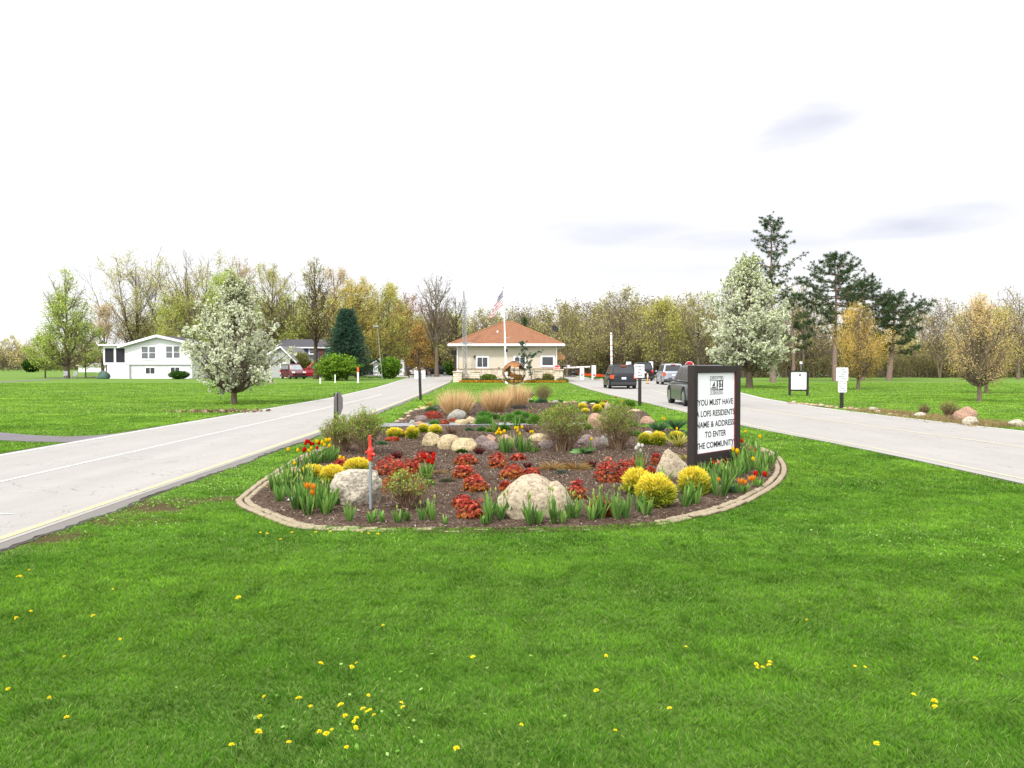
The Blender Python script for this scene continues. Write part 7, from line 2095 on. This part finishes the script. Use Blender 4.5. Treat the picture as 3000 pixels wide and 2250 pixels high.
# large framed sign
pA = Vector((2.74, 12.07, 0)); pB = Vector((3.66, 13.02, 0))
dr = (pB - pA); Wsg = dr.length; yaw = math.atan2(dr.y, dr.x)
sg = thing('framed_sign', 'large black framed white sign reading YOU MUST HAVE in the flower bed', 'sign', tuple(pA), yaw)
Hs = 1.655; ps = .115
MB().bx(-ps / 2, ps / 2, -ps / 2, ps / 2, 0, Hs).build('post', M['blackwood'], sg, bevel=.006)
MB().bx(Wsg - ps / 2, Wsg + ps / 2, -ps / 2, ps / 2, 0, Hs).build('post', M['blackwood'], sg, bevel=.006)
zbP, ztP = .29, Hs - .115
MB().bx(ps / 2 + .001, Wsg - ps / 2 - .001, -.05, .05, ztP, Hs - .004).build('rail', M['blackwood'], sg, bevel=.005)
MB().bx(ps / 2 + .001, Wsg - ps / 2 - .001, -.05, .05, zbP - .125, zbP).build('rail', M['blackwood'], sg, bevel=.005)
MB().bx(ps / 2, Wsg - ps / 2, -.014, .014, zbP, ztP).build('panel', M['signwhite'], sg)
MB().bx(Wsg - ps / 2 - .018, Wsg - ps / 2 - .002, -.045, -.015, zbP, ztP).bx(ps / 2, Wsg - ps / 2 - .02, -.045, -.015, zbP + .001, zbP + .012).build('edge_strip', M['maroon'], sg)
cxs = Wsg / 2; rot = (PI / 2, 0, 0); wI = Wsg - ps
def sline(s, zc, size, wfit, nm='lettering', xc=None, mat='ink'):
    o = text_mesh(nm, s, size, M[mat], sg, (xc or cxs, -.0165, zc), rot, weight=size * (.018 if size > .1 else 0))
    xs = [v.co.x for v in o.data.vertices]; w = max(xs) - min(xs)
    o.data.transform(Matrix.Diagonal((wfit / w, 1, 1, 1)))
    xs = [v.co.x for v in o.data.vertices]; mc = (max(xs) + min(xs)) / 2
    for v in o.data.vertices: v.co.x -= mc
    # slim serifs on the vertical ends are suggested by a hairline under- and overline of each glyph
    return o
PHt = ztP - zbP
zf = lambda f: ztP - PHt * f
for s, f, w in (('YOU MUST HAVE', .372, .90), ('A LOFS RESIDENTS', .51, .985), ('NAME & ADDRESS', .645, .965), ('TO ENTER', .772, .54), ('THE COMMUNITY', .905, .965)):
    sline(s, zf(f), .132, wI * w)
# logo
lw, lh = .40, .30
lx0 = cxs - .20 + .02; lz1 = zf(.045); lz0 = zf(.27)
lh = lz1 - lz0; lx1 = lx0 + .40
mb = MB(); b_ = .006
for (a, b, c, d) in ((lx0, lx1, lz1 - b_, lz1), (lx0, lx1, lz0, lz0 + b_), (lx0, lx0 + b_, lz0 + b_, lz1 - b_), (lx1 - b_, lx1, lz0 + b_, lz1 - b_), (lx0 + b_, lx1 - b_, lz1 - lh * .24, lz1 - lh * .22), (lx0 + b_, lx1 - b_, lz0 + lh * .22, lz0 + lh * .24)):
    mb.bx(a, b, -.0175, -.0142, c, d)
lg = mb.build('emblem', M['ink'], sg)
xm = (lx0 + lx1) / 2; z1, z0 = lz1 - lh * .24, lz0 + lh * .24; zm = (z0 + z1) / 2
MB().bx(xm + .002, lx1 - b_ - .001, -.0172, -.0142, z0 + .001, z1 - .001).build('emblem_panel', M['ink'], lg)
mb = MB()
def poly2(pts, y=-.0178, mi=0): mb.face([(x, y, z) for x, z in pts], mi)
q = lambda u, v_: (lx0 + (xm - lx0) * u, z0 + (z1 - z0) * v_)
poly2([q(.72, .95), q(.72, .42), q(.3, .42)]); poly2([q(.2, .34), q(.95, .34), q(.8, .26), q(.35, .28)])
poly2([q(.12, .2), q(.5, .28), q(.95, .2), q(.95, .14), q(.5, .2), q(.12, .1)]); poly2([q(.12, .05), q(.5, .14), q(.95, .08), q(.95, .02), q(.5, .06)])
mb.build('sailboat', M['ink'], lg)
mb = MB(); q2 = lambda u, v_: (xm + (lx1 - b_ - xm) * u, z0 + (z1 - z0) * v_)
def blobp(u, v_, r, k):
    c0 = q2(u, v_); poly2([(c0[0] + r * math.cos(2*PI*i/k + .3), c0[1] + r * math.sin(2*PI*i/k + .3)) for i in range(k)], -.0182)
blobp(.27, .78, .024, 6); blobp(.72, .78, .027, 5); blobp(.3, .5, .02, 8); blobp(.72, .48, .022, 3); blobp(.28, .2, .028, 10); poly2([q2(.55, .12), q2(.9, .12), q2(.9, .3), q2(.55, .3)], -.0182)
mb.build('season_icons', M['signwhite'], lg)
sline('LAKES OF THE', lz1 - lh * .115, .058, .35, 'lettering', xm); sline('4 SEASONS', lz0 + lh * .11, .062, .34, 'lettering', xm)

# lane signs
def textlines(par, lines, cx, z1, z0, y, w, mat='ink', fill=.62, wf=.86):
    dz = (z1 - z0) / len(lines)
    for i, s in enumerate(lines):
        o = text_mesh('lettering', s, dz * fill * 1.5, M[mat], par, (cx, y, z1 - dz * (i + .5)), (PI / 2, 0, 0), weight=dz * .035)
        xs = [v.co.x for v in o.data.vertices]; ww = max(xs) - min(xs)
        k = min(1.0, w * wf / ww)
        o.data.transform(Matrix.Diagonal((k, 1, 1, 1)))
def rounded_plate(mb, x0, x1, z0, z1, y0, y1, r=.03, mi=0):
    pts = []
    for cx, cz, a0 in ((x1 - r, z1 - r, 0), (x0 + r, z1 - r, 90), (x0 + r, z0 + r, 180), (x1 - r, z0 + r, 270)):
        for k in range(5): 
            a = math.radians(a0 + 22.5 * k); pts.append((cx + r * math.cos(a), cz + r * math.sin(a)))
    mb.prism(pts, y0, y1, mi)
def platesign(par, x0, x1, z0, z1, y=-.06, lines=(), mat='ink', name='sign_plate', wf=.86):
    mb = MB(); rounded_plate(mb, x0, x1, z0, z1, y, y + .006); p = mb.build(name, M['signwhite'], par)
    mb = MB(); e = .012; y2 = y - .0025; i_ = .014
    mb.bx(x0 + i_, x1 - i_, y2, y - .0005, z1 - i_ - e, z1 - i_); mb.bx(x0 + i_, x1 - i_, y2, y - .0005, z0 + i_, z0 + i_ + e); mb.bx(x0 + i_, x0 + i_ + e, y2, y - .0005, z0 + i_ + e, z1 - i_ - e); mb.bx(x1 - i_ - e, x1 - i_, y2, y - .0005, z0 + i_ + e, z1 - i_ - e)
    mb.build('border', M['ink_grey'], p)
    textlines(p, lines, (x0 + x1) / 2, z1 - .04, z0 + .04, y - .002, (x1 - x0), mat, wf=wf)
    return p
Y1 = 32.6; X1 = XX(1382, Y1)
t = thing('lane_sign', 'white sign reading GUESTS USE LEFT LANE on a black post beside the right road', 'sign', (X1, Y1, 0), math.radians(-4))
MB().bx(-.065, .065, -.055, .055, 0, ZZ(789, Y1)).build('post', M['blackwood'], t, bevel=.006)
platesign(t, XX(1370.3, Y1) - X1, XX(1391.5, Y1) - X1, ZZ(816, Y1), ZZ(787, Y1), -.063, ['GUESTS', 'USE', 'LEFT', 'LANE'], 'ink')
Y1 = 30.9; X1 = XX(1818.5, Y1)
t = thing('lane_sign', 'double white sign reading FOR STICKERS USE RIGHT LANE on the right verge', 'sign', (X1, Y1, 0), math.radians(-8))
MB().bx(-.06, .06, -.055, .055, 0, ZZ(800, Y1)).build('post', M['blackwood'], t, bevel=.006)
platesign(t, XX(1806, Y1) - X1, XX(1830.5, Y1) - X1, ZZ(823, Y1), ZZ(794, Y1), -.063, ['FOR', 'STICKERS', 'USE', 'RIGHT', 'LANE'], 'ink')
platesign(t, XX(1810, Y1) - X1, XX(1828, Y1) - X1, ZZ(847.5, Y1), ZZ(824, Y1), -.063, ['ALL CARS', 'MUST STOP', 'VISITOR', 'PASSES', 'LEFT LANE'], 'ink', wf=.8)
# framed notice on the right lawn
Y1 = 43.7; X1 = XX(1706, Y1); w1 = XX(1743, Y1) - X1
t = thing('notice_board', 'black framed white notice board on the right lawn', 'sign', (X1, Y1, 0), math.radians(-6))
for xx in (0, w1): MB().bx(xx - .06, xx + .06, -.05, .05, 0, ZZ(800.5, Y1)).build('post', M['blackwood'], t, bevel=.005)
za, zb_ = ZZ(803.5, Y1), ZZ(841, Y1)
MB().bx(.061, w1 - .061, -.045, .045, za, ZZ(800.5, Y1)).build('rail', M['blackwood'], t); MB().bx(.061, w1 - .061, -.045, .045, zb_ - .09, zb_).build('rail', M['blackwood'], t)
p = MB().bx(.06, w1 - .06, -.012, .012, zb_, za).build('panel', M['signwhite'], t)
MB().bx(w1 * .52, w1 * .62, -.016, -.0125, za - .23, za - .1).build('emblem', M['ink'], p)
MB().bx(w1 * .42, w1 * .47, -.016, -.0125, za - .2, za - .14).build('emblem', M['ink'], p)
M['ink_faint'] = plain('faint_lettering', (.5, .5, .51), .6)
textlines(p, ['YOU MUST HAVE', 'A LOFS RESIDENTS', 'NAME & ADDRESS', 'TO ENTER', 'THE COMMUNITY'], w1 / 2, za - .3, zb_ + .08, -.0135, w1 - .12, 'ink_faint', .5)
# post with the edge-on octagonal sign by the left road
Y1 = 21.0; X1 = XX(725.5, Y1)
t = thing('sign_post', 'dark post with the grey back of an octagonal sign beside the left road', 'sign', (X1, Y1, 0), math.radians(14))
MB().bx(-.055, .055, -.055, .055, 0, ZZ(850, Y1)).build('post', M['blackwood'], t, bevel=.005)
o = MB().lathe([(.33, -.004), (.33, .004)], 8, (0, 0, 0), 0, 'X').build('octagon_plate', plain('sign_back_aluminium', rgb(168, 160, 164, .65), .5, .3), t, loc=(.062, .03, ZZ(870, Y1) - .03)); o.rotation_euler = (PI / 8, 0, math.radians(-24))
# post with white boards at the left road
Y1 = 37.8; X1 = XX(908.5, Y1)
t = thing('sign_post', 'dark leaning post carrying two blank white boards beside the left road', 'sign', (X1, Y1, 0), 0)
o = MB().bx(-.06, .06, -.055, .055, 0, ZZ(800, Y1)).build('post', M['blackwood'], t, bevel=.005); o.rotation_euler = (0, math.radians(-2.0), 0)
MB().bx(-.29, .22, .058, .066, ZZ(817.5, Y1), ZZ(800.8, Y1)).build('board', M['signwhite'], t)
# mailboxes
def mailbox(label, px, Y, ztop, w=.22, yaw=0.3):
    t = thing('mailbox', label, 'mailbox', (XX(px, Y), Y, 0), yaw, 'mailboxes along the left road')
    zt_ = ZZ(ztop, Y)
    MB().bx(-.05, .05, -.05, .05, 0, zt_ - .25).build('post', M['blackwood'], t)
    poly = [(-w/2, 0), (w/2, 0), (w/2, .14)] + [(w/2 * math.cos(a), .14 + w/2 * math.sin(a)) for a in np.linspace(.3, PI - .3, 6)] + [(-w/2, .14)]
    mb = MB(); mb.prism(poly, -.28, .28); o = mb.build('box', M['black'], t); o.location = (0, 0, zt_ - .26)
mailbox('large black mailbox nearest on its post beside the left road', 883.5, 105, 793.5, .3, 1.2)
mailbox('dark mailbox between the white sedan and the white boards', 921, 118, 793, .26, 1.3)
mailbox('thin dark mailbox post in front of the black crossover', 942, 122, 793.5, .22, .2)
mailbox('black mailbox right of the dark one behind the white boards', 931, 120, 796, .34, 1.3)
# utility markers
def marker(label, px, Y, yt, r, top=None, col=(.68, .74, .66), name='marker_post'):
    t = thing(name, label, 'marker', (XX(px, Y), Y, 0))
    H = ZZ(yt, Y); z = H if top is None else H * .68
    MB().tube((0, 0, 0), (0, 0, z), r, r, 8).build('post', plain('marker_pale', col, .5), t)
    if top: MB().tube((0, 0, z), (0, 0, H), r * 1.12, r * 1.12, 8).build('cap', top, t)
marker('white utility marker post with an orange top on the left lawn', 773.5, 75.5, 793, .085, plain('orange_marker', rgb(232, 96, 46, .8), .5), (.74, .75, .76))
marker('pale green-white short marker post left of the bright green bush', 692, 73, 810, .07, M['black'])
marker('thin pale marker post in front of the bright green bush', 724, 76, 809, .055)
# yard hydrant
X, Y = g(799.5, 1110)
t = thing('yard_hydrant', 'grey pipe yard hydrant with a red head standing at the front of the bed', 'hydrant', (X, Y, .03), math.radians(3))
M['redpaint'] = plain('red_enamel', rgb(204, 58, 44, .75), .4, var=.25, scale=12)
MB().tube((0, 0, 0), (0, 0, .60), .0175, .0175, 12).build('pipe', plain('grey_galvanised_pipe', rgb(158, 166, 172, .7), .45, .4), t)
MB().lathe([(.024, .56), (.03, .58), (.03, .60), (.036, .63), (.036, .68), (.026, .70), (.022, .72)], 12).build('head', M['redpaint'], t, smooth=False)
MB().tube((.01, -.01, .645), (.055, -.03, .625), .016, .018, 8).tube((-.02, 0, .65), (-.045, -.02, .66), .014, .014, 8).build('spout', M['redpaint'], t)
MB().bx(-.016, .012, -.012, .012, .71, .80).bx(-.02, .012, -.014, .014, .80, .845).bx(-.022, -.006, -.01, .01, .66, .80).build('handle', M['redpaint'], t, bevel=.004)
# barrier gates
def stripes(mb, p0, p1, hw_, nst):
    p0 = Vector(p0); p1 = Vector(p1)
    for i in range(nst):
        a = p0.lerp(p1, i / nst); b = p0.lerp(p1, (i + 1) / nst)
        mb.tube(a, b, hw_, hw_, 6, 0)
        if i % 2: mb.tube(a.lerp(b, .3), a.lerp(b, .55), hw_ * 1.06, hw_ * 1.06, 6, 1)
M['gatered'] = plain('gate_red', rgb(206, 44, 44, .8), .5)
Y1 = 87.0; X1 = XX(1217, Y1)
t = thing('barrier_gate', 'lowered white barrier arm across the lane right of the gatehouse', 'barrier', (X1, Y1, 0))
MB().bx(-.07, .07, -.07, .07, 0, ZZ(790, Y1)).build('post', M['metal_dk'], t)
mb = MB(); stripes(mb, (0, -.1, ZZ(795, Y1)), (XX(1274, Y1) - X1, -.1, ZZ(792.3, Y1)), .085, 12); mb.build('arm', [M['signwhite'], M['gatered']], t)
MB().bx(.35, .7, -.15, .15, ZZ(794, Y1), ZZ(788.5, Y1)).build('sensor_box', M['trim'], t)
X1 = XX(1320.5, 88); t = thing('barrier_gate', 'raised upright white barrier arm above the dark charcoal crossover', 'barrier', (X1, 88, 0))
MB().bx(-.2, .2, -.2, .2, 0, 1.15).build('cabinet', M['trim'], t, bevel=.02)
mb = MB(); stripes(mb, (0, -.26, 1.0), (-.06, -.26, ZZ(719, 88)), .11, 14); mb.build('arm', [M['signwhite'], M['gatered']], t)
for px, yt, lab in ((1257, 795.5, 'white gate cabinet under the lowered barrier arm'), (1282.5, 789.5, 'white gate cabinet at the left tip of the lane island')):
    t = thing('gate_cabinet', lab, 'cabinet', (XX(px, 92), 92, 0)); MB().bx(-.24, .24, -.2, .2, 0, ZZ(yt, 92)).build('cabinet', M['trim'], t, bevel=.03); MB().bx(-.15, .15, -.215, -.2, .5, .7).build('door', M['trim_grey'], t)
# island
mb = MB(); isl = [(8.7, 100), (9.6, 88), (10.6, 86), (11.4, 88), (11.6, 100), (11.2, 118), (9.4, 118)]
n_ = len(isl); mb.face([(x, y, .16) for x, y in isl]); 
for i in range(n_): a, b = isl[i], isl[(i + 1) % n_]; mb.face([(*a, 0), (*b, 0), (*b, .16), (*a, .16)])
tag(mb.build('kerb_island', plain('island_concrete', rgb(206, 200, 190, .6), .85)), kind='structure')
R = np.random.default_rng(33); n_ = 3500
x = R.uniform(9.3, 11.2, n_); y = R.uniform(89, 112, n_); C = np.stack([x, y, .16 + R.random(n_) * .42], 1)
V, Fa = diamonds(C, .07, .7, R); cs = pal(n_, MG, R); k = C[:, 2] > .42; cs[k] = pal(int(k.sum()), [rgb(236, 96, 48, .85), rgb(226, 76, 44, .8)], R)
tag(np_mesh('flower_planting', V, Fa, M['petal'], cols=np.repeat(cs, 4, 0)), 'orange flowers and green leaves on the lane island', 'flowers', None, 'stuff')
# bollard, small notices and stop signs
Y1 = 72; t = thing('lane_delineator', 'orange and white lane delineator post between the queued cars', 'bollard', (XX(1399, Y1), Y1, .012))
MB().lathe([(.18, 0), (.16, .05)], 12).build('base', M['plastic'], t); MB().tube((0, 0, .05), (0, 0, .98), .06, .055, 10).build('post', plain('orange_yellow_plastic', rgb(246, 170, 70, .8), .5), t)
MB().tube((0, 0, .62), (0, 0, .8), .064, .064, 10).build('reflector', M['signwhite'], t)
Y1 = 92; X1 = XX(1412.5, Y1); t = thing('notice_board', 'small dark framed white notice left of the silver crossover', 'sign', (X1, Y1, 0))
MB().bx(-.06, .06, -.06, .06, 0, ZZ(779, Y1)).build('post', M['blackwood'], t); MB().bx(XX(1399.5, Y1) - X1, -.065, -.05, .05, ZZ(801.5, Y1), ZZ(779.5, Y1)).build('frame', M['blackwood'], t)
MB().bx(XX(1401, Y1) - X1, -.12, -.06, -.052, ZZ(800, Y1), ZZ(781, Y1)).build('panel', M['signwhite'], t)
Y1 = 90; t = thing('notice_board', 'small white notice plate above the roof of the graphite crossover', 'sign', (XX(1357.5, Y1), Y1, 0))
MB().tube((0, 0, 0), (0, 0, ZZ(784, Y1)), .03, .03, 6).build('post', M['metal_dk'], t); MB().bx(-.28, .28, -.045, -.032, ZZ(791, Y1), ZZ(781.5, Y1)).build('panel', M['signwhite'], t)
def stopsign(label, px, Y, zc, r):
    X1 = XX(px, Y); t = thing('stop_sign', label, 'stop sign', (X1, Y, 0))
    MB().tube((0, 0, 0), (0, 0, zc + r * .8), .03, .03, 6).build('post', M['metal'], t)
    o = MB().lathe([(r, -.004), (r, .004)], 8, (0, 0, 0), 0, 'Y').build('border', M['signwhite'], t, loc=(0, -.04, zc)); o.rotation_euler = (0, PI / 8, 0)
    p = MB().lathe([(r * .93, -.004), (r * .93, .004)], 8, (0, 0, 0), 0, 'Y').build('plate', plain('stop_red', rgb(200, 30, 44, .75), .5), t, loc=(0, -.047, zc)); p.rotation_euler = (0, PI / 8, 0)
    o = text_mesh('lettering', 'STOP', r * .72, M['signwhite'], t, (0, -.054, zc), (PI / 2, 0, 0))
stopsign('stop sign on the right road showing just above the big sign post', 1489, 62, ZZ(789.5, 62) - .02, .37)
stopsign('small stop sign beside the right stone pillar of the gatehouse', 1203, 79.6, ZZ(795, 79.6), .33)
# white-topped bird box pole on the far lawn and thin markers
t = thing('marker_post', 'thin white marker with a white head on the lawn edge behind the notice board', 'marker', (XX(1730, 84), 84, 0))
MB().tube((0, 0, 0), (0, 0, ZZ(786, 84)), .035, .035, 6).build('post', M['trim_grey'], t); MB().bx(-.12, .1, -.08, .08, ZZ(786, 84), ZZ(781, 84)).build('head', M['signwhite'], t)
t = thing('marker_post', 'small white marker post on the lawn left of the rosy-topped tree', 'marker', (XX(1920 + 1, 110), 110, 0))
MB().tube((0, 0, 0), (0, 0, .2), .04, .04, 6).build('post', M['signwhite'], t)
t = thing('street_lamp', 'grey street lamp head on a pole among the golden trees', 'street lamp', (XX(826, 100), 100, 0))
MB().tube((0, 0, 0), (-.6, 0, ZZ(706, 100)), .06, .04, 6).build('pole', M['trim_grey'], t); MB().bx(-1.1, -.45, -.15, .15, ZZ(706.5, 100), ZZ(703, 100)).build('lamp_head', M['trim_grey'], t)
# rocky washout at the left roadside
R = np.random.default_rng(44); X, Y = g(478, 890); n_ = 260
C = np.stack([R.normal(X, .75, n_), R.normal(Y, .35, n_), R.random(n_) * .05 + .01], 1)
V, Fa = diamonds(C, .05 + .06 * R.random(n_), .7, R, np.array([[0, 0, 1.]]), 1.5)
tag(np_mesh('gravel_patch', V, Fa, M['leaf'], cols=np.repeat(pal(n_, [rgb(132, 104, 80, .6), rgb(98, 76, 58, .6), rgb(176, 152, 122, .65), rgb(206, 190, 160, .7)], R), 4, 0)), 'stony bare patch of soil by the left road below the blossoming tree', 'gravel', None, 'stuff')
